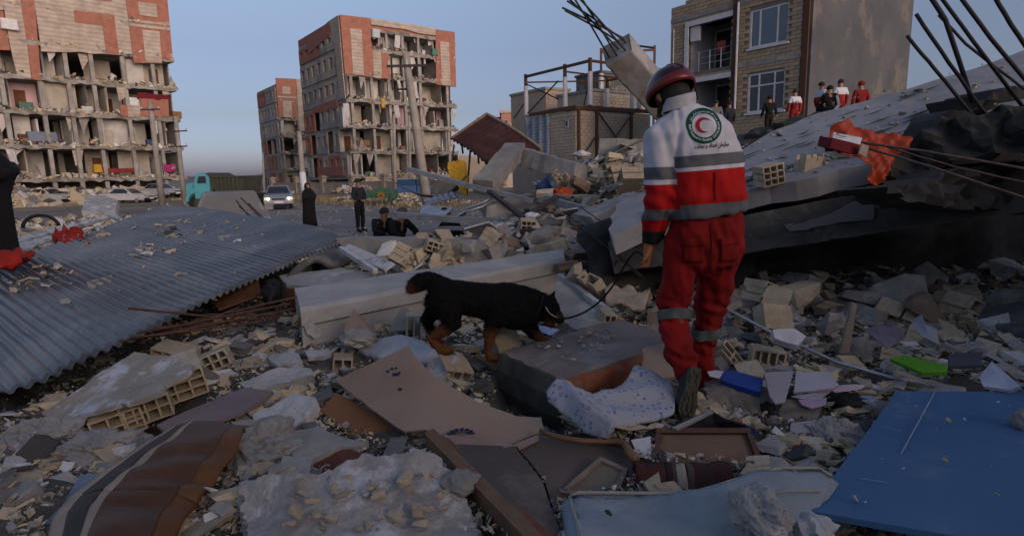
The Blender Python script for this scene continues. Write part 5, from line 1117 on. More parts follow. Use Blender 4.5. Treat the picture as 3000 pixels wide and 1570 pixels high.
# patterned quilt in two folded pieces
def patterned():
 m = bpy.data.materials.new('patterned_cloth'); m.use_nodes = True; N = m.node_tree.nodes; L = m.node_tree.links; b_ = N['Principled BSDF']; b_.inputs['Roughness'].default_value = .95
 tc = N.new('ShaderNodeTexCoord'); v = N.new('ShaderNodeTexVoronoi'); v.inputs['Scale'].default_value = 34; v.inputs['Randomness'].default_value = .55; L.new(tc.outputs['Object'],v.inputs['Vector'])
 r1 = N.new('ShaderNodeValToRGB'); e = r1.color_ramp.elements; e[0].position = 0; e[0].color = (0,0,0,1); e[1].position = .5; e[1].color = (0,0,0,1)
 for p,c in ((.17,0),(.20,1),(.30,1),(.33,0)): q = e.new(p); q.color = (c,c,c,1)
 L.new(v.outputs['Distance'],r1.inputs['Fac'])
 r2 = N.new('ShaderNodeValToRGB'); r2.color_ramp.interpolation = 'CONSTANT'; e = r2.color_ramp.elements; e[0].color = (.08,.12,.33,1); e[1].position = .5; e[1].color = (.36,.36,.42,1); q = e.new(.8); q.color = (.36,.27,.15,1)
 sp = N.new('ShaderNodeSeparateColor'); L.new(v.outputs['Color'],sp.inputs[0]); L.new(sp.outputs[0],r2.inputs['Fac'])
 nz = N.new('ShaderNodeTexNoise'); nz.inputs['Scale'].default_value = 5; L.new(tc.outputs['Object'],nz.inputs['Vector']); r3 = N.new('ShaderNodeValToRGB'); r3.color_ramp.elements[0].color = (.29,.30,.35,1); r3.color_ramp.elements[1].color = (.41,.42,.47,1); L.new(nz.outputs['Fac'],r3.inputs['Fac'])
 mx = N.new('ShaderNodeMix'); mx.data_type = 'RGBA'; L.new(r1.outputs[0],mx.inputs['Factor']); L.new(r3.outputs[0],mx.inputs['A']); L.new(r2.outputs[0],mx.inputs['B']); L.new(mx.outputs['Result'],b_.inputs['Base Color'])
 t = empty('patterned_cover',P3((1800,1180,.5)),'folded pale cover with small blue circles lying against the red block','cover')
 wr = lambda x,y: .010 * math.sin(x * 22 + 3 * math.sin(y * 9)) + .006 * math.sin(y * 31 + x * 12)
 mb = MB(); sheet_mesh(mb,[P3(p) for p in ((1629,1108,.74),(1659,1113,.745),(1720,1180,.70),(1793,1236,.66),(1778,1284,.58),(1714,1268,.57),(1660,1222,.60),(1607,1176,.64),(1602,1145,.68))],.03,step=.03,fn=lambda x,y: wr(x,y) * .4,edge=.002); mb.build('folded_side',m,t,smooth=True)
 mb = MB(); sheet_mesh(mb,[P3(p) for p in ((1662,1112,.75),(1735,1150,.70),(1793,1146,.67),(1830,1110,.69),(1863,1074,.72),(1925,1092,.71),(1972,1122,.68),(1978,1205,.62),(1935,1225,.60),(1858,1246,.60),(1800,1238,.63),(1763,1216,.66))],.02,step=.03,fn=wr,edge=.006,seed=4); mb.build('open_side',m,t,smooth=True)
 mb = MB(); sheet_mesh(mb,[P3(p) for p in ((1765,1222,.645),(1858,1250,.60),(1960,1232,.60),(1940,1250,.585),(1850,1264,.585),(1780,1240,.62))],.008,step=.03,edge=.012,rough=.02,seed=9); mb.build('torn_hem',mat('torn_lining',(.45,.40,.33),(.3,.26,.2),20),t)
 return m
PATT = patterned()
# mattress, piping and folds
BLUEM = mat('pale_blue_ticking',(.28,.325,.37),(.20,.235,.275),3.5,rough=.95,bump=.3,bscale=70,stain=(.36,.37,.36),sscale=2,stlo=.5,sthi=.8)
def mattress():
 top = [(1672,1452,.60),(1699,1443,.61),(1800,1444,.61),(1947,1446,.61),(2047,1438,.62),(2110,1420,.64),(2196,1392,.67),(2295,1371,.68),(2400,1372,.67),(2438,1396,.66),(2420,1450,.64),(2385,1520,.60),(2400,1640,.56),(2050,1680,.58),(1710,1680,.60),(1690,1560,.60)]
 t = empty('mattress',P3((1950,1550,.35)),'soiled pale blue mattress with piped edges at the bottom of the photo','mattress'); P_ = [P3(p) for p in top]
 fold = lambda x,y: .014 * math.exp(-((x * .5 + y + .10 + .03 * math.sin(x * 9)) / .016) ** 2) * -1 + .012 * math.sin(x * 7 + 2 * math.sin(y * 5)) + .004 * math.sin(y * 40 + x * 22) + .006 * noise.noise(Vector((x * 12,y * 12,0)))
 mb = MB(); c_,n_,ex,ey = sheet_mesh(mb,P_,.02,step=.025,fn=fold,seed=5); mb.build('cover',BLUEM,t,smooth=True)
 k = len(P_); cen = sum(P_,Vector()) / k; mb = MB(); rings = []
 for i in range(k + 1):
  p = P_[i % k]; o_ = (p - cen); o_.z = 0; o_.normalize(); rings.append([p + Vector((0,0,-.006)),p + o_ * .03 + Vector((0,0,-.03)),p + o_ * .035 + Vector((0,0,-.13)),p + o_ * .01 + Vector((0,0,-.17)),p - o_ * .1 + Vector((0,0,-.17)),p - o_ * .1 + Vector((0,0,-.04))])
 mb.loft(rings,caps=False); mb.build('side_panel',BLUEM,t,smooth=True)
 mb = MB(); pp = [p + Vector((0,0,.002)) for p in P_]; mb.tube(pp[:10],.006,6); mb.build('piping',mat('piping_cord',(.40,.38,.33),(.3,.28,.24),20),t,smooth=True)
 mb = MB(); mb.tube([P3(p) + Vector((0,0,.004)) for p in ((1669,1456,.60),(1680,1500,.60),(1698,1550,.60),(1715,1600,.60))],.005,6); mb.build('piping',MATS['piping_cord'],t,smooth=True)
 mb = MB(); mb.tube([P3(p) + Vector((0,0,.012)) for p in ((1960,1452,.60),(2040,1465,.60),(2100,1472,.61),(2170,1478,.61),(2240,1458,.64),(2300,1447,.65),(2400,1447,.64))],.004,6); mb.build('piping',MATS['piping_cord'],t,smooth=True)
 mb = MB(); sheet_mesh(mb,[P3(p) + Vector((0,0,.012)) for p in ((1770,1503,.60),(1782,1500,.60),(1794,1514,.60),(1790,1520,.60),(1776,1512,.60))],.002,step=.02); tag(mb.build('leaf_sprig',mat('leaf_green',(.02,.07,.015))),'tiny green leaf lying on the pale blue mattress','leaf')
mattress()
# striped leather cushion at the lower left
def cushion():
 L0 = [(603,1240),(560,1262),(500,1300),(430,1360),(360,1430),(290,1510),(215,1620)]       # outer left edge of the striped band .. used as the guide
 left = [(500,1262,.60),(400,1330,.60),(300,1400,.60),(210,1470,.60),(165,1530,.60),(140,1640,.60)]
 right = [(718,1254,.66),(690,1330,.62),(640,1400,.58),(590,1460,.56),(543,1520,.54),(470,1640,.52)]
 t = empty('seat_cushion',P3((430,1450,.4)),'brown and orange leather seat cushion with cream and dark stripes','cushion')
 Lp = [P3(p) for p in left]; Rp = [P3(p) for p in right]
 def P_(u,v):
  k = v * 5; i = min(4,int(k)); f = k - i; a,b_ = Lp[i].lerp(Lp[i + 1],f),Rp[i].lerp(Rp[i + 1],f)
  bul = math.sin(min(1,max(0,u)) * math.pi) ** .7 * .045 * (.35 + .65 * math.sin(min(1,v * 2.2 + .12) * math.pi / 2)); p = a.lerp(b_,u) + Vector((0,0,bul))
  p.z += .006 * math.sin(v * 26 + u * 5) * (u > .3) + .010 * noise.noise(Vector((u * 3,v * 9,2))) - .007 * math.exp(-((v - .62 - u * .05) / .010) ** 2)
  return p
 cap_poly(Lp + Rp[::-1],.09)
 bands = [(0,.11,'cream',(.34,.26,.19)),(.11,.27,'dark',(.035,.02,.018)),(.27,.34,'cream',(.34,.26,.19)),(.34,.84,'brown',(.10,.045,.021)),(.84,1.0,'orange',(.145,.06,.02))]
 for (u0,u1_,nm,c) in bands:
  mb = MB(); mb.grid(lambda u,v: P_(u0 + (u1_ - u0) * u,v),max(3,int((u1_ - u0) * 40)),60,.02)
  mb.build(nm + '_panel',mat('leather_' + nm,c,tuple(k * .7 for k in c),7,rough=.5,bump=.25,bscale=45),t,smooth=True)
 mb = MB(); mb.tube([P_(.862,v) + Vector((0,0,.004)) for v in np.linspace(0,1,40)],.005,6); mb.build('piping',MATS['leather_orange'],t,smooth=True)
 mb = MB(); mb.loft([[P_(u,0) + Vector((0,0,z)) for u in np.linspace(0,1,12)] for z in (0,-.05,-.12)],caps=False); mb.build('end_panel',MATS['leather_brown'],t,smooth=True)
 mb = MB(); sheet_mesh(mb,[P3(p) for p in ((598,1424,.60),(620,1428,.60),(640,1434,.585),(620,1438,.585))],.004,step=.02,edge=.003); tag(mb.build('feather',WHT),'tiny white scrap on the orange edge of the leather cushion','scrap')
cushion()
# blue panel, bottom right
BLUEP = mat('blue_paint_board',(.075,.165,.31),(.06,.14,.27),1.2,rough=.55,bump=.1,bscale=40,stain=(.15,.20,.29),sscale=4.5,stlo=.56,sthi=.74)
def blue_panel():
 q = [(2623,1144,.62),(3180,1150,.66),(3300,1650,.70),(2376,1498,.62)]; t = empty('blue_board',P3((2750,1350,.5)),'large flat blue painted board in the bottom right corner','board'); P_ = [P3(p) for p in q]
 mb = MB(); sheet_mesh(mb,P_,.022,step=.12,fn=lambda x,y: .008 * math.sin(x * 4 + y * 2),edge=.002); mb.build('panel',BLUEP,t)
 for x0_,y0_,x1_,y1_ in ((2520,1400,2600,1412),(2700,1480,2730,1420),(2880,1300,2960,1330),(2590,1250,2640,1262)):
  mb = MB(); mb.tube([P3((x0_,y0_,.642)),P3((x1_,y1_,.65))],.0012,4); mb.build('scratch',mat('chalk',(.4,.45,.55)),t)
 a,c = P3((2738,1150,.636)),P3((2640,1330,.64)); mb = MB(); mb.box8([a + Vector(k) for k in ((-.002,0,.0),(.002,0,.0))] + [c + Vector(k) for k in ((.002,0,.0),(-.002,0,.0))] + [a + Vector(k) for k in ((-.002,0,.004),(.002,0,.004))] + [c + Vector(k) for k in ((.002,0,.004),(-.002,0,.004))]); mb.build('scratch',mat('chalk',(.4,.45,.55)),t)
blue_panel()
# the pale rock slab at the bottom, dusty plaster slabs
def rock_slab():
 top = [(707,1425,.60),(760,1400,.64),(880,1388,.66),(990,1368,.66),(1060,1332,.68),(1180,1326,.68),(1270,1336,.66),(1322,1380,.62),(1362,1450,.57),(1398,1520,.54),(1420,1640,.52),(1300,1700,.52),(800,1700,.54),(722,1600,.54),(712,1500,.56)]
 t = empty('concrete_rock',P3((1050,1480,.3)),'big pale broken concrete slab strewn with brick chips at the bottom centre','rock')
 mb = MB(); P_ = [P3(p) for p in top]; sheet_mesh(mb,P_,.10,step=.017,rough=.014,edge=.012,seed=6,fn=lambda x,y: .02 * noise.noise(Vector((x * 6,y * 6,1))) + .006 * noise.noise(Vector((x * 40,y * 40,1))))
 mb.build('slab',mat('pale_rock',(.40,.38,.365),(.27,.255,.245),5,bump=.9,bscale=30,stain=(.54,.53,.535),sscale=3.2,bdist=.012,stlo=.52,sthi=.6),t)
 mb = MB(); rings = []; k = len(P_); cen = sum(P_,Vector()) / k
 for i in range(k + 1):
  p = P_[i % k]; o_ = (p - cen); o_.z = 0; o_.normalize(); j = noise.noise(p * 7) * .03; rings.append([p + Vector((0,0,-.02)),p + o_ * (.015 + j) + Vector((0,0,-.06)),p + o_ * (.01 - j) + Vector((0,0,-.17)),p - o_ * (.02 + j) + Vector((0,0,-.30)),p - o_ * .2 + Vector((0,0,-.3))])
 mb.loft(rings,caps=False); mb.build('broken_side',MATS['pale_rock'],t,smooth=False)
rock_slab()
sheet('plaster_slab',[(1050,1022,.55),(1120,990,.60),(1180,982,.62),(1240,1000,.62),(1285,1035,.58),(1240,1062,.54),(1150,1060,.53)],.06,mat('bluish_plaster',(.46,.48,.53),(.34,.35,.38),4,bump=.6),'rounded pale blue plaster slab under the tail of the dog','slab',step=.04,rough=.02,edge=.01,smooth=True)
PS = mat('plaster_piece',(.48,.48,.50),(.33,.325,.32),6,bump=.5,rnd=.15,stain=(.26,.24,.21),sscale=4)
for k,(pts,th,l) in enumerate(((((783,1044,.60),(840,1030,.61),(880,1040,.60),(885,1062,.58),(850,1075,.57),(800,1068,.58)),.03,'white angular plaster piece left of the small two hole brick'),
 (((890,1030,.60),(960,1018,.61),(968,1035,.60),(905,1048,.58)),.03,'long narrow plaster piece near the foot of the beam'),
 (((700,1120,.55),(800,1080,.60),(870,1070,.60),(915,1080,.59),(920,1100,.57),(830,1120,.55),(740,1150,.52)),.09,'big grey block with a pale top left of the tan board'),
 (((740,1210,.55),(860,1155,.60),(930,1165,.60),(935,1185,.58),(850,1260,.52),(745,1255,.50)),.07,'tilted pale slab crusted with yellow brick left of the tan board'),
 (((1250,1052,.60),(1330,1040,.64),(1350,1050,.62),(1290,1110,.56),(1258,1098,.56)),.05,'pale slab edge leaning on the broken open brick'),
 (((588,1090,.58),(680,1075,.58),(700,1095,.56),(610,1112,.54),(560,1130,.52)),.05,'broken pale slab right of the white dusted wall chunk'))):
 sheet('plaster_slab',list(pts),th,PS,l,'slab',group='broken plaster slabs',step=.04,rough=.02,edge=.01,seed=40 + k)
sheet('purple_brown_strip',[(460,1244,.56),(540,1205,.57),(640,1165,.58),(718,1134,.60),(800,1145,.60),(780,1165,.58),(700,1210,.56),(600,1240,.54),(480,1262,.53)],.02,mat('purple_brown',(.20,.155,.16),(.155,.12,.12),3,rough=.7,stain=(.24,.10,.06),sscale=2.5,stlo=.6,sthi=.7),'long purple brown veneer strip above the leather cushion','strip',step=.05,edge=.004)
bpy.data.objects['purple_brown_strip'].name = 'veneer_strip'
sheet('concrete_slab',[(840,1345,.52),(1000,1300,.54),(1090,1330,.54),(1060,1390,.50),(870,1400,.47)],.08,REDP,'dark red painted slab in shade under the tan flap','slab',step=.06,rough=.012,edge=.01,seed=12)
sheet('concrete_slab',[(820,1270,.56),(930,1250,.58),(1080,1300,.55),(1000,1312,.545),(860,1352,.54)],.06,CONC,'grey dusty slab left of the tan flap','slab',step=.05,rough=.015,edge=.01,seed=13)
blobc('rock','rounded dusty grey rock right of the leather cushion','rock',P3((760,1330,.50)),.20,.22,.14,CONC,.35,2.2,8,smooth=False,n=46,k=30)
blobc('rock','grey rock between the bricks and the leather cushion, the left one','rock',P3((130,1290,.48)),.19,.16,.11,CONC,.35,2.2,11,smooth=False,n=46,k=30)
blobc('rock','grey rock between the bricks and the leather cushion, the right one','rock',P3((300,1330,.48)),.20,.14,.10,CONC,.35,2.2,14,smooth=False,n=46,k=30)
blobc('rock','stone lying on the dark shaded part of the pale slab','rock',P3((1350,1415,.60)),.07,.06,.045,CONC,.35,2.2,17,smooth=False)
blobc('rock','whitish broken lump of concrete lying on the pale blue mattress','rock',P3((2225,1500,.70)),.085,.11,.07,CONC_L,.28,2.0,20,smooth=False,n=46,k=30)
blobc('rock','small pale lump at the bottom edge beside the mattress lump','rock',P3((2390,1555,.66)),.06,.06,.045,PLAST,.4,2.4,21,smooth=False)
blobc('rock','grey lump at the far right edge on the blue board','rock',P3((3010,1235,.68)),.05,.06,.05,CONC,.3,2.4,25,smooth=False)
sheet('slate_piece',[(115,1410,.50),(200,1378,.53),(232,1400,.52),(215,1430,.50),(140,1465,.47)],.03,PS,'pale flat tile piece left of the leather cushion','tile',step=.04,edge=.006)
sheet('blue_grey_board',[(85,1560,.47),(180,1480,.50),(235,1390,.55),(320,1382,.56),(290,1420,.54),(180,1540,.49)],.015,mat('blue_grey_board',(.20,.25,.33),(.15,.19,.25),4),'blue grey board wedged beside the leather cushion','board',step=.05)
# small debris on the board and roof: brick tile on the roof
sheet('clay_slab',[tuple(list(p) + ['Y',0])[:2] + ('Y',onsheet(*p).y - .02) for p in ((252,826),(328,804),(332,820),(262,843))],.03,BRK,'pale brick slab lying alone on the corrugated roof','brick',step=.03,edge=.004)
# tan pyramidal tiles behind the dog
for (a,b_,c,d,Y,l,m_) in (((1036,905),(1000,985),(1092,982),(1046,985),3.95,'tan triangular tile fragment leaning on the beam',mat('tan_tile',(.30,.215,.17),(.23,.165,.13),6)),((1180,893),(1135,970),(1238,965),(1205,925),4.15,'dark triangular tile leaning on the beam behind the dog',CONC)):
 mb = MB(); A_,B_,C_ = at(*a,Y + .15),at(*b_,Y),at(*c,Y + .02); back = Vector((0,.12,0)); mb.add([A_,B_,C_,B_ + back,C_ + back],[(0,1,2),(0,3,1),(0,2,4),(0,4,3),(1,3,4,2)]); tag(mb.build('tile_fragment',m_),l,'tile')
blobc('rock','brown grey stone under the triangular tiles at the beam foot','rock',at(1045,990,3.9),.12,.09,.06,CONC,.3,2,30,smooth=False)
# slab with a pale edge behind the dog's head, right of the beam
sheet('concrete_slab',[(1632,812,'Y',5.0),(1672,816,'Y',5.1),(1780,902,'Y',4.25),(1775,942,'Y',4.0),(1690,965,'Y',3.8),(1600,900,'Y',4.4)],.05,CONC,'grey slab sloping down behind the head of the dog','slab',step=.05,rough=.012,edge=.01,seed=15)
bar('concrete_edge','pale raised edge along the slab behind the head of the dog','slab edge',(1640,812,5.1),(1782,915,4.15),.05,.06,CONC_L,0,jag=.004,seed=3)
# paper by the dog's mouth
sheet('leaflet',[(1562,950,.73),(1590,955,.73),(1640,965,.72),(1612,982,.71),(1565,963,.72)],.003,mat('paper_blue',(.5,.56,.75),(.3,.36,.55),30,bump=0),'white and blue leaflet under the mouth of the dog','leaflet',step=.03)
sheet('wooden_plank',[(1385,1042,.56),(1400,1035,.57),(1465,1075,.52),(1452,1085,.51)],.02,PLY,'short brown plank by the front paw of the dog','plank',step=.05)
sheet('wooden_plank',[(1320,1030,.58),(1345,1022,.59),(1425,1070,.52),(1400,1082,.51)],.02,CONC_D,'grey plank between the legs of the dog','plank',step=.05)
sheet('crumpled_cloth',[(1770,848,'Y',4.6),(1800,830,'Y',4.75),(1850,835,'Y',4.7),(1905,850,'Y',4.6),(1890,905,'Y',4.2),(1830,900,'Y',4.25),(1778,890,'Y',4.3)],.03,mat('beige_cloth',(.42,.34,.25),(.33,.26,.19),5,bump=.3),'crumpled beige cloth left of the rescuer knee','cloth',step=.03,rough=.09,smooth=True)
sheet('wooden_board',[(1882,1020,.73),(1960,1000,.74),(2010,1040,.70),(1990,1100,.64),(1930,1110,.62),(1880,1095,.63)],.02,mat('pale_wood',(.36,.28,.22),(.29,.22,.17),3),'pale round cornered board under the legs of the rescuer','board',step=.05)
# right of the rescuer: papers, binder, book, panels
sheet('concrete_slab',[(2064,1095,.62),(2120,1090,.64),(2240,1130,.63),(2330,1190,.56),(2330,1240,.50),(2250,1260,.47),(2130,1205,.52),(2066,1165,.56)],.10,mat('tan_concrete',(.25,.225,.195),(.17,.15,.13),4,bump=.8,bscale=20),'tan crumbling concrete slab right of the raised boot','slab',step=.035,rough=.035,edge=.012,seed=18)
PAP = mat('grey_lilac_board',(.34,.33,.38),(.27,.26,.30),3,rough=.7,stain=(.30,.22,.30),sscale=4,stlo=.55,sthi=.7)
def paper(name,label,cat,pts,th,m,**kw): return sheet(name,pts,th,m,label,cat,step=.05,**kw)
paper('blue_binder','bright blue binder lying right of the rescuer legs','binder',[(2118,1084,.66),(2150,1085,.665),(2235,1108,.66),(2228,1148,.62),(2160,1130,.63),(2112,1112,.64)],.03,mat('bright_blue',(.02,.06,.30),(.015,.05,.25),5,rough=.5,bump=.05))
paper('white_paper','white crumpled paper at the left end of the blue binder','paper',[(2072,1088,.665),(2100,1084,.67),(2120,1086,.67),(2108,1106,.65),(2080,1100,.655)],.004,WHT,rough=.01)
paper('grey_tile','lilac grey panel standing right of the blue binder','panel',[(2238,1090,.70),(2326,1086,.71),(2300,1178,.60),(2272,1182,.60),(2255,1160,.62)],.012,PAP)
paper('notebook','open pale notebook right of the lilac grey panel','notebook',[(2332,1092,.69),(2430,1088,.69),(2458,1128,.65),(2440,1138,.64),(2326,1148,.63)],.014,mat('notebook_page',(.40,.42,.47),(.33,.34,.40),3,stain=(.42,.32,.44),sscale=6))
paper('notebook','grey notebook cover sticking out below the open notebook','notebook',[(2318,1160,.62),(2440,1142,.62),(2400,1170,.60),(2378,1174,.60)],.008,PAP)
paper('crumpled_paper','lilac crumpled paper below the notebooks','paper',[(2340,1170,.61),(2425,1160,.61),(2420,1185,.585),(2380,1196,.575),(2350,1186,.585)],.004,mat('lilac_paper',(.38,.30,.42),(.30,.24,.34),5),rough=.03)
paper('crumpled_paper','pink and white printed paper right of the notebooks','paper',[(2420,1132,.64),(2470,1128,.64),(2535,1130,.63),(2520,1142,.62),(2450,1148,.615)],.004,mat('pink_paper',(.50,.45,.52),(.42,.30,.38),14),rough=.02)
paper('wooden_board','grey worn wooden board under the notebooks','board',[(2300,1168,.60),(2415,1180,.58),(2390,1240,.50),(2300,1245,.50),(2280,1210,.54)],.02,mat('worn_board',(.22,.205,.185),(.155,.145,.13),3,wave=('Y',9,2,.35)))
paper('grey_tile','plain grey rectangular panel above the left end of blue board','panel',[(2318,1238,.56),(2450,1222,.57),(2448,1252,.545),(2308,1291,.51)],.010,mat('plain_grey',(.31,.31,.34),(.28,.28,.31),3,bump=.05))
paper('grey_tile','dark grey flat panel beside the blue board edge','panel',[(2462,1232,.56),(2560,1228,.56),(2535,1285,.52),(2500,1270,.53)],.012,CONC_D)
blobc('rock','pitted grey concrete lump above the left end of blue board','rock',P3((2450,1285,.50)),.13,.12,.085,CONC,.28,2.4,33,smooth=False,n=46,k=30)
blobc('tyre_scrap','black torn bag behind the notebooks','bag',P3((2485,1175,.56)),.10,.08,.045,BLK,.4,3,35)
paper('green_book','bright green book lying in the dark rubble at the right','book',[(2607,1050,.68),(2655,1040,.69),(2775,1070,.69),(2776,1090,.67),(2700,1090,.66)],.02,mat('bright_green',(.10,.30,.02),(.08,.24,.015),4,bump=.1))
paper('white_book','white covered book with a green spine at the right edge','book',[(2868,1105,.67),(2905,1058,.75),(2990,1130,.70),(2960,1142,.665),(2880,1130,.665)],.02,mat('white_cover',(.50,.52,.60),(.45,.47,.55),4,bump=.05))
paper('lilac_folder','dark lilac folder leaning in the rubble below the slab','folder',[(2532,964,.78),(2616,940,.84),(2655,988,.72),(2600,1022,.68)],.008,mat('dark_lilac',(.16,.16,.24),(.13,.13,.19),4))
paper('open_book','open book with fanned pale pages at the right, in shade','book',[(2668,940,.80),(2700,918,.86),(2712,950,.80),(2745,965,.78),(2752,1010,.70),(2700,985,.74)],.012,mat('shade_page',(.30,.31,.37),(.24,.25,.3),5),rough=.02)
paper('grey_folder','dark grey folder right of the green book','folder',[(2780,1035,.70),(2880,1030,.70),(2875,1070,.67),(2780,1072,.67)],.02,mat('slate_folder',(.07,.08,.10),(.06,.06,.08),4))
paper('paper_sheet','pale blue paper scrap between the bag and the blue board','paper',[(2500,1158,.60),(2555,1158,.60),(2572,1175,.58),(2540,1180,.58)],.003,mat('blue_scrap',(.22,.30,.45)))
paper('wrapped_parcel','white wrapped parcel lying under the long pipe','parcel',[(2265,962,.80),(2330,965,.79),(2362,985,.76),(2340,1006,.73),(2270,990,.75)],.05,WHT,rough=.03)
paper('wooden_stick','pale wooden stick standing up in the rubble under the slab','stick',[(2492,884,.98),(2504,888,.97),(2482,1028,.66),(2456,1030,.66)],.02,mat('pale_stick',(.30,.27,.22)))
mb = MB(); mb.tube([at(*p) for p in ((2112,895,3.92),(2250,968,3.58),(2450,1060,3.24),(2600,1102,3.10),(2740,1130,3.0))],.011,8); tag(mb.build('metal_pipe',ALU,smooth=True),'long thin grey pipe running from the rescuer to the blue board','pipe')
mb = MB(); mb.tube([at(*p) for p in ((2215,1055,3.3),(2240,1140,3.0),(2275,1230,2.75))],.007,6); tag(mb.build('metal_rod',ALU,smooth=True),'thin rod leaning against the lilac grey panel','rod')
blobc('shoe','black shoe or bag lump at the foot of the thin rod','bag',at(2245,1205,2.8),.05,.07,.06,BLK,.3,3,41); bpy.data.objects['shoe'].name = 'black_bag'
sheet('open_case',[(1975,1250,.60),(2086,1206,.66),(2130,1232,.64),(2190,1248,.61),(2140,1258,.58)],.03,BLK,'open black case above the upturned drawer','case',step=.05)
sheet('case_rim',[(1968,1252,.61),(2080,1200,.67),(2090,1206,.67),(1985,1258,.60)],.012,CONC,'grey rim strip leaning on the black case','strip',step=.05)
sheet('blue_plastic',[(2150,1236,.62),(2200,1246,.61),(2225,1270,.58),(2185,1268,.58)],.01,mat('dark_blue_plastic',(.02,.03,.14)),'crumpled dark blue plastic right of the black case','plastic',step=.03,rough=.04)
sheet('white_napkin',[(1850,1286,.58),(1905,1280,.58),(1908,1345,.52),(1868,1338,.52)],.004,WHT,'white paper scrap between the curved rail and drawer','paper',step=.03,rough=.02)
# striped blanket
def blanket():
 a,c,d,e_ = P3((1858,1385,.50)),P3((2130,1380,.51)),P3((2160,1470,.47)),P3((1862,1470,.46)); cap_poly([a,c,d,e_],.08); t = empty('striped_blanket',a,'dark brown rolled blanket with a cream stripe under the drawer','blanket')
 P_ = lambda u,v: a.lerp(c,u).lerp(e_.lerp(d,u),v) + Vector((0,0,.07 * math.sin(v * math.pi) + .005 * math.sin(u * 22 + v * 4) + .01 * noise.noise(Vector((u * 9,v * 4,0)))))
 for (u0,u1_,cc_) in ((0,.30,(.07,.022,.018)),(.30,.37,(.03,.015,.014)),(.37,.43,(.07,.05,.045)),(.43,.52,(.36,.30,.24)),(.52,.58,(.08,.06,.055)),(.58,1,(.05,.02,.018))):
  mb = MB(); mb.grid(lambda u,v: P_(u0 + (u1_ - u0) * u,v),max(2,int((u1_ - u0) * 40)),14,.02); mb.build('stripe',mat('blanket_%d' % int(u0 * 100),cc_),t,smooth=True)
blanket()
sheet('window_frame',[(25,702,'Y',7.6),(320,628,'Y',10.2),(328,634,'Y',10.1),(38,712,'Y',7.5)],.05,WHP,'long white window frame bar lying left of the corrugated roof','frame',step=.3)
bar('window_frame','short white frame bar joining the long one at the roof edge','frame',(318,630,10.2),(358,648,9.6),.07,.07,WHP)
sheet('metal_sheet',[(40,715,'Y',7.5),(150,690,'Y',8.2),(165,700,'Y',8.0),(70,730,'Y',7.2)],.02,WHP,'white bent sheet behind the red cloth at the left edge','sheet',step=.1,rough=.03)
REDC = mat('red_cloth',(.36,.022,.012),(.26,.015,.01),5,rough=.8,bump=.3)
sheet('red_cloth',[(150,690,'Y',7.6),(190,676,'Y',7.9),(245,682,'Y',7.8),(240,700,'Y',7.4),(190,712,'Y',7.2),(160,705,'Y',7.4)],.03,REDC,'crumpled red cloth on the upper edge of the corrugated roof','cloth',step=.06,rough=.2,smooth=True)
sheet('red_cloth',[(-60,760,'Y',5.6),(45,724,'Y',6.0),(100,735,'Y',5.9),(60,758,'Y',5.5),(0,782,'Y',5.3),(-60,800,'Y',5.2)],.03,REDC,'bright red cloth at the left edge over the roof corner','cloth',step=.06,rough=.12,smooth=True)
mb = MB(); p = at(118,648,12); mb.tube([p + Vector((.30 * math.cos(a_),.1 * math.cos(a_),.26 * math.sin(a_) - .14)) for a_ in np.linspace(.1,3.1,14)],.035,8); tag(mb.build('tyre',BLK,smooth=True),'old black tyre half buried at the left behind the roof','tyre')
sheet('concrete_slab',[(250,574,'Y',21),(300,572,'Y',21),(345,585,'Y',20),(338,625,'Y',19),(238,620,'Y',19)],.2,CONC_L,'pale grey tilted concrete panel behind the roof at the left','panel',step=.3,rough=.05,down=Vector((0,1,0)))
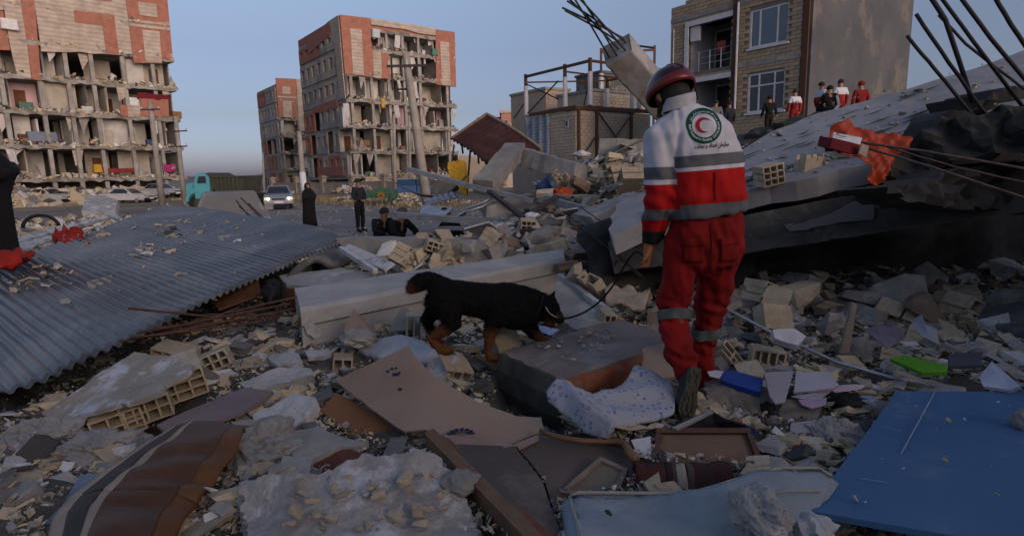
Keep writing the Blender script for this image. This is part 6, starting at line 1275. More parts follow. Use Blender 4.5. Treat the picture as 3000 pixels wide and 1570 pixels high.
# orange cloth with carton and rods on the slab
def orange_cloth():
 ORG = mat('orange_nylon',(.40,.045,.010),(.30,.035,.010),6,rough=.5,bump=.2)
 pts = K_(2100,300,.445,(865,105),(900,150),(935,190),(1010,210),(1140,222),(1270,240),(1245,300),(1210,330),(1150,370),(1130,420),(1095,490),(1040,560),(960,520),(985,470),(1000,420),(940,400),(880,360),(790,340),(700,335),(706,270),(720,220),(760,150),(820,130))
 Yc = lambda x,y: 3.95 + .0006 * (x - 2500) + (.12 if y < 400 else 0)
 sheet('orange_cloth',[(x,y,'Y',Yc(x,y)) for x,y in pts],.004,ORG,'torn bright orange cloth caught on the rods above the slab','cloth',step=.016,rough=.02,edge=.006,smooth=True,down=Vector((0,1,-.3)),fn=lambda x,y: .034 * abs(math.sin(x * 15 + y * 8)) + .014 * abs(math.sin(x * 37 - y * 24)) + .006 * math.sin(x * 80 + y * 60))
 t = empty('carton',at(2480,440,3.85),'white and dark red carton hanging on the orange cloth','carton')
 a,b_,c,d = at(2443,388,3.78),at(2526,404,3.78),at(2520,424,3.74),at(2440,404,3.74); back = Vector((0,.16,.02)); dn = at(2432,434,3.74) - d
 mb = MB(); mb.add([d,c,b_,a],[(0,1,2,3)]); mb.prism([d,c,b_,a],Vector((0,.01,-.006))); mb.build('lid',WHT,t)
 mb = MB(); mb.prism([d - Vector((0,0,.001)),c - Vector((0,0,.001)),c + dn * 1.05,d + dn],back); mb.build('box',mat('dark_red_card',(.16,.015,.02),(.12,.012,.016),5),t)
 mb = MB(); mb.prism([at(2526,420,3.70),at(2546,430,3.70),at(2538,462,3.70),at(2516,450,3.70)],(0,.01,0)); mb.build('flap',mat('card_flap',(.42,.36,.30)),t)
 mb = MB(); q = a.lerp(d,.5).lerp(b_.lerp(c,.5),.28) + Vector((0,-.01,.012)); ux = (b_ - a).normalized(); uz = (a - d).normalized()
 mb.tube([q + ux * .035 * math.cos(k) + uz * .018 * math.sin(k) for k in np.linspace(.7,5.6,12)],.0025,4); mb.build('printed_arc',mat('navy_print',(.02,.02,.10)),t)
 rods('rod','','rod',[([(2520,418,3.8),(2700,442,3.6),(3060,505,3.3)],.008,'upper thin rod stretching from the carton to the right edge'),([(2545,436,3.75),(2730,490,3.5),(3060,600,3.2)],.008,'lower thin rod stretching from the carton to the right edge'),([(2600,432,3.9),(2800,490,3.7),(3060,548,3.5)],.006,'thin wire between the two rods behind the orange cloth')],.008,mat('rod_rust',(.14,.10,.08),(.08,.06,.05),20),'rods sticking out from the right under the cloth')
orange_cloth()
bar('metal_bar','thin pale metal bar lying on the slab between two bricks','bar',(2250,463,5.3),(2340,512,4.95),.03,.02,ALU)
# wires hanging left of the rescuer
rods('wire','','wire',[([(1700,605,6.3),(1760,648,6.0),(1850,622,6.2),(1880,600,6.3)],.006,'dark wire drooping left of the rescuer elbow'),([(1690,690,5.6),(1800,660,5.8),(1890,640,6.0)],.006,'dark wire running up to the right behind the rescuer'),([(1880,610,6.0),(1845,700,5.6),(1800,780,5.2)],.006,'thin wire hanging down beside the rescuer hand'),([(1700,668,5.6),(1800,740,5.3),(1880,810,4.9)],.012,'thin dark stick slanting down below the drooping wire')],.006,BAR,'loose wires beside the rescuer')
blobc('stone','yellowish stone hanging in the wires left of the rescuer','stone',at(1865,603,5.9),.07,.06,.06,BRK,.3,2,50,smooth=False)
sheet('wooden_stack',[(1672,632,'Y',7.3),(1720,620,'Y',7.6),(1775,636,'Y',7.4),(1770,655,'Y',7.1),(1690,660,'Y',7.0)],.12,mat('tan_stack',(.30,.22,.15),(.2,.15,.1),5,wave=('Z',8,1,.5)),'stack of tan boards on the heap right of the struts','stack',step=.06,rough=.02)
rods('board_edge','','board',[([(1690,672,6.4),(1760,728,5.9),(1880,812,5.2)],.014,'dark rusty board edge leaning down under the slab')],.012,RUST)
# ================================================================== rubble
# heaped ground under the rubble, a real height field
x0,x1,y0,y1,st = -15.0,24.0,.5,34.0,.13
nx,ny = int((x1 - x0) / st),int((y1 - y0) / st)
b = MB(); vs = []
for j in range(ny + 1):
 y = y0 + j * st
 for i in range(nx + 1):
  x = x0 + i * st; h = H(x,y)
  if min(x - x0,x1 - x,y1 - y) < st * 1.5: h = -.15
  if h < .035: h = -.12
  vs.append((x,y,h))
b.add(vs,[(j * (nx + 1) + i,j * (nx + 1) + i + 1,(j + 1) * (nx + 1) + i + 1,(j + 1) * (nx + 1) + i) for j in range(ny) for i in range(nx)])
tag(b.build('rubble_terrain',HEAPM,smooth=True,fix=False),kind='structure')

LM = [  # landmarks used to say which piece is which
 ('the long grey beam',at(1250,900,4.6)),('the pale rock slab',P3((1050,1480,.5))),('the tan fibreboard',P3((1250,1150,.5))),('the leather cushion',P3((430,1400,.5))),
 ('the white dusted wall chunk',P3((380,1120,.5))),('the corrugated roof edge',P3((560,960,.5))),('the purple veneer strip',P3((620,1210,.5))),('the red painted block',P3((1650,1050,.5))),
 ('the patterned cover',P3((1800,1180,.5))),('the pale blue mattress',P3((1950,1500,.5))),('the blue board',P3((2600,1350,.5))),('the blue binder',P3((2170,1110,.5))),
 ('the green book',P3((2700,1070,.55))),('the long thin pipe',P3((2400,1010,.6))),('the notebooks',P3((2400,1130,.55))),('the upturned drawer',P3((2080,1320,.45))),
 ('the hind paws of the dog',P3((1300,1020,.5))),('the head of the dog',P3((1640,900,.6))),('the triangular tile',P3((1040,960,.5))),('the broken table top',P3((1480,1420,.5))),
 ('the low wall edge',at(1200,740,6.8)),('the nine hole brick on the heap',at(1546,664,7.3)),('the blue bucket',at(1578,560,8.9)),('the foil duct',at(1800,600,7.3)),('the leaning slab',at(2200,800,4.6)),
 ('the crossed dark struts',at(1534,620,8)),('the maroon metal sheet',at(1450,480,11.5)),('the concrete beam on the heap top',at(1600,480,10.3)),('the red cloth on the roof',at(200,690,8)),
 ('the upright pale stick',P3((2480,960,.7))),('the beige cloth',at(1830,870,4.4)),('the boots of the rescuer',P3((2030,1200,.55)))]
LM += [('the scratched blue board corner',P3((2700,1400,.6)))]
LMP = np.array([[p.x,p.y] for _,p in LM]); used_l = {}
def where(x,y,nth=0):
 d = (LMP[:,0] - x) ** 2 + (LMP[:,1] - y) ** 2; i = int(np.argsort(d)[nth]); dx,dy = x - LMP[i,0],y - LMP[i,1]; r_ = math.sqrt(d[i])
 if r_ < .16: rel = 'close against'
 elif abs(dx) > abs(dy): rel = 'right of' if dx > 0 else 'left of'
 else: rel = 'behind' if dy > 0 else 'in front of'
 if r_ > .8: rel = 'farther ' + rel if rel in ('right of','left of','behind') else rel
 return rel + ' ' + LM[i][0]
def hull(name,sx,sy,sz,seed,n=11,squash=0):
 r = random.Random(seed); bm = bmesh.new()
 for _ in range(n):
  v = Vector((r.uniform(-1,1),r.uniform(-1,1),r.uniform(-1,1)))
  m_ = max(abs(v.x),abs(v.y),abs(v.z)); v = v / m_ * r.uniform(.82,1)
  bm.verts.new((v.x * sx / 2,v.y * sy / 2,v.z * sz / 2))
 o = bmesh.ops.convex_hull(bm,input=bm.verts); bmesh.ops.delete(bm,geom=list({g for g in o['geom_interior'] if isinstance(g,bmesh.types.BMVert)}),context='VERTS')
 bmesh.ops.recalc_face_normals(bm,faces=bm.faces)
 me = bpy.data.meshes.new(name); bm.to_mesh(me); bm.free(); me.materials.append(CONC); return me
def slabby(name,sx,sy,sz,seed):
 """flat piece with a polygonal broken outline, uneven edges"""
 r = random.Random(seed); n = r.choice([4,5,5,6]); b = MB(); a0 = r.uniform(0,6); pts = []
 for i in range(n): a_ = a0 + (i + r.uniform(-.3,.3)) * 2 * math.pi / n; k = r.uniform(.75,1.1); pts.append((math.cos(a_) * sx / 2 * k,math.sin(a_) * sy / 2 * k))
 b.loft([[Vector((x * q + r.uniform(-.05,.05) * sx,y * q + r.uniform(-.05,.05) * sy,z * sz / 2)) for x,y in pts] for z,q in ((-1,.93),(.0,1.02),(1,.95))])
 o = b.build(name,CONC,loc=(0,0,0)); me = o.data; bpy.data.objects.remove(o); return me
SH = [(hull('chunk',1,.8,.6,100 + i,19),'blocky') for i in range(7)] + [(hull('chunk',1.1,.5,.4,120 + i,15),'long') for i in range(4)] + [(slabby('chip',1.05,.8,.24,140 + i),'flat') for i in range(8)] + [(hull('chunk',.9,.8,.8,160 + i,13),'jagged') for i in range(4)]
KIND = {'concrete_chunk': (CONC,'grey','concrete chunk','concrete'),'brick_shard': (BRK,'tan','brick shard','brick'),'plaster_chip': (PLAST,'whitish','plaster piece','plaster'),'tile_shard': (mat('brown_tile_shard',(.24,.165,.12),(.17,.12,.09),8,bump=.3,rnd=.2),'brown','tile shard','tile')}
used = {}
HM = []
for i,(a_,c_) in enumerate(((3,2),(2,2),(4,2),(3,3),(2,1),(3,1))):
 o = hollow(None,(0,0,0),(1,.95,.33 * c_ if c_ > 1 else .45),a_,c_,(0,0,0),seed=200 + i,jag=.4,miss=.16,t=.06,group=''); HM.append(o.data); bpy.data.objects.remove(o)
ridx = random.Random(77)
def piece(kind,x,y,s,z=None,flat=None):
 m_,colr,noun,cat = KIND[kind]; pool = [q for q in SH if flat is None or (q[1] == 'flat') == flat]; me,shp = ridx.choice(pool)
 if kind == 'brick_shard' and s > .075 and ridx.random() < .5: me,shp = ridx.choice(HM),'hollow'; s *= .85
 o = bpy.data.objects.new(kind,me); COL.objects.link(o); zz = (H(x,y) if z is None else z)
 o.location = (x,y,zz + s * .12); o.scale = (s,s * ridx.uniform(.75,1.1),s * ridx.uniform(.75,1.15)); t_ = .28 if shp == 'flat' else .5
 o.rotation_euler = (ridx.gauss(0,t_),ridx.gauss(0,t_),ridx.uniform(0,6.28))
 o.material_slots[0].link = 'OBJECT'; o.material_slots[0].material = m_
 sz = 'tiny' if s < .07 else 'small' if s < .11 else 'hand sized' if s < .17 else 'large'
 for nth in range(6):
  lb = f'{sz} {shp} {colr} {noun} {where(x, y, nth)}'
  if lb not in used: break
 else: lb = f'{sz} {shp} {colr} {noun} {where(x, y)}'
 used[lb] = 1
 return tag(o,lb,cat,{'concrete_chunk': 'loose concrete chunks on the rubble','brick_shard': 'loose tan brick shards on the rubble','plaster_chip': 'loose plaster pieces on the rubble','tile_shard': 'loose brown tile shards on the rubble'}[kind])
def scatter(n,kinds,ylo,yhi,smin,smax,xr=None,keep=None):
 k = 0
 while k < n:
  y = ylo * (yhi / ylo) ** ridx.random() if xr is None else ridx.uniform(ylo,yhi)
  x = ridx.uniform(-.93,.93) * y if xr is None else ridx.uniform(*xr)
  if keep and not keep(x,y): continue
  s = smin * (smax / smin) ** (ridx.random() ** 1.5)
  if H(x,y) < .12 or capped(x,y) < 50 or (s > .05 and capd(x,y) < 50): continue
  piece(ridx.choices(list(kinds),list(kinds.values()))[0],x,y,s); k += 1
def near_ok(x,y):
 if y < 2.4 and -1.0 < x < -.15 : return False                    # the pale rock slab lies there
 if x < -1.2 - (y - 3.4) * .1 and y > 3.6 + (x + 3) * 0.9 and y > 3.2: return False   # under the roof
 return True
scatter(330,{'concrete_chunk': 4,'brick_shard': 4.6,'plaster_chip': 2.3,'tile_shard': .8},1.9,6.4,.035,.17,keep=near_ok)
scatter(60,{'brick_shard': 3,'concrete_chunk': 3,'plaster_chip': 1},3.2,4.4,.07,.2,xr=(-2.2,-.6))
scatter(50,{'brick_shard': 3,'concrete_chunk': 2,'plaster_chip': 1,'tile_shard': .6},3.4,5.2,.10,.30,xr=(1.2,3.6))
scatter(60,{'concrete_chunk': 3,'brick_shard': 3,'plaster_chip': 2},5.6,7.6,.08,.26,xr=(-1.6,2.2))
scatter(130,{'concrete_chunk': 4,'brick_shard': 2.5,'plaster_chip': 2},7.0,14,.10,.36,xr=(-.9,5.5),keep=lambda x,y: x > -.6 + (y - 8) * .12)
scatter(50,{'concrete_chunk': 4,'brick_shard': 2,'plaster_chip': 2},7.5,14,.14,.45,keep=lambda x,y: x < -4.6)
# chips lying on things: (centre px, py, z) spread
def chips_on(pts,n,s0,s1,kinds,seedoff=0):
 """scatter over a planar patch given by four corners (px, py, z)"""
 A_,B_,C_,D_ = [P3(p) for p in pts]
 for _ in range(n):
  u,v = ridx.random(),ridx.random(); p = A_.lerp(B_,u).lerp(D_.lerp(C_,u),v); s = s0 * (s1 / s0) ** (ridx.random() ** 1.6); piece(ridx.choices(list(kinds),list(kinds.values()))[0],p.x,p.y,s,z=p.z + .004,flat=ridx.random() < .6)
chips_on([(880,1400,.665),(1290,1390,.66),(1385,1560,.555),(800,1560,.575)],70,.018,.075,{'brick_shard': 6,'plaster_chip': 1,'concrete_chunk': 1})
chips_on([(1560,1010,.685),(1800,955,.72),(1840,1010,.72),(1640,1075,.685)],34,.016,.05,{'brick_shard': 4,'plaster_chip': 2,'concrete_chunk': 2})
chips_on([(2640,1160,.65),(2980,1170,.67),(2950,1500,.70),(2480,1480,.64)],16,.008,.03,{'plaster_chip': 2,'brick_shard': 2})
# big pieces near the column foot etc. seen on the heap
for (px,py,Y,s,k) in ((1240,690,6.9,.30,'brick_shard'),(1300,690,6.7,.26,'brick_shard'),(1205,700,6.9,.26,'plaster_chip'),(1400,690,6.8,.22,'concrete_chunk'),(1490,708,6.6,.30,'tile_shard'),(1375,720,6.4,.22,'concrete_chunk'),(1180,742,6.1,.26,'brick_shard'),
                          (1600,560,8.6,.34,'brick_shard'),(1800,545,8.6,.4,'concrete_chunk'),(1810,500,9.6,.55,'brick_shard'),(1700,535,9.2,.5,'tile_shard'),(1640,520,9.4,.34,'brick_shard'),(1850,520,9.0,.5,'brick_shard'),(1580,690,6.6,.4,'concrete_chunk'),
                          (1700,740,5.9,.4,'tile_shard'),(1660,770,5.6,.3,'tile_shard'),(1690,800,4.9,.26,'brick_shard'),(1740,830,4.7,.28,'brick_shard'),(2350,850,4.6,.3,'brick_shard'),
                          (2640,870,4.6,.5,'concrete_chunk'),(2700,900,4.4,.4,'tile_shard'),(2520,870,4.7,.34,'concrete_chunk'),(2440,940,3.9,.2,'concrete_chunk'),(880,930,4.3,.12,'brick_shard')):
 p = at(px,py,Y); piece(k,p.x,p.y,s,z=p.z - s * .2)
# the bank of broken blocks pressed under the slab
for k in range(64):
 y = ridx.uniform(4.15,5.7); x = ridx.uniform(.30,.93) * y; s = ridx.uniform(.14,.42); piece(ridx.choice(['brick_shard','concrete_chunk','concrete_chunk','plaster_chip','tile_shard']),x,y,s,z=H(x,y) + max(0,y - 4.2) * .07 * ridx.random() - .03)
# long broken profiles and planks tangled through the heap
mk = [('broken_plank',mat('grey_plank',(.20,.175,.145),(.13,.115,.095),6,bump=.3,rnd=.3),'plank',.11,.03),('metal_strip',MATS['galvanised'],'metal strip',.07,.02),('bent_pipe',RUST,'pipe',0,.022),('plaster_board',PLAST,'board',.3,.02)]
for k in range(46):
 nm_,m_,cat_,w_,h_ = ridx.choice(mk); y = ridx.uniform(7.2,13); x = ridx.uniform(-.7 + (y - 8) * .12,4.6) if k < 34 else ridx.uniform(-.95,.9) * (y := ridx.uniform(2.4,6.2))
 if H(x,y) < .2 or capd(x,y) < 50: continue
 ln = ridx.uniform(.5,1.7) * (1 if y > 6.5 else .35); a_ = ridx.uniform(0,6.28); z = H(x,y) + .05 + (.14 if y > 6.5 else .03); d = Vector((math.cos(a_),math.sin(a_),ridx.gauss(0,.2))).normalized(); p = Vector((x,y,z)); q0,q1 = p - d * ln / 2,p + d * ln / 2; mb = MB(); sc_ = 1 if y > 6.5 else .5
 if w_: s_ = d.cross(Vector((ridx.gauss(0,.3),0,1))).normalized() * w_ / 2 * sc_; u_ = s_.cross(d).normalized() * h_ / 2 * sc_; mb.loft([[c + s_ * i_ + u_ * j_ + d * ridx.uniform(-.03,.03) for i_,j_ in ((-1,-1),(1,-1),(1,1),(-1,1))] for c in (q0,p + Vector((0,0,ridx.uniform(-.03,.03))),q1)])
 else: mb.tube([q0,p + Vector((0,0,ridx.uniform(-.05,.08))),q1,q1 + Vector((.05,0,-.1))],h_ * sc_,6)
 lb = f"{'long' if ln > 1 else 'short'} {'rusty bent' if not w_ else 'broken'} {cat_} lying {where(x, y)}"
 for nth in range(1,6):
  if lb in used: lb = f"{'long' if ln > 1 else 'short'} {'rusty bent' if not w_ else 'broken'} {cat_} lying {where(x, y, nth)}"
 used[lb] = 1; tag(mb.build(nm_,m_),lb,cat_,'broken profiles and planks in the rubble')
# small stuff, one mesh for each spread: nobody could count it
def spread(name,n,ylo,yhi,s0,s1,keep=None,xr=None,zf=None,power=1.6,up=0,tilt=.55,fl=(.25,.9)):
 P_ = []; S__ = []; r = random.Random(n)
 while len(P_) < n:
  y = ylo * (yhi / ylo) ** r.random(); x = r.uniform(-.97,.97) * y if xr is None else r.uniform(*xr)
  if keep and not keep(x,y): continue
  z = (zf or H)(x,y)
  if zf is None and z < .04: continue
  s = s0 * (s1 / s0) ** (r.random() ** power)
  if s > .03: z = min(z,capd(x,y) - s * .35)
  P_.append((x,y,z + s * .1 + abs(r.gauss(0,up)))); S__.append(s)
 return fragments(name,np.array(P_),np.array(S__),rng.uniform(*fl,n),rng.uniform(0,1,n),FRAGT,None,tilt)
spread('rubble_gravel',40000,1.5,7.2,.006,.045,power=1.7,up=.004,fl=(.18,.55))
spread('rubble_shards',8000,1.9,8.5,.04,.15,up=.014,power=2.0,tilt=.3,fl=(.12,.42))
spread('heap_rubble',17000,6.5,17,.04,.34,keep=lambda x,y: x > -1.6 + (y - 7) * .12,up=.03,power=2.2,tilt=.4)
spread('left_rubble',7000,6.5,22,.05,.32,keep=lambda x,y: x < -4.2,up=.03)
spread('back_rubble',3500,14,30,.10,.7,xr=(2,22),up=.06)
spread('road_gravel',2600,9,60,.02,.09,xr=(-22,4),keep=lambda x,y: H(x,y) < .1,zf=lambda x,y: .006)
# debris on the leaning slab and on the corrugated sheet
P_,S__ = [],[]
for _ in range(480):
 px = ridx.uniform(1880,3000); py = ridx.uniform(150,640); q = onslab(px,py)
 if np.interp(px,[1880,2080,2180,2280,2400,2560,2760,3000],[570,455,402,348,308,273,224,150]) < py < np.interp(px,[1880,2180,2460,2560,2700,3000],[645,552,496,474,402,330]): P_.append(q + Vector((0,0,.01))); S__.append(.018 * 5 ** (ridx.random() ** 2.6))
for _ in range(260):                                                # thicker along its front edge
 t_ = ridx.random(); q = onslab(1900 + 800 * t_,640 - 225 * t_ ** .8 - ridx.uniform(4,20)); P_.append(q + Vector((0,0,.01))); S__.append(.02 * 5 ** ridx.random())
fragments('slab_debris',np.array(P_),np.array(S__),rng.uniform(.2,.5,len(P_)),rng.uniform(0,1,len(P_)),FRAGT,None,.3)
P_,S__ = [],[]
cl = [(690,700,130,30),(150,800,80,40),(520,680,120,25),(430,735,90,25),(620,655,130,14),(260,690,80,25),(60,830,60,30)]
for _ in range(260):
 c_ = ridx.choice(cl + [(450,800,420,160)] * 2); px,py = ridx.gauss(c_[0],c_[2] * .5),ridx.gauss(c_[1],c_[3] * .5)
 if py < 625 or py > 1100 or (px > 500 and py > 1150 - px * .42): continue
 q = onsheet(px,py); P_.append(q + Vector((0,0,.014))); S__.append(.012 * 7 ** (ridx.random() ** 2.6) * (1 + .6 * (py < 760)))
fragments('roof_debris',np.array(P_),np.array(S__),rng.uniform(.2,.5,len(P_)),rng.uniform(0,1,len(P_)),FRAGT,None,.3)
# rubble banks at the feet of the blocks and along the wall
def bank(name,label_none,x0,y0,x1,y1,w,h,n,s0,s1,seed):
 r = random.Random(seed); P_,S__ = [],[]; a,c = Vector((x0,y0,0)),Vector((x1,y1,0)); d = (c - a); nn = Vector((-d.y,d.x,0)).normalized()
 mb = MB(); mb.grid(lambda u,v: a + d * u + nn * w * (v - .5) * 2 + Vector((0,0,h * math.sin(v * math.pi) * math.sin(max(.02,min(.98,u)) * math.pi) ** .4 * (.7 + .6 * noise.noise(Vector((u * 7,seed,v)))) - .03)),40,10); tag(mb.build(name + '_ground',HEAPM,smooth=True,fix=False),kind='structure')
 for _ in range(n):
  u,v = r.random(),r.random(); hh = h * math.sin(v * math.pi) * math.sin(max(.02,min(.98,u)) * math.pi) ** .4 * (.7 + .6 * noise.noise(Vector((u * 7,seed,v)))); P_.append(a + d * u + nn * w * (v - .5) * 2 + Vector((0,0,hh))); S__.append(s0 * (s1 / s0) ** (r.random() ** 1.6))
 fragments(name,np.array(P_),np.array(S__),rng.uniform(.25,.8,n),rng.uniform(0,1,n),FRAGT,None,.5)
f0,f1 = PA(4,-3,0),PA(sR + 1,-2.5,0); bank('building_debris',None,f0.x,f0.y,f1.x,f1.y,3.2,1.3,3500,.12,1.3,3)
g0,g1 = PB(-3,-3,0),PB(WB + 4,-3,0); bank('block_debris',None,g0.x,g0.y,g1.x,g1.y,2.5,2.0,1500,.2,1.2,4)
q0,q1 = onz(1020,588,0),onz(1300,600,0); bank('roadside_debris',None,q0.x,q0.y,q1.x,q1.y,1.6,.55,1400,.06,.5,5)
q0,q1 = onz(500,620,0),onz(690,600,0); bank('verge_debris',None,q0.x,q0.y,q1.x,q1.y,1.6,.5,900,.06,.4,6)
q0,q1 = onz(120,590,0),onz(480,588,0); bank('street_debris',None,q0.x,q0.y,q1.x,q1.y,2.0,.8,1200,.08,.7,7)
# dry grass along the wall
def dry_grass():
 r = random.Random(8); a,c = onz(770,580,0),onz(1330,600,0); vs,fs = [],[]
 for _ in range(4200):
  p = a.lerp(c,r.random()) + Vector((r.gauss(0,1.2),r.gauss(-1.0,2.2),0)); h = r.uniform(.12,.42); w = .025; t_ = Vector((r.gauss(0,.12),r.gauss(0,.12),h)); s_ = Vector((math.cos(r.uniform(0,6)),math.sin(r.uniform(0,6)),0)) * w; b_ = len(vs)
  vs += [p - s_,p + s_,p + t_]; fs.append((b_,b_ + 1,b_ + 2))
 mb = MB(); mb.add(vs,fs); tag(mb.build('dry_grass',mat('dry_grass_mat',(.30,.24,.12),(.2,.16,.08),.5,bump=0),fix=False),kind='stuff')
dry_grass()
# ================================================================== people and the dog
DG = lambda: bpy.context.evaluated_depsgraph_get()
def eval_mesh(o):
 bpy.context.view_layer.update(); me = bpy.data.meshes.new_from_object(o.evaluated_get(DG())); old = o.data; bpy.data.objects.remove(o); bpy.data.meshes.remove(old); return me
def skinned(name,V,E,Rr,sub=2,root=0):
 me = bpy.data.meshes.new(name); me.from_pydata([tuple(v) for v in V],E,[]); o = bpy.data.objects.new(name,me); COL.objects.link(o)
 md = o.modifiers.new('s','SKIN'); md.use_smooth_shade = True
 if not me.skin_vertices: me.skin_vertices.new()if hasattr(me.skin_vertices,'new') else None
 L_ = me.skin_vertices[0].data
 for i,r_ in enumerate(Rr): L_[i].radius = (r_,r_) if not isinstance(r_,tuple) else r_; L_[i].use_root = (i == root)
 o.modifiers.new('u','SUBSURF').levels = sub; return eval_mesh(o)
def remesh(mb,voxel,fn=None,smooth=3):
 me = bpy.data.meshes.new('t'); me.from_pydata([tuple(v) for v in mb.v],[],mb.f); bm = bmesh.new(); bm.from_mesh(me); bmesh.ops.recalc_face_normals(bm,faces=bm.faces); bm.to_mesh(me); bm.free()
 o = bpy.data.objects.new('t',me); COL.objects.link(o); m_ = o.modifiers.new('r','REMESH'); m_.mode = 'VOXEL'; m_.voxel_size = voxel
 s_ = o.modifiers.new('s','SMOOTH'); s_.iterations = smooth; s_.factor = .5; me = eval_mesh(o)
 if fn:
  me.update(); nr = [v.normal.copy() for v in me.vertices]
  for v,n_ in zip(me.vertices,nr): v.co = v.co + n_ * fn(v.co,n_)
 me.polygons.foreach_set('use_smooth',[True] * len(me.polygons)); me.update(); return me
def place_mesh(name,me,mats,parent,base=None):
 """me is in world coordinates"""
 o3 = WP(parent); me.transform(Matrix.Translation(-o3)); me.materials.clear()
 for m_ in (mats if isinstance(mats,list) else [mats]): me.materials.append(m_)
 o = bpy.data.objects.new(name,me); COL.objects.link(o); o.parent = parent; return o
SKIN = mat('skin',(.30,.16,.10),(.25,.13,.085),6,rough=.6,bump=.1); HAIR = mat('black_hair',(.012,.01,.009),(.02,.016,.014),30,rough=.7,bump=.4)
def fabric(n,c,k=.7): return mat('fabric_' + n,c,tuple(q * k for q in c),7,rough=.95,bump=.3,bscale=40)
NAVY,BLACKF,DRED,WHF,GREYF,GREENF = fabric('navy',(.022,.026,.036)),fabric('black',(.009,.009,.010)),fabric('dark_red',(.20,.012,.014)),fabric('white',(.50,.51,.55)),fabric('grey',(.16,.155,.15)),fabric('mint',(.25,.42,.38))
def person(label,pos,hgt,rz,pose,top,legs,hair=True,hood=None,twotone=None,group='people standing about the rubble'):
 """pos = feet; the body is one skinned mesh, clothes are children; faces -Y before rz"""
 k = hgt / 1.72; base = Vector(pos); t = empty('person',base,label,'person',group); rot = Matrix.Rotation(rz,4,'Z'); r = random.Random(label)
 W_ = lambda p: base + (rot @ Vector(p)) * k
 pel = (0,0,.93); lk = {}
 J = dict(pel=(0,0,.93),waist=(0,.0,1.08),chest=(0,.01,1.30),neck=(0,.0,1.46),head=(0,-.02,1.58),top=(0,-.01,1.67),ls=(-.17,.01,1.38),rs=(.17,.01,1.38),lh=(-.09,0,.90),rh=(.09,0,.90),lk=(-.10,-.02,.50),rk=(.10,-.02,.50),la=(-.10,.02,.09),ra=(.10,.02,.09),lt=(-.11,-.14,.04),rt=(.11,-.14,.04),le=(-.24,.03,1.12),re=(.24,.03,1.12),lw=(-.24,-.04,.88),rw=(.24,-.04,.88))
 if pose == 'clasp': J.update(lw=(-.04,-.18,1.02),rw=(.04,-.19,1.02),le=(-.25,-.02,1.12),re=(.25,-.02,1.12))
 if pose == 'walk': J.update(lk=(-.10,-.16,.52),la=(-.10,-.20,.10),lt=(-.10,-.35,.06),rk=(.10,.06,.50),ra=(.10,.26,.14),rt=(.10,.14,.04),lw=(-.25,.12,.92),rw=(.25,-.2,.92))
 if pose == 'squat': J.update(pel=(0,.10,.34),waist=(0,.02,.46),chest=(0,-.10,.66),neck=(0,-.17,.80),head=(0,-.23,.90),top=(0,-.24,.99),ls=(-.17,-.12,.74),rs=(.17,-.12,.74),lh=(-.09,.08,.34),rh=(.09,.08,.34),lk=(-.15,-.30,.46),rk=(.15,-.30,.46),la=(-.13,-.10,.09),ra=(.13,-.10,.09),lt=(-.14,-.26,.04),rt=(.14,-.26,.04),le=(-.27,-.28,.56),re=(.27,-.28,.56),lw=(-.08,-.42,.50),rw=(.08,-.42,.50))
 if pose == 'bend': J.update(chest=(0,-.12,1.24),neck=(0,-.20,1.36),head=(0,-.27,1.44),top=(0,-.30,1.52),ls=(-.17,-.14,1.30),rs=(.17,-.14,1.30),le=(-.23,-.2,1.05),re=(.23,-.2,1.05),lw=(-.16,-.36,.92),rw=(.16,-.36,.92))
 if pose == 'phone': J.update(rw=(.10,-.14,1.50),re=(.24,-.12,1.22))
 nm = list(J); ix = {n_: i for i,n_ in enumerate(nm)}; V = [W_(J[n_]) for n_ in nm]
 E = [('pel','waist'),('waist','chest'),('chest','neck'),('neck','head'),('head','top'),('chest','ls'),('chest','rs'),('ls','le'),('le','lw'),('rs','re'),('re','rw'),('pel','lh'),('pel','rh'),('lh','lk'),('lk','la'),('la','lt'),('rh','rk'),('rk','ra'),('ra','rt')]
 rad = dict(pel=.11,waist=.11,chest=.12,neck=.055,head=.085,top=.06,ls=.06,rs=.06,lh=.08,rh=.08,lk=.055,rk=.055,la=.04,ra=.04,lt=.035,rt=.035,le=.042,re=.042,lw=.03,rw=.03)
 # hands: a palm and separate fingers on the same body
 V2 = list(V); Ei = [(ix[a],ix[b_]) for a,b_ in E]; Rr = [rad[n_] * k for n_ in nm]
 for s_ in ('l','r'):
  w_,e_ = Vector(J[s_ + 'w']),Vector(J[s_ + 'e']); d = (w_ - e_).normalized(); sd_ = d.orthogonal().normalized(); p = w_ + d * .07; V2.append(W_(p)); pi = len(V2) - 1; Rr.append(.03 * k); Ei.append((ix[s_ + 'w'],pi))
 body = skinned('body',V2,Ei,Rr,1); place_mesh('body',body,SKIN,t)
 def garment(nm_,names,edges,rr,m_):
  ii = {n_: i for i,n_ in enumerate(names)}; me = skinned(nm_,[W_(J[n_]) if isinstance(J[n_],tuple) else J[n_] for n_ in names],[(ii[a],ii[b_]) for a,b_ in edges],[q * k for q in rr],2)
  for v in me.vertices: q = noise.noise(v.co * 9) * .012 + noise.noise(v.co * 23) * .006; v.co += Vector((q,q,q * .3))
  me.update(); return place_mesh(nm_,me,m_,t)
 J['_mid'] = tuple(Vector(J['pel']).lerp(Vector(J['waist']),.3)); J['_lf'] = tuple(Vector(J['le']).lerp(Vector(J['lw']),.95)); J['_rf'] = tuple(Vector(J['re']).lerp(Vector(J['rw']),.95)); J['_nk'] = tuple(Vector(J['chest']).lerp(Vector(J['neck']),.75))
 mt = twotone_mat(W_(J['chest']).z - .03 * k) if twotone else top
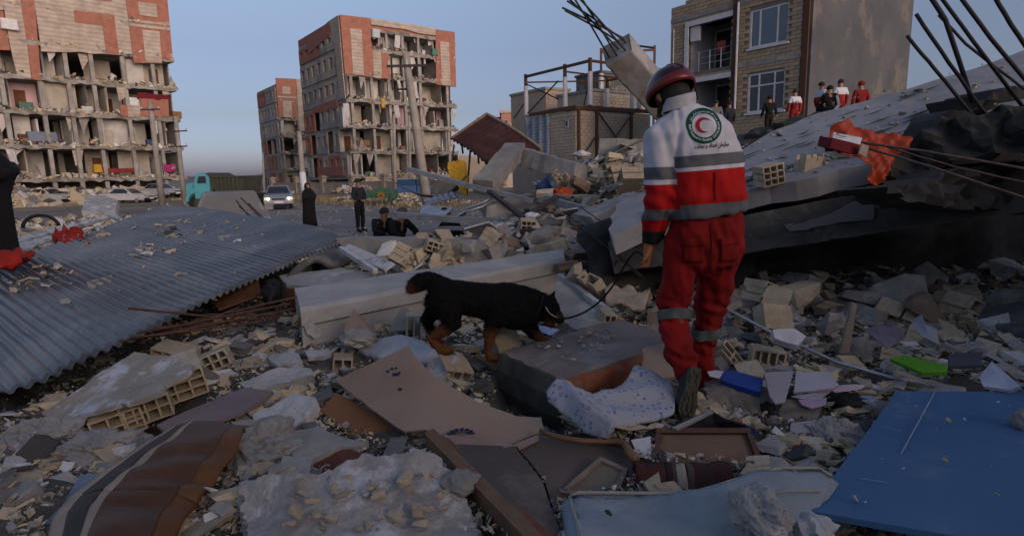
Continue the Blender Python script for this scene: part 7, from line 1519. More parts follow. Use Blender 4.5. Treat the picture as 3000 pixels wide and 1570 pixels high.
 garment('jacket',['_mid','waist','chest','_nk','ls','rs','le','re','_lf','_rf'],[('_mid','waist'),('waist','chest'),('chest','_nk'),('chest','ls'),('chest','rs'),('ls','le'),('le','_lf'),('rs','re'),('re','_rf')],[.15,.145,.16,.07,.085,.085,.062,.062,.048,.048],mt)
 J['_la'] = tuple(Vector(J['lk']).lerp(Vector(J['la']),.92)); J['_ra'] = tuple(Vector(J['rk']).lerp(Vector(J['ra']),.92))
 garment('trousers',['waist','pel','lh','rh','lk','rk','_la','_ra'],[('waist','pel'),('pel','lh'),('pel','rh'),('lh','lk'),('lk','_la'),('rh','rk'),('rk','_ra')],[.12,.135,.10,.10,.075,.075,.062,.062],legs)
 for s_ in ('l','r'):
  a,b_ = W_(J[s_ + 'a']),W_(J[s_ + 't']); mb = MB(); mb.tube([a + (a - b_) * .25 + Vector((0,0,.0)),a,a.lerp(b_,.6),b_,b_ + (b_ - a) * .12],[.035 * k,.055 * k,.05 * k,.045 * k,.025 * k],8); mb.build('shoe',BLACKF,t,smooth=True)
 hd,tp = W_(J['head']),W_(J['top']); fw_ = (rot.to_3x3() @ Vector((0,-1,0))); up = (tp - hd).normalized()
 if hood or hair:
  m_ = hood or HAIR; c = hd + up * .03 * k - fw_ * .018 * k; mb = MB(); rings = []
  for i in range(8):
   ph = .1 + 1.75 * i / 7; rg = []
   for a_ in np.linspace(0,2 * math.pi,13)[:-1]:
    d = up * math.cos(ph) + (fw_ * math.cos(a_) + up.cross(fw_) * math.sin(a_)) * math.sin(ph); cut = 1 if not (math.cos(a_) > .5 and ph > 1.0) else .82; rg.append(c + d * (.112 if hood else .104) * k * cut * (1 + .05 * noise.noise(d * 6)))
   rings.append(rg)
  mb.loft(rings); mb.build('hood' if hood else 'hair',m_,t,smooth=True)
 # face: nose, brow, ears
 mb = MB(); c = hd + fw_ * .085 * k; mb.tube([c + up * .03 * k,c + fw_ * .028 * k - up * .005 * k,c - up * .012 * k],[.008 * k,.013 * k,.009 * k],6); mb.build('nose',SKIN,t,smooth=True)
 for s_ in (-1,1):
  sdv = up.cross(fw_) * s_; mb = MB(); mb.tube([hd + sdv * .086 * k - up * .02 * k,hd + sdv * .094 * k,hd + sdv * .088 * k + up * .022 * k],[.008 * k,.016 * k,.009 * k],6); mb.build('ear',SKIN,t,smooth=True)
  mb = MB(); mb.tube([c + sdv * .032 * k + up * .022 * k,c + sdv * .032 * k + up * .022 * k + fw_ * .006 * k],.008 * k,6); mb.build('eye',BLACKF,t,smooth=True)
 return t
def twotone_mat(z):
 """white above a height, dark red below: the two cloths of the relief vest, height in world metres"""
 m = bpy.data.materials.new('vest_two_tone'); m.use_nodes = True; N = m.node_tree.nodes; L = m.node_tree.links; b_ = N['Principled BSDF']; b_.inputs['Roughness'].default_value = .95
 g_ = N.new('ShaderNodeNewGeometry'); s_ = N.new('ShaderNodeSeparateXYZ'); L.new(g_.outputs['Position'],s_.inputs[0]); c_ = N.new('ShaderNodeMath'); c_.operation = 'GREATER_THAN'; c_.inputs[1].default_value = z - .06; L.new(s_.outputs['Z'],c_.inputs[0])
 mx = N.new('ShaderNodeMix'); mx.data_type = 'RGBA'; L.new(c_.outputs[0],mx.inputs['Factor']); mx.inputs['A'].default_value = (.24,.012,.014,1); mx.inputs['B'].default_value = (.50,.51,.56,1); L.new(mx.outputs['Result'],b_.inputs['Base Color']); return m
def feet(px,py,Y): return at(px,py,Y)
def chador(label,pos,hgt,rz,group=None):
 base = Vector(pos); k = hgt / 1.62; t = empty('person',base,label,'person',group); rot = Matrix.Rotation(rz,3,'Z'); W_ = lambda p: base + (rot @ Vector(p)) * k
 body = skinned('body',[W_(p) for p in ((0,0,.9),(0,0,1.2),(0,-.01,1.4),(0,-.03,1.5),(0,-.02,1.57),(-.09,0,.45),(.09,0,.45),(-.09,0,.05),(.09,0,.05),(-.09,-.12,.03),(.09,-.12,.03))],[(0,1),(1,2),(2,3),(3,4),(0,5),(0,6),(5,7),(6,8),(7,9),(8,10)],[q * k for q in (.12,.13,.06,.08,.05,.07,.07,.05,.05,.04,.04)],1); place_mesh('body',body,SKIN,t)
 mb = MB(); rings = []
 for (z,rx,ry,oy) in ((.04,.27,.21,.02),(.25,.26,.20,.02),(.55,.235,.185,.01),(.85,.225,.18,0),(1.0,.235,.20,-.03),(1.10,.25,.22,-.06),(1.20,.245,.19,-.03),(1.30,.215,.15,.0),(1.37,.13,.11,0),(1.42,.10,.10,-.0)):
  rings.append([W_(((rx + .012 * math.sin(a_ * 7 + z * 3)) * math.cos(a_),oy + (ry + .012 * math.sin(a_ * 9)) * math.sin(a_),z)) for a_ in np.linspace(0,2 * math.pi,29)[:-1]])
 mb.loft(rings); mb.build('chador',BLACKF,t,smooth=True)
 mb = MB(); c = (0,.015,1.50); rings = []
 for i in range(9):
  ph = .08 + 2.3 * i / 8; rings.append([W_((c[0] + .108 * math.sin(ph) * math.cos(a_) * (1 + .3 * max(0,i - 5) / 3),c[1] + (.112 * math.sin(ph) * math.sin(a_)) * (.55 if math.sin(a_) < -.45 and 2 < i < 7 else 1),c[2] + .12 * math.cos(ph))) for a_ in np.linspace(0,2 * math.pi,17)[:-1]])
 mb.loft(rings); mb.build('headscarf',BLACKF,t,smooth=True)
 mb = MB(); mb.tube([W_((-.2,-.05,1.22)),W_((-.23,-.16,1.06)),W_((0,-.24,1.10)),W_((.16,-.2,1.16))],[.07 * k,.065 * k,.055 * k,.05 * k],10); mb.build('folded_arm',BLACKF,t,smooth=True)
 mb = MB(); mb.tube([W_((0,-.085,1.52)),W_((0,-.112,1.495)),W_((0,-.09,1.485))],[.008,.013,.009],6); mb.build('nose',SKIN,t,smooth=True)
 return t
chador('woman in a long black coat and headscarf standing with folded arms on the road',(at(905,600,21).x,21,.01),1.62,R(50))
person('standing man in dark clothes with clasped hands on the road',(at(1052,600,18.6).x,18.6,.01),1.74,R(55),'clasp',NAVY,BLACKF,group=None)
q = at(1128,605,11.4); person('boy in a dark shirt squatting beside the older man',(q.x - .12,11.4,q.z - 1.0),1.66,R(40),'squat',BLACKF,BLACKF,group=None)
q = at(1172,612,11.0); person('grey haired man in a black jacket squatting behind the low wall',(q.x - .1,11.0,q.z - 1.0),1.72,R(50),'squat',BLACKF,BLACKF,hood=fabric('grey_hair',(.09,.085,.08)),group=None)
q = at(1352,602,9.8); person('dark hunched figure crouching below the yellow plastic',(q.x - .1,9.8,q.z - .98),1.6,R(-60),'squat',BLACKF,NAVY,group=None)
person('person in black walking left in front of the left block',(at(176,590,56).x,56,.02),1.75,R(-80),'walk',BLACKF,BLACKF,group=None)
person('person in a mint shirt walking in front of the left block',(at(216,590,57).x,57,.02),1.65,R(90),'walk',GREENF,GREYF,group=None)
person('person in dark blue walking at the far left of the street',(at(58,590,52).x,52,.02),1.75,R(-80),'walk',NAVY,NAVY,group=None)
q = at(-8,740,6.4); chador('figure in a long black chador cut off by the left edge',(q.x,6.4,.75),1.72,R(120))
for (px,py,Y,h,rz,pose,tp,lg,hd_,tt,l) in (
 (2256,283,24.0,1.76,175,'walk',BLACKF,BLACKF,BLACKF,None,'person all in black climbing the rubble by the brick house'),
 (2330,264,22.0,1.74,190,'stand',WHF,DRED,None,1,'relief worker in white and red vest nearest the house corner'),
 (2408,243,20.5,1.76,100,'stand',WHF,BLACKF,None,1,'relief worker seen from the side before the grey wall'),
 (2432,254,19.6,1.62,150,'phone',BLACKF,BLACKF,BLACKF,None,'woman in a black headscarf and pale sleeve between relief workers'),
 (2464,235,20.0,1.76,185,'stand',WHF,DRED,None,1,'relief worker with an emblem on the back beside the black headscarf'),
 (2524,241,19.0,1.72,180,'stand',DRED,DRED,DRED,None,'person in a dark red hooded top seen from behind'),
 (2098,296,23.5,1.72,170,'stand',GREYF,GREYF,None,None,'man in a grey shirt under the lower balcony'),
 (2138,300,24.2,1.74,200,'stand',NAVY,NAVY,None,None,'dim figure in dark clothes right of the grey shirt')):
 q = at(px,py,Y); t = person(l,(q.x,Y,q.z - h * .975),h,R(rz),pose,tp,lg,hood=hd_,twotone=tt,group='people on the rubble before the brick house')
 if 'pale sleeve' in l: mb = MB(); a = Vector((q.x + .16,Y - .12,q.z - .32)); mb.tube([a,a + Vector((.06,-.08,-.3)),a + Vector((-.15,-.14,-.5))],[.06,.05,.04],8); mb.build('sleeve',WHF,t,smooth=True)
 if tt and 'side' not in l:
  c = Vector((q.x,Y,q.z - .50)) + Vector((.0,-.19,0)); mb = MB(); mb.tube([c + Vector((.07 * math.cos(a_),.012 * (0),.07 * math.sin(a_))) for a_ in np.linspace(0,2 * math.pi,17)],.014,5,caps=False); mb.build('emblem_ring',fabric('navy_print',(.02,.03,.09)),t)

# ------------------------------------------------------------------ the rescuer
def rescuer():
 A_ = lambda px,py,Y: at(px,py,Y)
 base = at(2030,1215,2.66); t = empty('person',base,'rescuer in a white and red uniform and helmet walking away with the dog','person')
 YC = 2.84
 def ring(pl,pr,d=.26,Y=YC,n=28,sq=.8):
  """an oval around the line from a left pixel to a right pixel"""
  a,c = A_(*pl,Y),A_(*pr,Y); m_ = (a + c) / 2; u = (c - a) / 2; out = []
  for k in range(n):
   th = 2 * math.pi * k / n; cx_,sy_ = math.cos(th),math.sin(th); cx_ = math.copysign(abs(cx_) ** sq,cx_); sy_ = math.copysign(abs(sy_) ** sq,sy_); out.append(m_ + u * cx_ + Vector((0,d / 2,0)) * sy_)
  return out
 jk = MB()
 tor = [((1962,322),(2046,304),.13,2.86),((1938,342),(2078,320),.18,2.86),((1916,366),(2110,342),.23,2.85),((1908,400),(2138,374),.265,2.84),((1918,442),(2158,426),.28,2.84),((1938,500),(2170,490),.285,2.84),((1955,560),(2175,552),.28,2.83),((1962,605),(2180,590),.285,2.83),((1964,632),(2182,606),.29,2.83),((1968,645),(2180,618),.27,2.83)]
 jk.loft([ring(a,c,d,Y) for a,c,d,Y in tor])
 sl = [A_(1950,372,2.84),A_(1934,400,2.83),A_(1931,450,2.82),A_(1933,520,2.81),A_(1933,575,2.81),A_(1930,605,2.82),A_(1920,650,2.86),A_(1908,692,2.90),A_(1905,702,2.91)]
 jk.tube(sl,[.05,.076,.080,.076,.074,.074,.064,.050,.046],20)
 sr = [A_(2096,376,2.86),A_(2116,410,2.88),A_(2138,475,2.92),A_(2146,545,2.94),A_(2142,560,2.98),A_(2115,590,3.15)]
 jk.tube(sr,[.05,.070,.068,.064,.062,.05],18)
 def wr(co,n_):
  w = noise.noise(Vector((co.x * 14,co.y * 10,co.z * 7))) * .013 + noise.noise(Vector((co.x * 30,co.y * 22,co.z * 18 + 4))) * .007
  sx = sl[4].x
  if co.x < A_(1970,500,2.8).x: w += .006 * math.sin(co.z * 75 + co.x * 30) * max(0,1 - abs(co.z - sl[4].z) / .16)
  w += -.012 * math.exp(-((co.x - A_(1982,450,2.75).x - (co.z - 1.9) * .1) / .012) ** 2) * (n_.y < 0)
  zc = A_(2070,585,2.7).z; w += .008 * math.exp(-((co.z - zc - .01) / .03) ** 2)
  return w
 me = remesh(jk,.0085,wr,4)
 z_ = lambda py,px=2080: A_(px,py,2.70).z
 tz = []; slv = []
 seamL,seamR = A_(1976,500,2.75).x,A_(2178,500,2.8).x
 for v in me.vertices:
  co = v.co; tilt = (co.x - A_(2080,500,2.7).x)
  isL = co.x < seamL + (co.z - z_(480)) * -.15 and co.z < z_(395,1940); isR = co.x > seamR and co.y > 2.86
  slv.append(1.0 if isL else 0.0); tz.append(co.z - tilt * (.06 if not isL else 0))
 for nme,arr in (('tz',tz),('slv',slv)): at_ = me.attributes.new(nme,'FLOAT','POINT'); at_.data.foreach_set('value',np.array(arr))
 m = bpy.data.materials.new('relief_uniform'); m.use_nodes = True; N = m.node_tree.nodes; L = m.node_tree.links; b_ = N['Principled BSDF']; b_.inputs['Roughness'].default_value = .85; b_.inputs['Specular IOR Level'].default_value = .25
 zlo,zhi = z_(720),z_(300)
 def ramp(bands):
  rp = N.new('ShaderNodeValToRGB'); rp.color_ramp.interpolation = 'CONSTANT'; e = rp.color_ramp.elements; bs = sorted([((z - zlo) / (zhi - zlo),c) for z,c in bands],key=lambda q: q[0])
  while len(e) < len(bs): e.new(.5)
  for i,(p,c) in enumerate(bs): e[i].position = max(0,min(1,p)); e[i].color = (*c,1)
  return rp
 WH,GR,RD,DK = (.54,.54,.59),(.115,.12,.13),(.40,.006,.006),(.02,.02,.022)
 a1 = N.new('ShaderNodeAttribute'); a1.attribute_name = 'tz'; a2 = N.new('ShaderNodeAttribute'); a2.attribute_name = 'slv'; mr = N.new('ShaderNodeMapRange'); mr.inputs['From Min'].default_value = zlo; mr.inputs['From Max'].default_value = zhi; L.new(a1.outputs['Fac'],mr.inputs['Value'])
 rt_ = ramp([(zlo - 1,GR),(z_(598),RD),(z_(499),WH),(z_(487),GR),(z_(452),WH)]); rs_ = ramp([(zlo - 1,DK),(z_(688,1920),RD),(z_(652,1920),GR),(z_(618,1920),RD),(z_(543,1920),WH),(z_(529,1920),GR),(z_(491,1920),WH)])
 L.new(mr.outputs[0],rt_.inputs['Fac']); L.new(mr.outputs[0],rs_.inputs['Fac']); gt = N.new('ShaderNodeMath'); gt.operation = 'GREATER_THAN'; gt.inputs[1].default_value = .5; L.new(a2.outputs['Fac'],gt.inputs[0])
 mx = N.new('ShaderNodeMix'); mx.data_type = 'RGBA'; L.new(gt.outputs[0],mx.inputs['Factor']); L.new(rt_.outputs['Color'],mx.inputs['A']); L.new(rs_.outputs['Color'],mx.inputs['B'])
 nz = N.new('ShaderNodeTexNoise'); nz.inputs['Scale'].default_value = 9; nz.inputs['Detail'].default_value = 8; tc = N.new('ShaderNodeTexCoord'); L.new(tc.outputs['Object'],nz.inputs['Vector']); m2 = N.new('ShaderNodeMapRange'); m2.inputs['To Min'].default_value = .72; m2.inputs['To Max'].default_value = 1.2; L.new(nz.outputs['Fac'],m2.inputs['Value'])
 mx2 = N.new('ShaderNodeMix'); mx2.data_type = 'RGBA'; mx2.blend_type = 'MULTIPLY'; mx2.inputs['Factor'].default_value = 1; L.new(mx.outputs['Result'],mx2.inputs['A']); L.new(m2.outputs[0],mx2.inputs['B']); L.new(mx2.outputs['Result'],b_.inputs['Base Color'])
 bp = N.new('ShaderNodeBump'); bp.inputs['Strength'].default_value = .35; bp.inputs['Distance'].default_value = .006; n2 = N.new('ShaderNodeTexNoise'); n2.inputs['Scale'].default_value = 26; n2.inputs['Detail'].default_value = 8; L.new(tc.outputs['Object'],n2.inputs['Vector']); L.new(n2.outputs['Fac'],bp.inputs['Height']); L.new(bp.outputs[0],b_.inputs['Normal'])
 bvh_v = [v.co.copy() for v in me.vertices]; bvh_f = [tuple(p.vertices) for p in me.polygons]
 from mathutils.bvhtree import BVHTree
 tree = BVHTree.FromPolygons(bvh_v,bvh_f)
 jo = place_mesh('jacket',me,m,t)
 # collar
 mb = MB(); rings = []
 for (dz,gr) in ((0,1.0),(.035,.98),(.06,.94),(.058,.90),(.02,.86)):
  rings.append([p + Vector((-.004,0,dz + .012)) for p in ring((1992 - 48 * gr,338),(1992 + 48 * gr,316),.15 * gr,2.86,24,1)])
 mb.loft(rings,caps=False); mb.build('collar',fabric('white_collar',(.52,.51,.54)),t,smooth=True)
 # trousers
 REDT = mat('red_trousers',(.25,.005,.005),(.16,.004,.004),5,rough=.9,bump=.4,bscale=30)
 tr = MB(); tr.loft([ring((1972,632),(2172,614),.25,2.84),ring((1962,680),(2174,665),.27,2.84),ring((1958,730),(2170,722),.27,2.85),ring((1966,772),(2158,768),.23,2.86),ring((2000,796),(2122,794),.14,2.87),ring((2032,812),(2092,811),.06,2.88)])
 LL = [A_(2008,700,2.84),A_(1998,780,2.86),A_(1980,850,2.90),A_(1966,905,2.93),A_(1972,950,2.90),A_(1982,1000,2.84),A_(2000,1050,2.77),A_(2012,1100,2.72)]
 RL = [A_(2112,700,2.86),A_(2102,790,2.92),A_(2090,860,2.98),A_(2080,905,3.02),A_(2072,950,3.04),A_(2066,1000,3.05),A_(2064,1060,3.06),A_(2066,1125,3.08)]
 tr.tube(LL,[.086,.086,.083,.082,.078,.077,.070,.056],22); tr.tube(RL,[.086,.090,.090,.088,.074,.066,.060,.052],22)
 zk,za = LL[3].z,LL[7].z
 def wt(co,n_):
  w = noise.noise(Vector((co.x * 10,co.y * 9,co.z * 7 + 9))) * .022 + noise.noise(Vector((co.x * 26,co.y * 20,co.z * 14 + co.x * 16))) * .012
  w += .009 * math.sin(co.z * 95 + co.x * 40 + 3 * noise.noise(co * 9)) * (max(0,1 - abs(co.z - (za + .09)) / .12) + .8 * max(0,1 - abs(co.z - zk) / .10)); return w
 me = remesh(tr,.0085,wt,9); place_mesh('trousers',me,REDT,t)
 # reflective knee bands, hand-width strips round the legs
 BAND = mat('reflective_band',(.105,.115,.12),(.08,.088,.092),12,rough=.7,bump=.3)
 def band(path,k0,k1,rad,nm='knee_band'):
  a,c = path[k0],path[k1]; mb = MB(); rings = []; ax = (c - a).normalized(); u = ax.orthogonal().normalized(); w = ax.cross(u)
  tree_t = tree_tr
  for (f) in (0.0,.5,1.0):
   p = a.lerp(c,f); rg = []
   for th in np.linspace(0,2 * math.pi,37)[:-1]:
    d = u * math.cos(th) + w * math.sin(th); hit = tree_t.ray_cast(p + d * .3,-d,.3); rr = (hit[0] - p).length + .009 if hit[0] else rad; rr = min(rr,rad * 1.35); rg.append(p + d * rr)
   rings.append(rg)
  mb.loft(rings,caps=False); mb.build(nm,BAND,t,smooth=True)
 mt_ = [v.co + WP(t) for v in me.vertices]; tree_tr = BVHTree.FromPolygons(mt_,[tuple(p.vertices) for p in me.polygons])
 band([A_(1966,912,2.93),A_(1969,940,2.91)],0,1,.088); band([A_(2074,950,3.04),A_(2070,980,3.05)],0,1,.084)
 pass
 def patch(nm,q,m_,tr_=tree_tr,off=.006):                     # a sewn piece laid on the cloth, four corners in the picture
  c_ = [A_(x,y,2.80) for x,y in q]; P_ = lambda u,v: c_[0].lerp(c_[1],u).lerp(c_[3].lerp(c_[2],u),v)
  def on_(u,v):
   p = P_(u,v) - Vector((0,.5,0)); h_ = tr_.ray_cast(p,Vector((0,1,0)),1.2); return (h_[0] if h_[0] else P_(u,v)) - Vector((0,off,0))
  mb = MB(); mb.grid(on_,10,8,.004); mb.build(nm,m_,t,smooth=True)
 REDD = mat('red_pocket',(.21,.0045,.0045),(.14,.003,.003),5,rough=.9,bump=.4,bscale=30)
 for q in (((1992,700),(2048,698),(2050,762),(1996,764)),((2092,697),(2146,694),(2146,756),(2094,760))): patch('pocket',q,REDD)
 for q in (((1990,696),(2050,694),(2050,712),(1991,716)),((2090,693),(2148,690),(2148,708),(2091,712))): patch('pocket_flap',q,REDT,off=.011)
 patch('seam',((2066,650),(2070,650),(2072,790),(2068,790)),REDD)
 patch('seam',((2070,505),(2073,505),(2073,585),(2070,585)),REDD,tree,.003)
 # emblem printed on the back, laid on the cloth
 oc = A_(2066,367,2.71) - Vector((0,.3,0)); ux = Vector((1,0,.02)).normalized(); uz = Vector((0,.12,1)).normalized(); rt2 = R(-16)
 def onback(u,v,off=.0025):
  u2_,v2_ = u * math.cos(rt2) - v * math.sin(rt2),u * math.sin(rt2) + v * math.cos(rt2); p = oc + ux * u2_ + uz * v2_; h_ = tree.ray_cast(p,Vector((0,1,0)),1.2); return (h_[0] if h_[0] else p + Vector((0,.27,0))) + Vector((0,-off,.0))
 def ringmesh(nm,r0,r1,m_,off,sy=1.0):
  mb = MB(); n = 48; vs = []; q = 4
  for k in range(n):
   th = 2 * math.pi * k / n
   for j in range(q): rr = r0 + (r1 - r0) * j / (q - 1); vs.append(onback(rr * math.cos(th),rr * sy * math.sin(th),off))
  mb.add(vs,[(k * q + j,k * q + j + 1,((k + 1) % n) * q + j + 1,((k + 1) % n) * q + j) for k in range(n) for j in range(q - 1)]); return mb.build(nm,m_,t,fix=False)
 GRN = fabric('emblem_green',(.004,.075,.045)); RDE = fabric('emblem_red',(.45,.012,.02)); WTE = fabric('emblem_white',(.58,.58,.62),.95)
 ringmesh('emblem_ring',.056,.083,GRN,.003,1.02)
 mb = MB(); n = 26; vs = []                                       # crescent opening to the right
 ro,ri,cxo = .036,.029,.0105
 th0 = math.acos((ro * ro + cxo * cxo - ri * ri) / (2 * ro * cxo)) if abs((ro * ro + cxo * cxo - ri * ri) / (2 * ro * cxo)) < 1 else .6
 for k in range(n + 1):
  th = th0 + (2 * math.pi - 2 * th0) * k / n; po = (ro * math.cos(th),ro * math.sin(th)); pn = (po[0] - cxo,po[1]); ln = math.hypot(*pn); pi_ = (cxo + pn[0] / ln * ri,pn[1] / ln * ri); vs += [onback(po[0] - .004,po[1],.004),onback(pi_[0] - .004,pi_[1],.004)]
 mb.add(vs,[(2 * k,2 * k + 1,2 * k + 3,2 * k + 2) for k in range(n)]); mb.build('crescent',RDE,t,fix=False)
 def text_mesh(body,size):
  c_ = bpy.data.curves.new('t','FONT'); c_.body = body; c_.size = size; c_.align_x = 'CENTER'; c_.offset = size * .02; c_.resolution_u = 3; o = bpy.data.objects.new('t',c_); COL.objects.link(o); bpy.context.view_layer.update(); me_ = bpy.data.meshes.new_from_object(o.evaluated_get(DG())); bpy.data.objects.remove(o); return me_
 def lay(me_,fn,nm,m_):
  mb = MB(); mb.add([fn(v.co.x,v.co.y) for v in me_.vertices],[tuple(p.vertices) for p in me_.polygons]); mb.build(nm,m_,t,fix=False)
 RT = .0665
 e1 = text_mesh('Red Crescent Society Of I.R.IRAN',.0165); w1 = max(abs(v.co.x) for v in e1.vertices)
 def bot(x,y): th = R(-72) + x / w1 * R(98); rr = RT + .005 - y; return onback(rr * math.cos(th),rr * 1.02 * math.sin(th),.0045)
 lay(e1,bot,'ring_lettering',WTE)
 AR = {'s_i': '\uFEB3','a_f': '\uFE8E','z': '\uFEAF','m_i': '\uFEE3','n_': '\uFEE5','A': '\uFE8D','d_f': '\uFEAA','d': '\uFEA9','v': '\uFEED','n_i': '\uFEE7','j_m': '\uFEA0','t_': '\uFE95'}
 g_ = lambda s: ''.join(' ' if q == ' ' else AR[q] for q in s.split(','))
 ar = g_('s_i,a_f,z,m_i,a_f,n_, ,A,m_i,d_f,A,d, ,v, ,n_i,j_m,a_f,t_')[::-1]
 t2 = text_mesh(ar,.050); w2 = max(abs(v.co.x) for v in t2.vertices)
 o2 = A_(2088,431,2.70) - Vector((0,.3,0))
 def onback2(u,v): p = o2 + Vector((1,0,.055)).normalized() * u + Vector((0,0,1)) * v; h_ = tree.ray_cast(p,Vector((0,1,0)),1.2); return (h_[0] if h_[0] else p + Vector((0,.27,0))) + Vector((0,-.003,0))
 lay(t2,lambda x,y: onback2(x / w2 * .083,y * .55),'back_lettering',fabric('black_print',(.008,.008,.01)))
 top_ar = '\uFEE5\uFE8E\uFEAE\uFEF3\uFE8D \uFEF2\uFEE3\uFEFC\uFEB3\uFE8D \uFEF1\uFEAD\uFEEE\uFEEC\uFEE4\uFE9F \uFEAE\uFEE4\uFEA3\uFE8D \uFEDD\uFEFC\uFEEB \uFE96\uFEF4\uFEE8\uFE9F'
 e3 = text_mesh(top_ar,.018); w3 = max([abs(v.co.x) for v in e3.vertices] + [.01])
 lay(e3,lambda x,y: (lambda th,rr: onback(rr * math.cos(th),rr * 1.02 * math.sin(th),.0045))(R(105) - x / w3 * R(72),RT - .005 + y * .8),'ring_lettering',WTE)
 # head, neck, glove hands on one continuous body mesh
 wr_ = A_(1903,706,2.92); hd = A_(1960,275,2.92)
 V = [A_(2060,600,2.85),A_(2045,480,2.86),A_(2020,370,2.88),A_(1998,318,2.89),A_(1966,290,2.92),A_(1950,262,2.94),A_(1945,400,2.85),A_(1934,560,2.83),wr_,A_(2125,400,2.9),A_(2146,545,2.95),A_(2110,595,3.2)]
 E = [(0,1),(1,2),(2,3),(3,4),(4,5),(2,6),(6,7),(7,8),(2,9),(9,10),(10,11)]; Rr = [.11,.12,.09,.055,.082,.07,.055,.045,.030,.055,.045,.03]
 LLs = [A_(2010,690,2.85),A_(1966,905,2.93),A_(2010,1075,2.76),A_(2110,690,2.87),A_(2080,905,3.02),A_(2066,1110,3.08)]
 k0 = len(V); V += LLs; Rr += [.08,.06,.045,.08,.06,.045]; E += [(0,k0),(k0,k0 + 1),(k0 + 1,k0 + 2),(0,k0 + 3),(k0 + 3,k0 + 4),(k0 + 4,k0 + 5)]
 place_mesh('body',skinned('body',V,E,Rr,2),mat('dark_skin',(.13,.065,.04),(.10,.05,.03),8,rough=.6),t)
 # left hand in an orange work glove: palm and five fingers, lightly curled round the lead
 gl = MB(); pw = wr_; dn = (A_(1898,740,2.93) - pw).normalized(); sd_ = Vector((0,1,0)); sd_ = (sd_ - dn * sd_.dot(dn)).normalized(); ou = dn.cross(sd_)
 gl.loft([[pw + dn * z + sd_ * (wd_ * math.cos(a_)) + ou * (th_ * math.sin(a_)) for a_ in np.linspace(0,2 * math.pi,17)[:-1]] for z,wd_,th_ in ((-.01,.034,.030),(.02,.038,.024),(.05,.046,.022),(.085,.045,.020),(.10,.040,.016))])
 for i,(off,ln) in enumerate(((.034,.060),(.012,.070),(-.012,.066),(-.034,.052))):
  b0 = pw + dn * .085 + sd_ * off; c1_ = b0 + dn * ln * .45 + ou * .004; c2_ = c1_ + (dn * .8 + ou * -.5).normalized() * ln * .35; c3_ = c2_ + (dn * .3 + ou * -.9).normalized() * ln * .28; gl.tube([b0 - dn * .02,b0,c1_,c2_,c3_],[.0095,.0105,.010,.009,.0065],8)
 b0 = pw + dn * .035 - sd_ * .036; gl.tube([b0 + sd_ * .015,b0,b0 + dn * .03 - sd_ * .014 - ou * .014,b0 + dn * .058 - sd_ * .014 - ou * .028],[.012,.013,.011,.008],8)
 place_mesh('glove',remesh(gl,.0035,None,2),mat('orange_glove',(.45,.11,.03),(.42,.17,.08),9,rough=.8,bump=.3),t)
 mb = MB(); mb.tube([pw - dn * .02,pw + dn * .006],[.038,.038],16); mb.build('cuff',fabric('black_cuff',(.012,.012,.014)),t,smooth=True)
 # hair down to the neck, helmet with a red rim
 hc = A_(1962,262,2.92); up = Vector((-.20,.38,.90)).normalized(); fw_ = Vector((-.45,.85,-.25)); fw_ = (fw_ - up * fw_.dot(up)).normalized(); rg_ = fw_.cross(up)
 mb = MB(); rings = []
 for i in range(9): ph = .15 + 2.35 * i / 8; rings.append([hc - up * .035 - fw_ * .005 + (up * math.cos(ph) * .115 + (fw_ * math.cos(a_) * .088 + rg_ * math.sin(a_) * .082) * math.sin(ph)) for a_ in np.linspace(0,2 * math.pi,21)[:-1]])
 mb.loft(rings); mb.build('hair',HAIR,t,smooth=True)
 shell = mat('helmet_shell',(.035,.007,.008),(.018,.006,.007),5,rough=.25,bump=0,spec=.6); rim = mat('helmet_rim',(.16,.01,.01),(.10,.008,.008),5,rough=.35,bump=0,spec=.5)
 ax_ = lambda ph,a_,g=1: hc + (up * math.cos(ph) * .108 + (fw_ * math.cos(a_) * .128 + rg_ * math.sin(a_) * .106) * math.sin(ph)) * g
 mb = MB(); mb.loft([[ax_(.05 + 1.38 * i / 12,a_) for a_ in np.linspace(0,2 * math.pi,41)[:-1]] for i in range(13)]); hs_ = mb.build('helmet',shell,t,smooth=True)
 mb = MB(); mb.loft([[ax_(ph,a_,g) for a_ in np.linspace(0,2 * math.pi,41)[:-1]] for ph,g in ((1.36,1.0),(1.38,1.03),(1.5,1.05),(1.66,1.06),(1.80,1.05),(1.82,.99))],caps=False); mb.build('rim',rim,hs_ if False else t,smooth=True)
 for s_ in (-.5,0,.5):                                          # raised ribs of the shell
  mb = MB(); mb.tube([hc + (up * math.cos(q_) * .110 + fw_ * -math.sin(q_) * .130 * math.cos(s_) + rg_ * math.sin(q_ * .8) * .108 * math.sin(s_)) for q_ in np.linspace(-.9,1.15,14)],.005,6); mb.build('rib',rim,t,smooth=True)
 mb = MB(); mb.tube([ax_(1.75,2.2),ax_(1.75,2.0) - up * .07 - fw_ * .01,A_(1990,322,2.90)],.004,5); mb.build('strap',BLACKF,t)
 mb = MB(); c = hc - rg_ * .088 - up * .045;
 for s_ in (-1,1): mb = MB(); e0 = hc + rg_ * .085 * s_ - up * .055; mb.tube([e0 - up * .02,e0 + rg_ * .012 * s_,e0 + up * .02],[.008,.014,.009],8); mb.build('ear',MATS['dark_skin'],t,smooth=True)
 e0 = hc + fw_ * .10 - up * .07; mb = MB(); mb.tube([e0 + up * .03,e0 + fw_ * .02 - up * .01,e0 - up * .02],[.008,.014,.01],8); mb.build('nose',MATS['dark_skin'],t,smooth=True)
 # boots
 BT = mat('black_boot',(.018,.020,.019),(.012,.013,.012),8,rough=.45,bump=.2,stain=(.07,.062,.048),sscale=9); SOLE = mat('worn_sole',(.10,.088,.062),(.05,.044,.034),20,rough=.9,bump=.6)
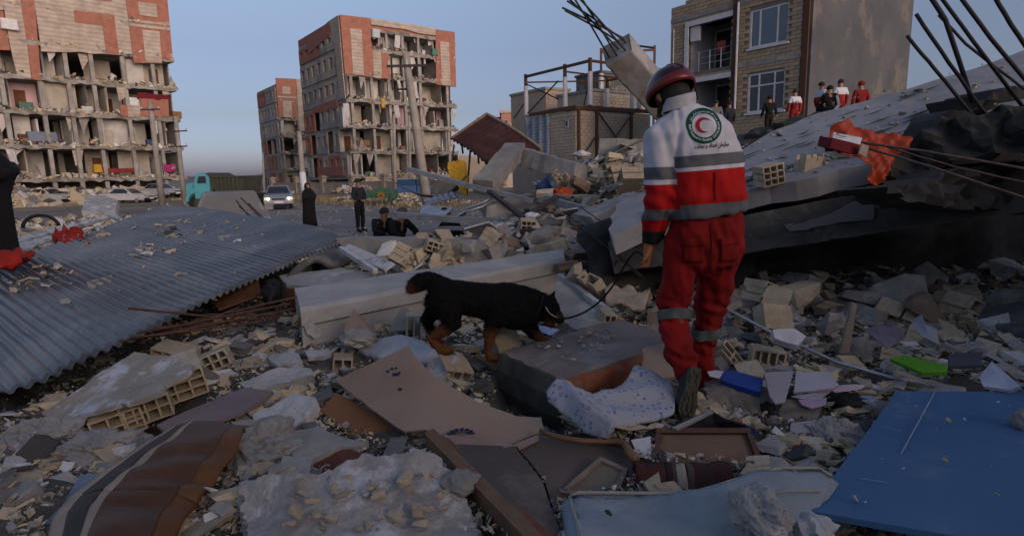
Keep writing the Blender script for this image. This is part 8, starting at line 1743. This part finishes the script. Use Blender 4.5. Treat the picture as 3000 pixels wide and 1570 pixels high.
 def boot(heel,toe,n_sole,ankle,lug=True):
  bo = MB(); L_ = (toe - heel).length; d = (toe - heel).normalized(); n_s = (n_sole - d * n_sole.dot(d)).normalized(); w = d.cross(n_s).normalized()
  prof = ((-.02,.030,.040),(.02,.038,.052),(.09,.036,.050),(.15,.040,.044),(.20,.048,.036),(.25,.046,.030),(.285,.030,.022)); sc2 = L_ / .285
  bo.loft([[heel + d * z * sc2 - n_s * h_ + w * wd_ * math.cos(a_) + n_s * -h_ * .0 + n_s * h_ * math.sin(a_) for a_ in np.linspace(0,2 * math.pi,19)[:-1]] for z,wd_,h_ in prof])
  bo.tube([heel + d * .05 * sc2 - n_s * .06,heel + d * .02 - n_s * .07 + (ankle - heel) * .4,ankle],[.05,.055,.058],16)
  b_o = place_mesh('boot',remesh(bo,.006,None,2),BT,t)
  mb = MB(); P2 = [(-.025,0),(-.02,.026),(.03,.036),(.08,.032),(.13,.033),(.19,.046),(.24,.044),(.28,.028),(.292,0),(.28,-.026),(.24,-.040),(.19,-.044),(.13,-.033),(.08,-.032),(.03,-.036),(-.02,-.026)]
  mb.prism([heel + d * z * sc2 + w * x for z,x in P2],n_s * .014); so = mb.build('sole',SOLE,t,bevel=.002)
  if lug:
   for (z,x,a_) in [(.0,0,1),(.025,.018,0),(.025,-.018,0),(.055,.018,0),(.055,-.018,0),(.135,.016,0),(.135,-.016,0),(.165,.022,0),(.165,-.022,0),(.165,0,0),(.195,.028,0),(.195,-.026,0),(.195,0,1),(.225,.026,0),(.225,-.024,0),(.225,0,1),(.255,.016,0),(.255,-.014,0)]:
    mb = MB(); c = heel + d * z * sc2 + w * x + n_s * .018; mb.box8([c + d * (i * .009) + w * (j * .009) + n_s * k_ for k_,(i,j) in [(-.006,q) for q in ((-1,-1),(1,-1),(1,1),(-1,1))] + [(.004,q) for q in ((-1,-.7),(1,-1),(1,.7),(-1,1))]]); lg = mb.build('lug',SOLE,t)
 boot(A_(2034,1086,2.66),A_(2006,1226,2.61),Vector((.05,-1,-.15)),A_(2012,1070,2.76))
 boot(at(2066,1150,3.05),at(2050,1150,3.30),Vector((0,0,-1)),at(2066,1110,3.08),lug=False)
 # the lead from hand to dog
 P_ = [pw + dn * .11,A_(1880,745,2.97),A_(1856,742,3.02),A_(1824,788,3.12),A_(1790,845,3.25),A_(1745,893,3.36),A_(1700,920,3.42),A_(1660,932,3.46),A_(1638,930,3.48)]
 pts = []
 for i in range(len(P_) - 1):
  p0,p1_,p2_,p3_ = P_[max(0,i - 1)],P_[i],P_[i + 1],P_[min(len(P_) - 1,i + 2)]
  for k in range(5): s_ = k / 5; pts.append(.5 * ((2 * p1_) + (p2_ - p0) * s_ + (2 * p0 - 5 * p1_ + 4 * p2_ - p3_) * s_ ** 2 + (3 * p1_ - p0 - 3 * p2_ + p3_) * s_ ** 3))
 mb = MB(); mb.tube(pts + [P_[-1]],.006,6); tag(mb.build('dog_lead',fabric('lead',(.02,.018,.02)),smooth=True),'thin dark lead running from the rescuer hand to the dog','lead')
rescuer()

# ------------------------------------------------------------------ the dog
def dog():
 Y = 3.55; A_ = lambda px,py,dy=0: at(px,py,Y + dy)
 base = at(1420,1045,Y); t = empty('dog',base,'black and tan search dog walking right with its head low','dog'); d = MB()
 def orings(items,n=20):
  rr = []
  for (xt,yt,xb,yb,w) in items:                            # top pixel, bottom pixel, half width in depth
   a,c = A_(xt,yt),A_(xb,yb); m_ = (a + c) / 2; u = (a - c) / 2; rr.append([m_ + u * math.sin(q) + Vector((0,w,0)) * math.cos(q) for q in np.linspace(0,2 * math.pi,n + 1)[:-1]])
  return rr
 d.loft(orings([(1252,838,1262,890,.05),(1270,822,1272,925,.105),(1300,820,1305,938,.125),(1345,822,1355,922,.12),(1400,829,1405,930,.125),(1450,830,1455,948,.14),(1495,829,1500,962,.145),(1535,838,1530,965,.135),(1568,852,1556,958,.11),(1590,866,1572,945,.09)]))
 d.loft(orings([(1535,840,1540,950,.095),(1572,852,1560,948,.09),(1600,862,1580,942,.075),(1618,880,1595,938,.062),(1626,898,1602,936,.055)]))
 # skull and muzzle pointing down to the right, slightly open mouth
 d.tube([A_(1592,882,-.02),A_(1606,896,-.03),A_(1618,910,-.04),A_(1628,922,-.05),A_(1638,934,-.055),A_(1645,941,-.06)],[.058,.066,.056,.036,.028,.018],16)
 d.tube([A_(1600,922,-.03),A_(1606,938,-.045),A_(1614,952,-.055),A_(1618,958,-.06)],[.034,.024,.018,.011],12)
 # tail curled over: rises from the rump and droops behind
 d.tube([A_(1310,845),A_(1282,828),A_(1256,822,.01),A_(1232,826,.02),A_(1214,838,.02),A_(1204,850,.02),A_(1200,860,.02)],[.060,.052,.056,.058,.052,.034,.014],14)
 # legs: shoulder, elbow, wrist, paw
 d.tube([A_(1470,900,-.08),A_(1450,940,-.09),A_(1436,975,-.09),A_(1432,1008,-.09),A_(1427,1030,-.09),A_(1436,1044,-.095),A_(1458,1049,-.10),A_(1470,1050,-.10)],[.085,.060,.042,.030,.024,.026,.028,.018],14)
 d.tube([A_(1530,910,.08),A_(1545,950,.08),A_(1566,975,.07),A_(1582,990,.06),A_(1596,998,.05),A_(1608,1000,.04)],[.08,.055,.040,.031,.028,.018],14)
 # hind legs: hip, knee forward, hock backward, paw
 d.tube([A_(1300,880,-.08),A_(1318,920,-.09),A_(1322,948,-.095),A_(1300,968,-.095),A_(1276,982,-.09),A_(1262,990,-.09),A_(1274,1008,-.09),A_(1292,1024,-.09),A_(1312,1026,-.095),A_(1324,1024,-.10)],[.105,.085,.060,.042,.034,.026,.027,.028,.028,.016],14)
 d.tube([A_(1285,880,.07),A_(1270,915,.08),A_(1252,935,.09),A_(1258,958,.09),A_(1268,978,.08),A_(1282,1002,.08),A_(1300,1012,.08)],[.09,.06,.042,.030,.026,.026,.018],12)
 fur = lambda co,n_: noise.noise(Vector((co.x * 40,co.y * 40,co.z * 30))) * .006 + noise.noise(Vector((co.x * 120,co.y * 120,co.z * 60))) * .005 + noise.noise(co * 11) * .008
 me = remesh(d,.0058,fur,2)
 tan = []
 spots = [(A_(1436,1015,-.09),.16,.9),(A_(1280,1000,-.09),.15,1.0),(A_(1592,992,.06),.10,.45),(A_(1206,858,.02),.11,.5),(A_(1375,920,-.02),.055,.7),(A_(1280,1000,.08),.12,.4),(A_(1630,925,-.05),.055,.5),(A_(1255,900,.0),.07,.25),(A_(1540,965,0),.08,.2),(A_(1605,950,-.05),.05,.5)]
 for v in me.vertices:
  s_ = 0
  for p,r_,a_ in spots: s_ = max(s_,a_ * max(0,1 - ((v.co - p).length / r_) ** 2))
  tan.append(min(1,s_ * 1.4))
 at_ = me.attributes.new('tan','FLOAT','POINT'); at_.data.foreach_set('value',np.array(tan))
 m = bpy.data.materials.new('dog_fur'); m.use_nodes = True; N = m.node_tree.nodes; L = m.node_tree.links; b_ = N['Principled BSDF']; b_.inputs['Roughness'].default_value = .9; b_.inputs['Specular IOR Level'].default_value = .15
 a = N.new('ShaderNodeAttribute'); a.attribute_name = 'tan'; tc = N.new('ShaderNodeTexCoord'); nz = N.new('ShaderNodeTexNoise'); nz.inputs['Scale'].default_value = 50; nz.inputs['Detail'].default_value = 6; L.new(tc.outputs['Object'],nz.inputs['Vector'])
 mm = N.new('ShaderNodeMath'); mm.operation = 'MULTIPLY_ADD'; L.new(nz.outputs['Fac'],mm.inputs[0]); mm.inputs[1].default_value = .5; mm.inputs[2].default_value = -.25; ad = N.new('ShaderNodeMath'); ad.operation = 'ADD'; ad.use_clamp = True; L.new(mm.outputs[0],ad.inputs[0]); L.new(a.outputs['Fac'],ad.inputs[1])
 rp = N.new('ShaderNodeValToRGB'); e = rp.color_ramp.elements; e[0].position = .12; e[0].color = (.006,.0055,.0055,1); e[1].position = .85; e[1].color = (.115,.045,.018,1); L.new(ad.outputs[0],rp.inputs['Fac']); L.new(rp.outputs['Color'],b_.inputs['Base Color'])
 bp = N.new('ShaderNodeBump'); bp.inputs['Strength'].default_value = .5; bp.inputs['Distance'].default_value = .004; L.new(nz.outputs['Fac'],bp.inputs['Height']); L.new(bp.outputs[0],b_.inputs['Normal'])
 me.update(); rf = np.random.default_rng(3); sel = rf.choice(len(me.vertices),min(16000,len(me.vertices)),replace=False); vs_,tn_ = [],[]
 for i in sel:                                                    # guard hair, combed back and down
  v = me.vertices[int(i)]; nn = v.normal
  if nn.length < .5: continue
  g = Vector((-.75,0,-.35)); g = g - nn * g.dot(nn); ln = rf.uniform(.010,.024) * (1.5 if v.co.x < A_(1300,850).x and v.co.z > A_(1300,960).z else 1) * (.35 if v.co.z < A_(1300,975).z or v.co.x > A_(1600,880).x else 1)
  d_ = (g * .9 + nn * .38 + Vector(rf.normal(0,.12,3))).normalized() * ln; s_ = d_.cross(nn).normalized() * .0016; q = v.co - nn * .001; vs_ += [q - s_,q + s_,q + d_]; tn_ += [tan[int(i)]] * 3
 wpt = WP(t); vs_ = [q - wpt for q in vs_]; mb = MB(); mb.add(vs_,[(k,k + 1,k + 2) for k in range(0,len(vs_),3)]); tag(mb.build('fur',m,t,loc=(0,0,0),attrs={'tan': tn_},fix=False),kind='stuff')
 place_mesh('body',me,m,t)
 for (p0,p1_,p2_,dy) in (((1600,872),(1628,850),(1622,890),-.06),((1576,868),(1564,842),(1592,862),.06)):
  mb = MB(); a,b2,c = A_(*p0,dy),A_(*p1_,dy),A_(*p2_,dy); bk = Vector((0,.03,0)); mb.add([a,b2,c,(a + c) / 2 + bk,(a + c) / 2 - bk * .5],[(0,1,3),(1,2,3),(2,1,4),(1,0,4),(0,3,2,4)]); mb.build('ear',m,t)
 mb = MB(); c = A_(1647,940,-.07); mb.tube([c - Vector((.012,0,0)),c,c + Vector((.01,0,-.006))],[.012,.013,.006],8); mb.build('nose',fabric('nose',(.004,.004,.004)),t,smooth=True)
 mb = MB(); c = A_(1620,906,-.105); mb.tube([c,c + Vector((.004,-.008,0))],[.007,.005],8); mb.build('eye',mat('dog_eye',(.02,.01,.005),None,rough=.1,bump=0),t,smooth=True)
 mb = MB(); mb.tube([A_(1598,898,-.10),A_(1608,915,-.105),A_(1622,926,-.10),A_(1636,930,-.085)],.004,6); mb.build('head_collar',ALU,t,smooth=True)
 cc,ax = A_(1572,905),(A_(1600,915) - A_(1545,890)).normalized(); u = ax.cross(Vector((0,1,0))).normalized(); mb = MB(); mb.tube([cc + u * .098 * math.sin(q) + Vector((0,.102,0)) * math.cos(q) for q in np.linspace(0,2 * math.pi,25)],.010,6,caps=False); mb.build('collar',BLACKF,t,smooth=True)
dog()
# ================================================================== vehicles
def paint(n,c,r=.35,dust=None): return mat('car_paint_' + n,c,tuple(q * .85 for q in c),2,rough=r,bump=0,spec=.5,stain=dust,sscale=2)
RUB = mat('tyre_rubber',(.02,.02,.02),None,8,bump=.1); CHR = mat('chrome_trim',(.5,.5,.52),None,4,rough=.25,metal=.8,bump=0)
def car(label,pos,rz,pm,lit=False,L_=4.3,W_=1.7,Hh=1.4,van=False,group=None,rails=False,wind=None):
 """front faces -Y before rz; lofted across the width so that the cabin narrows"""
 t = empty('parked_car' if not lit else 'car',pos,label,'car',group,rz); s = Hh / 1.4; h = W_ / 2; f = -L_ / 2; r = L_ / 2; z0 = (0,0,0)
 prof = [(f,.32),(f - .04,.50),(f + .02,.70),(f + .18,.80),(f + 1.25,.92),(r - .75 if not van else r - .1,.95),(r - .05,.92),(r,.6),(r - .04,.32)]
 wdt = [.90,.97,.97,.95,.96,.96,.93,.95,.93]
 mb = MB(); n = len(prof)
 mb.loft([[Vector((x * h * w,y,z * s)) for (y,z),w in zip(prof,wdt)] for x in (-1,-.8,0,.8,1)]); mb.build('body',pm,t,loc=z0,bevel=.03,smooth=False)
 g0,g1,g2,g3 = f + 1.2,f + 1.95,r - (1.35 if not van else .35),r - (.7 if not van else .12)
 mb = MB(); sec = lambda y,z,w: [Vector((x * h * w,y,z * s)) for x in (-1,1)]
 a,b_,c,d = sec(g0,.90,.88),sec(g1,1.36,.68),sec(g2,1.38,.68),sec(g3,.93,.86)
 mb.add([a[0],a[1],b_[0],b_[1],c[0],c[1],d[0],d[1]],[(0,1,3,2),(2,3,5,4),(4,5,7,6),(0,2,4,6),(1,7,5,3),(0,6,7,1)]); mb.build('cabin',pm,t,loc=z0,bevel=.03)
 gm = wind or GLS
 def pane(nm,q,off):
  cen = sum(q,Vector()) / 4; n_ = (q[1] - q[0]).cross(q[2] - q[0]).normalized(); n_ = n_ if n_.dot(cen - Vector((0,(g0 + g3) / 2,1.0))) > 0 else -n_
  mb = MB(); mb.prism([cen + (p - cen) * .88 + n_ * .004 for p in q],n_ * .008); mb.build(nm,gm,t,loc=z0)
 pane('windscreen',[a[0],a[1],b_[1],b_[0]],0); pane('rear_window',[d[0],d[1],c[1],c[0]],0); pane('side_window',[a[0],b_[0],c[0],d[0]],0); pane('side_window',[a[1],b_[1],c[1],d[1]],0)
 for x in (-1,1):
  for y in (f + .8,r - .8):
   c0 = Vector((x * h * .9,y,.31)); mb = MB(); mb.tube([c0 - Vector((x * .2,0,0)),c0],.31,16); w = mb.build('wheel',RUB,t,loc=z0); mb = MB(); mb.tube([c0,c0 + Vector((x * .015,0,0))],.19,12); mb.build('rim',CHR,w,loc=z0)
  mb = MB(); mb.box((x * h * .99,g0 + .25,.98 * s),(.22,.10,.14)); mb.build('mirror',pm,t,loc=z0,bevel=.02)
  mb = MB(); mb.loft([[Vector((x * h * q,f - .035 + (.05 if q > .8 else 0),z * s)) + Vector((0,dy,0)) for q,z in ((.50,.60),(.50,.70),(.90,.73),(.92,.62))] for dy in (-.02,.04)]); hl = mb.build('headlight',CHR if not lit else mat('lamp_housing',(.7,.6,.45),None,3,rough=.2,bump=0),t,loc=z0)
  if lit: mb = MB(); mb.tube([Vector((x * h * .68,f - .065,.66)),Vector((x * h * .68,f - .085,.66))],.075,14); mb.build('bulb',MATS.get('lit_headlamp') or emis('lit_headlamp',(1,.72,.38),9),hl,loc=z0); mb = MB(); mb.tube([Vector((x * h * .86,f - .04,.655)),Vector((x * h * .86,f - .055,.655))],.05,10); mb.build('bulb',MATS.get('dim_headlamp') or emis('dim_headlamp',(1,.5,.16),1.5),hl,loc=z0)
 mb = MB(); mb.box((0,f - .045,.63 * s),(W_ * .42,.03,.10)); mb.build('grille',STEEL_D,t,loc=z0); mb = MB(); mb.box((0,f - .02,.42 * s),(W_ * .96,.12,.16)); mb.build('bumper',BLACKF if not lit else pm,t,loc=z0,bevel=.03)
 mb = MB(); mb.box((0,f - .09,.45),(.5,.015,.11)); mb.build('number_plate',WPAINT,t,loc=z0)
 mb = MB(); mb.box((0,f - .03,.26),(W_ * .7,.06,.10)); mb.build('air_intake',BLACKF,t,loc=z0)
 return t
q = at(820,612,36.2); car('silver blue car with lit headlights driving towards the viewer on the road',(q.x,36.2,.01),R(21),paint('silver_blue',(.22,.25,.31),.3),lit=True)
# dust covered estate car behind the corrugated sheet: only its dirty roof and windscreen show
DUSTC = paint('dusty',(.20,.20,.205),.8,(.26,.25,.235)); DW = mat('dusty_windscreen',(.21,.20,.185),(.16,.155,.15),1,rough=.9,bump=.1)
q = at(676,600,15.6); car('dust covered grey car with a wide dirty windscreen behind the corrugated roof',(q.x,15.6,.0),R(25),DUSTC,L_=4.4,W_=1.85,Hh=1.50,wind=DW)
q = at(660,560,38); car('white topped car just behind the dust covered one',(q.x,38,.0),R(26),paint('white_top',(.5,.53,.58),.4),Hh=1.55)
q = at(170,580,52); car('crushed pale car frame in the debris under the left block',(q.x,51,.1),R(80),paint('pale_wreck',(.42,.42,.4),.7,(.3,.28,.25)),group=None)
q = at(455,575,56); car('small pale car parked between the poles under the left block',(q.x,57,.3),R(70),paint('pale_parked',(.40,.42,.45),.5))
q = at(310,585,50); car('low white car behind the pale concrete panel',(q.x,53,-.05),R(85),paint('white_car',(.5,.5,.52),.5))
def truck():
 q = at(600,580,34); t = empty('dump_truck',(q.x,34,0),'turquoise bonneted dump truck with a dark green tipper body','truck'); o = Vector((q.x,34,0)); TQ = paint('turquoise',(.09,.36,.43),.45); OL = mat('olive_steel',(.060,.066,.048),(.04,.045,.035),1.5,rough=.8,bump=.2)
 X = lambda px: at(px,560,33).x; B = lambda nm,x0,x1,y0,y1,z0,z1,m,bv=.04: (lambda mb: (mb.box(((x0 + x1) / 2,(y0 + y1) / 2,(z0 + z1) / 2),(x1 - x0,y1 - y0,z1 - z0)),mb.build(nm,m,t,bevel=bv))[1])(MB())
 Z = lambda py: at(620,py,33).z
 x0,x1,x2,x3 = X(543),X(572),X(620),X(724); zt_ = Z(512)
 mb = MB(); mb.loft([[Vector((x,y,z)) for x,z in ((x0,.75),(x0 - .02,Z(541)),(x0 + .15,Z(536)),(x1,Z(533)),(x1,.75))] for y in (33.1,33.3,34.9,35.1)]); mb.build('bonnet',TQ,t,bevel=.03)
 mb = MB(); mb.loft([[Vector((x,y,z)) for x,z in ((x1,.8),(x1,Z(537)),(x1 + .18,zt_ + .05),(x1 + .3,zt_ + .12),(x2,zt_ + .12),(x2,.8))] for y in (32.9,33.05,35.15,35.3)]); mb.build('cab',TQ,t,bevel=.03)
 mb = MB(); mb.prism([Vector((x,32.88,z)) for x,z in ((x1 + .22,Z(536)),(x1 + .34,zt_ - .08),(x2 - .2,zt_ - .08),(x2 - .2,Z(536)))],(0,-.012,0)); mb.build('window',GLS,t); mb = MB(); mb.prism([Vector((x1 - .01,33.2,Z(536))),Vector((x1 + .15,33.2,zt_)),Vector((x1 + .15,35,zt_)),Vector((x1 - .01,35,Z(536)))],(-.012,0,0)); mb.build('windscreen',GLS,t)
 mb = MB(); xw = X(578); mb.prism([Vector((xw + 1.05 * .62 * math.cos(a_),32.86,.62 + .66 * math.sin(a_) + .1)) for a_ in np.linspace(0,math.pi,12)] + [Vector((xw + .52 * math.cos(a_),32.86,.62 + .52 * math.sin(a_))) for a_ in np.linspace(math.pi,0,12)],(0,.5,0)); mb.build('mudguard',TQ,t)
 for x in (xw,X(690),X(722)):
  for y in (32.95,35.1):
   mb = MB(); mb.tube([Vector((x,y,.52)),Vector((x,y + .28,.52))],.52,20); w = mb.build('wheel',RUB,t); mb = MB(); mb.tube([Vector((x,y - .02,.52)),Vector((x,y + .01,.52))],.26,12); mb.build('rim',OL,w)
 B('bumper',x0 - .25,x0 - .03,33.1,35.1,.5,.75,CONC); B('chassis',x1,x3 - .2,33.6,34.6,.65,.95,STEEL_D)
 mb = MB(); mb.loft([[Vector((x,y,z)) for x,z in ((x2 + .35,1.05),(x2 + .12,Z(518)),(x3,Z(517)),(x3 - .25,1.05))] for y in (32.8,32.9,35.2,35.3)]); mb.build('tipper_body',OL,t,bevel=.02)
 mb = MB(); mb.loft([[Vector((x,y,z)) for x,z in ((x1 + .75,Z(509) + .02),(x1 + .9,Z(506)),(x2 + .05,Z(506)),(x2 + .45,Z(518)),(x2 + .14,1.2),(x2 + .02,1.2),(x2 + .02,Z(518)))] for y in (32.85,35.25)]); mb.build('cab_guard',OL,t,bevel=.02)
 for k in range(6): x = x2 + .5 + (x3 - x2 - .9) * k / 5; B('side_rib',x - .05,x + .05,32.72,32.79,1.15,Z(521),OL,.01)
 B('top_rail',x2 + .2,x3,32.70,32.795,Z(521),Z(518),OL,.01)
truck()
def pickup():
 BP = paint('pickup_blue',(.035,.10,.24),.5); x0,x1 = at(1168,560,42).x,at(1262,560,42).x; zt_ = at(1200,534,42).z + .25; t = empty('pickup_truck',((x0 + x1) / 2,42,0),'small blue pickup truck half hidden behind the thick leaning pole','truck'); Bx = lambda nm,a,c,y0,y1,z0,z1,m: (lambda mb: (mb.box(((a + c) / 2,(y0 + y1) / 2,(z0 + z1) / 2),(c - a,y1 - y0,z1 - z0)),mb.build(nm,m,t,bevel=.03))[1])(MB())
 xm = x0 + (x1 - x0) * .62; Bx('cargo_bed',x0,xm - .04,41.2,42.8,.62,1.15,BP); mb = MB(); mb.loft([[Vector((x,y,z)) for x,z in ((xm,.55),(xm,zt_),(xm + .75,zt_),(x1 - .1,1.05),(x1 + .1,.95),(x1 + .1,.55))] for y in (41.2,42.8)]); mb.build('cab',BP,t,bevel=.05); mb = MB(); mb.prism([Vector((x,41.19,z)) for x,z in ((xm + .1,1.08),(xm + .1,zt_ - .08),(xm + .7,zt_ - .08),(xm + .98,1.08))],(0,-.012,0)); mb.build('window',GLS,t)
 Bx('canvas_cover',x0 + .05,xm - .08,41.25,42.75,1.16,zt_ - .05,fabric('blue_canvas',(.03,.07,.17)))
 for x in (x0 + .4,x1 - .35):
  for y in (41.12,42.7): mb = MB(); mb.tube([Vector((x,y,.33)),Vector((x,y + .2,.33))],.33,16); w = mb.build('wheel',RUB,t); mb = MB(); mb.tube([Vector((x,y - .02,.33)),Vector((x,y,.33))],.16,10); mb.build('rim',CHR,w)
pickup()
def compressor():
 GM = paint('machine_green',(.03,.10,.055),.6); x0,x1 = at(1072,580,37).x,at(1162,580,37).x; t = empty('farm_machine',((x0 + x1) / 2,37,0),'low green farm machine with a yellow wheel beside the road','machine')
 w = x1 - x0; mb = MB(); mb.loft([[Vector((x,y,z)) for x,z in ((x0,.5),(x0 + .1,.9),(x0 + w * .5,1.1),(x1 - .1,.95),(x1,.4))] for y in (36.6,36.7,37.5,37.6)]); mb.build('body',GM,t,bevel=.02)
 for k in range(5): x = x0 + .1 + w * k / 5; mb = MB(); mb.tube([Vector((x,36.55,.2)),Vector((x,36.5,.6)),Vector((x + .1,36.5,.75))],.03,5); mb.build('tine',GM,t)
 c = Vector((x0 + w * .56,36.42,.62)); YW = mat('yellow_wheel',(.26,.15,.03),None,5,bump=.1); mb = MB(); mb.tube([c,c + Vector((0,.08,0))],.24,16); ww = mb.build('wheel',YW,t); mb = MB(); mb.tube([c - Vector((0,.02,0)),c],.10,10); mb.build('hub',RUST,ww)
 for k in range(8): a_ = k * .785; mb = MB(); d = Vector((math.cos(a_),0,math.sin(a_))); mb.tube([c + d * .22 - Vector((0,.01,0)),c + d * .26],.035,5); mb.build('tread',YW,ww)
compressor()
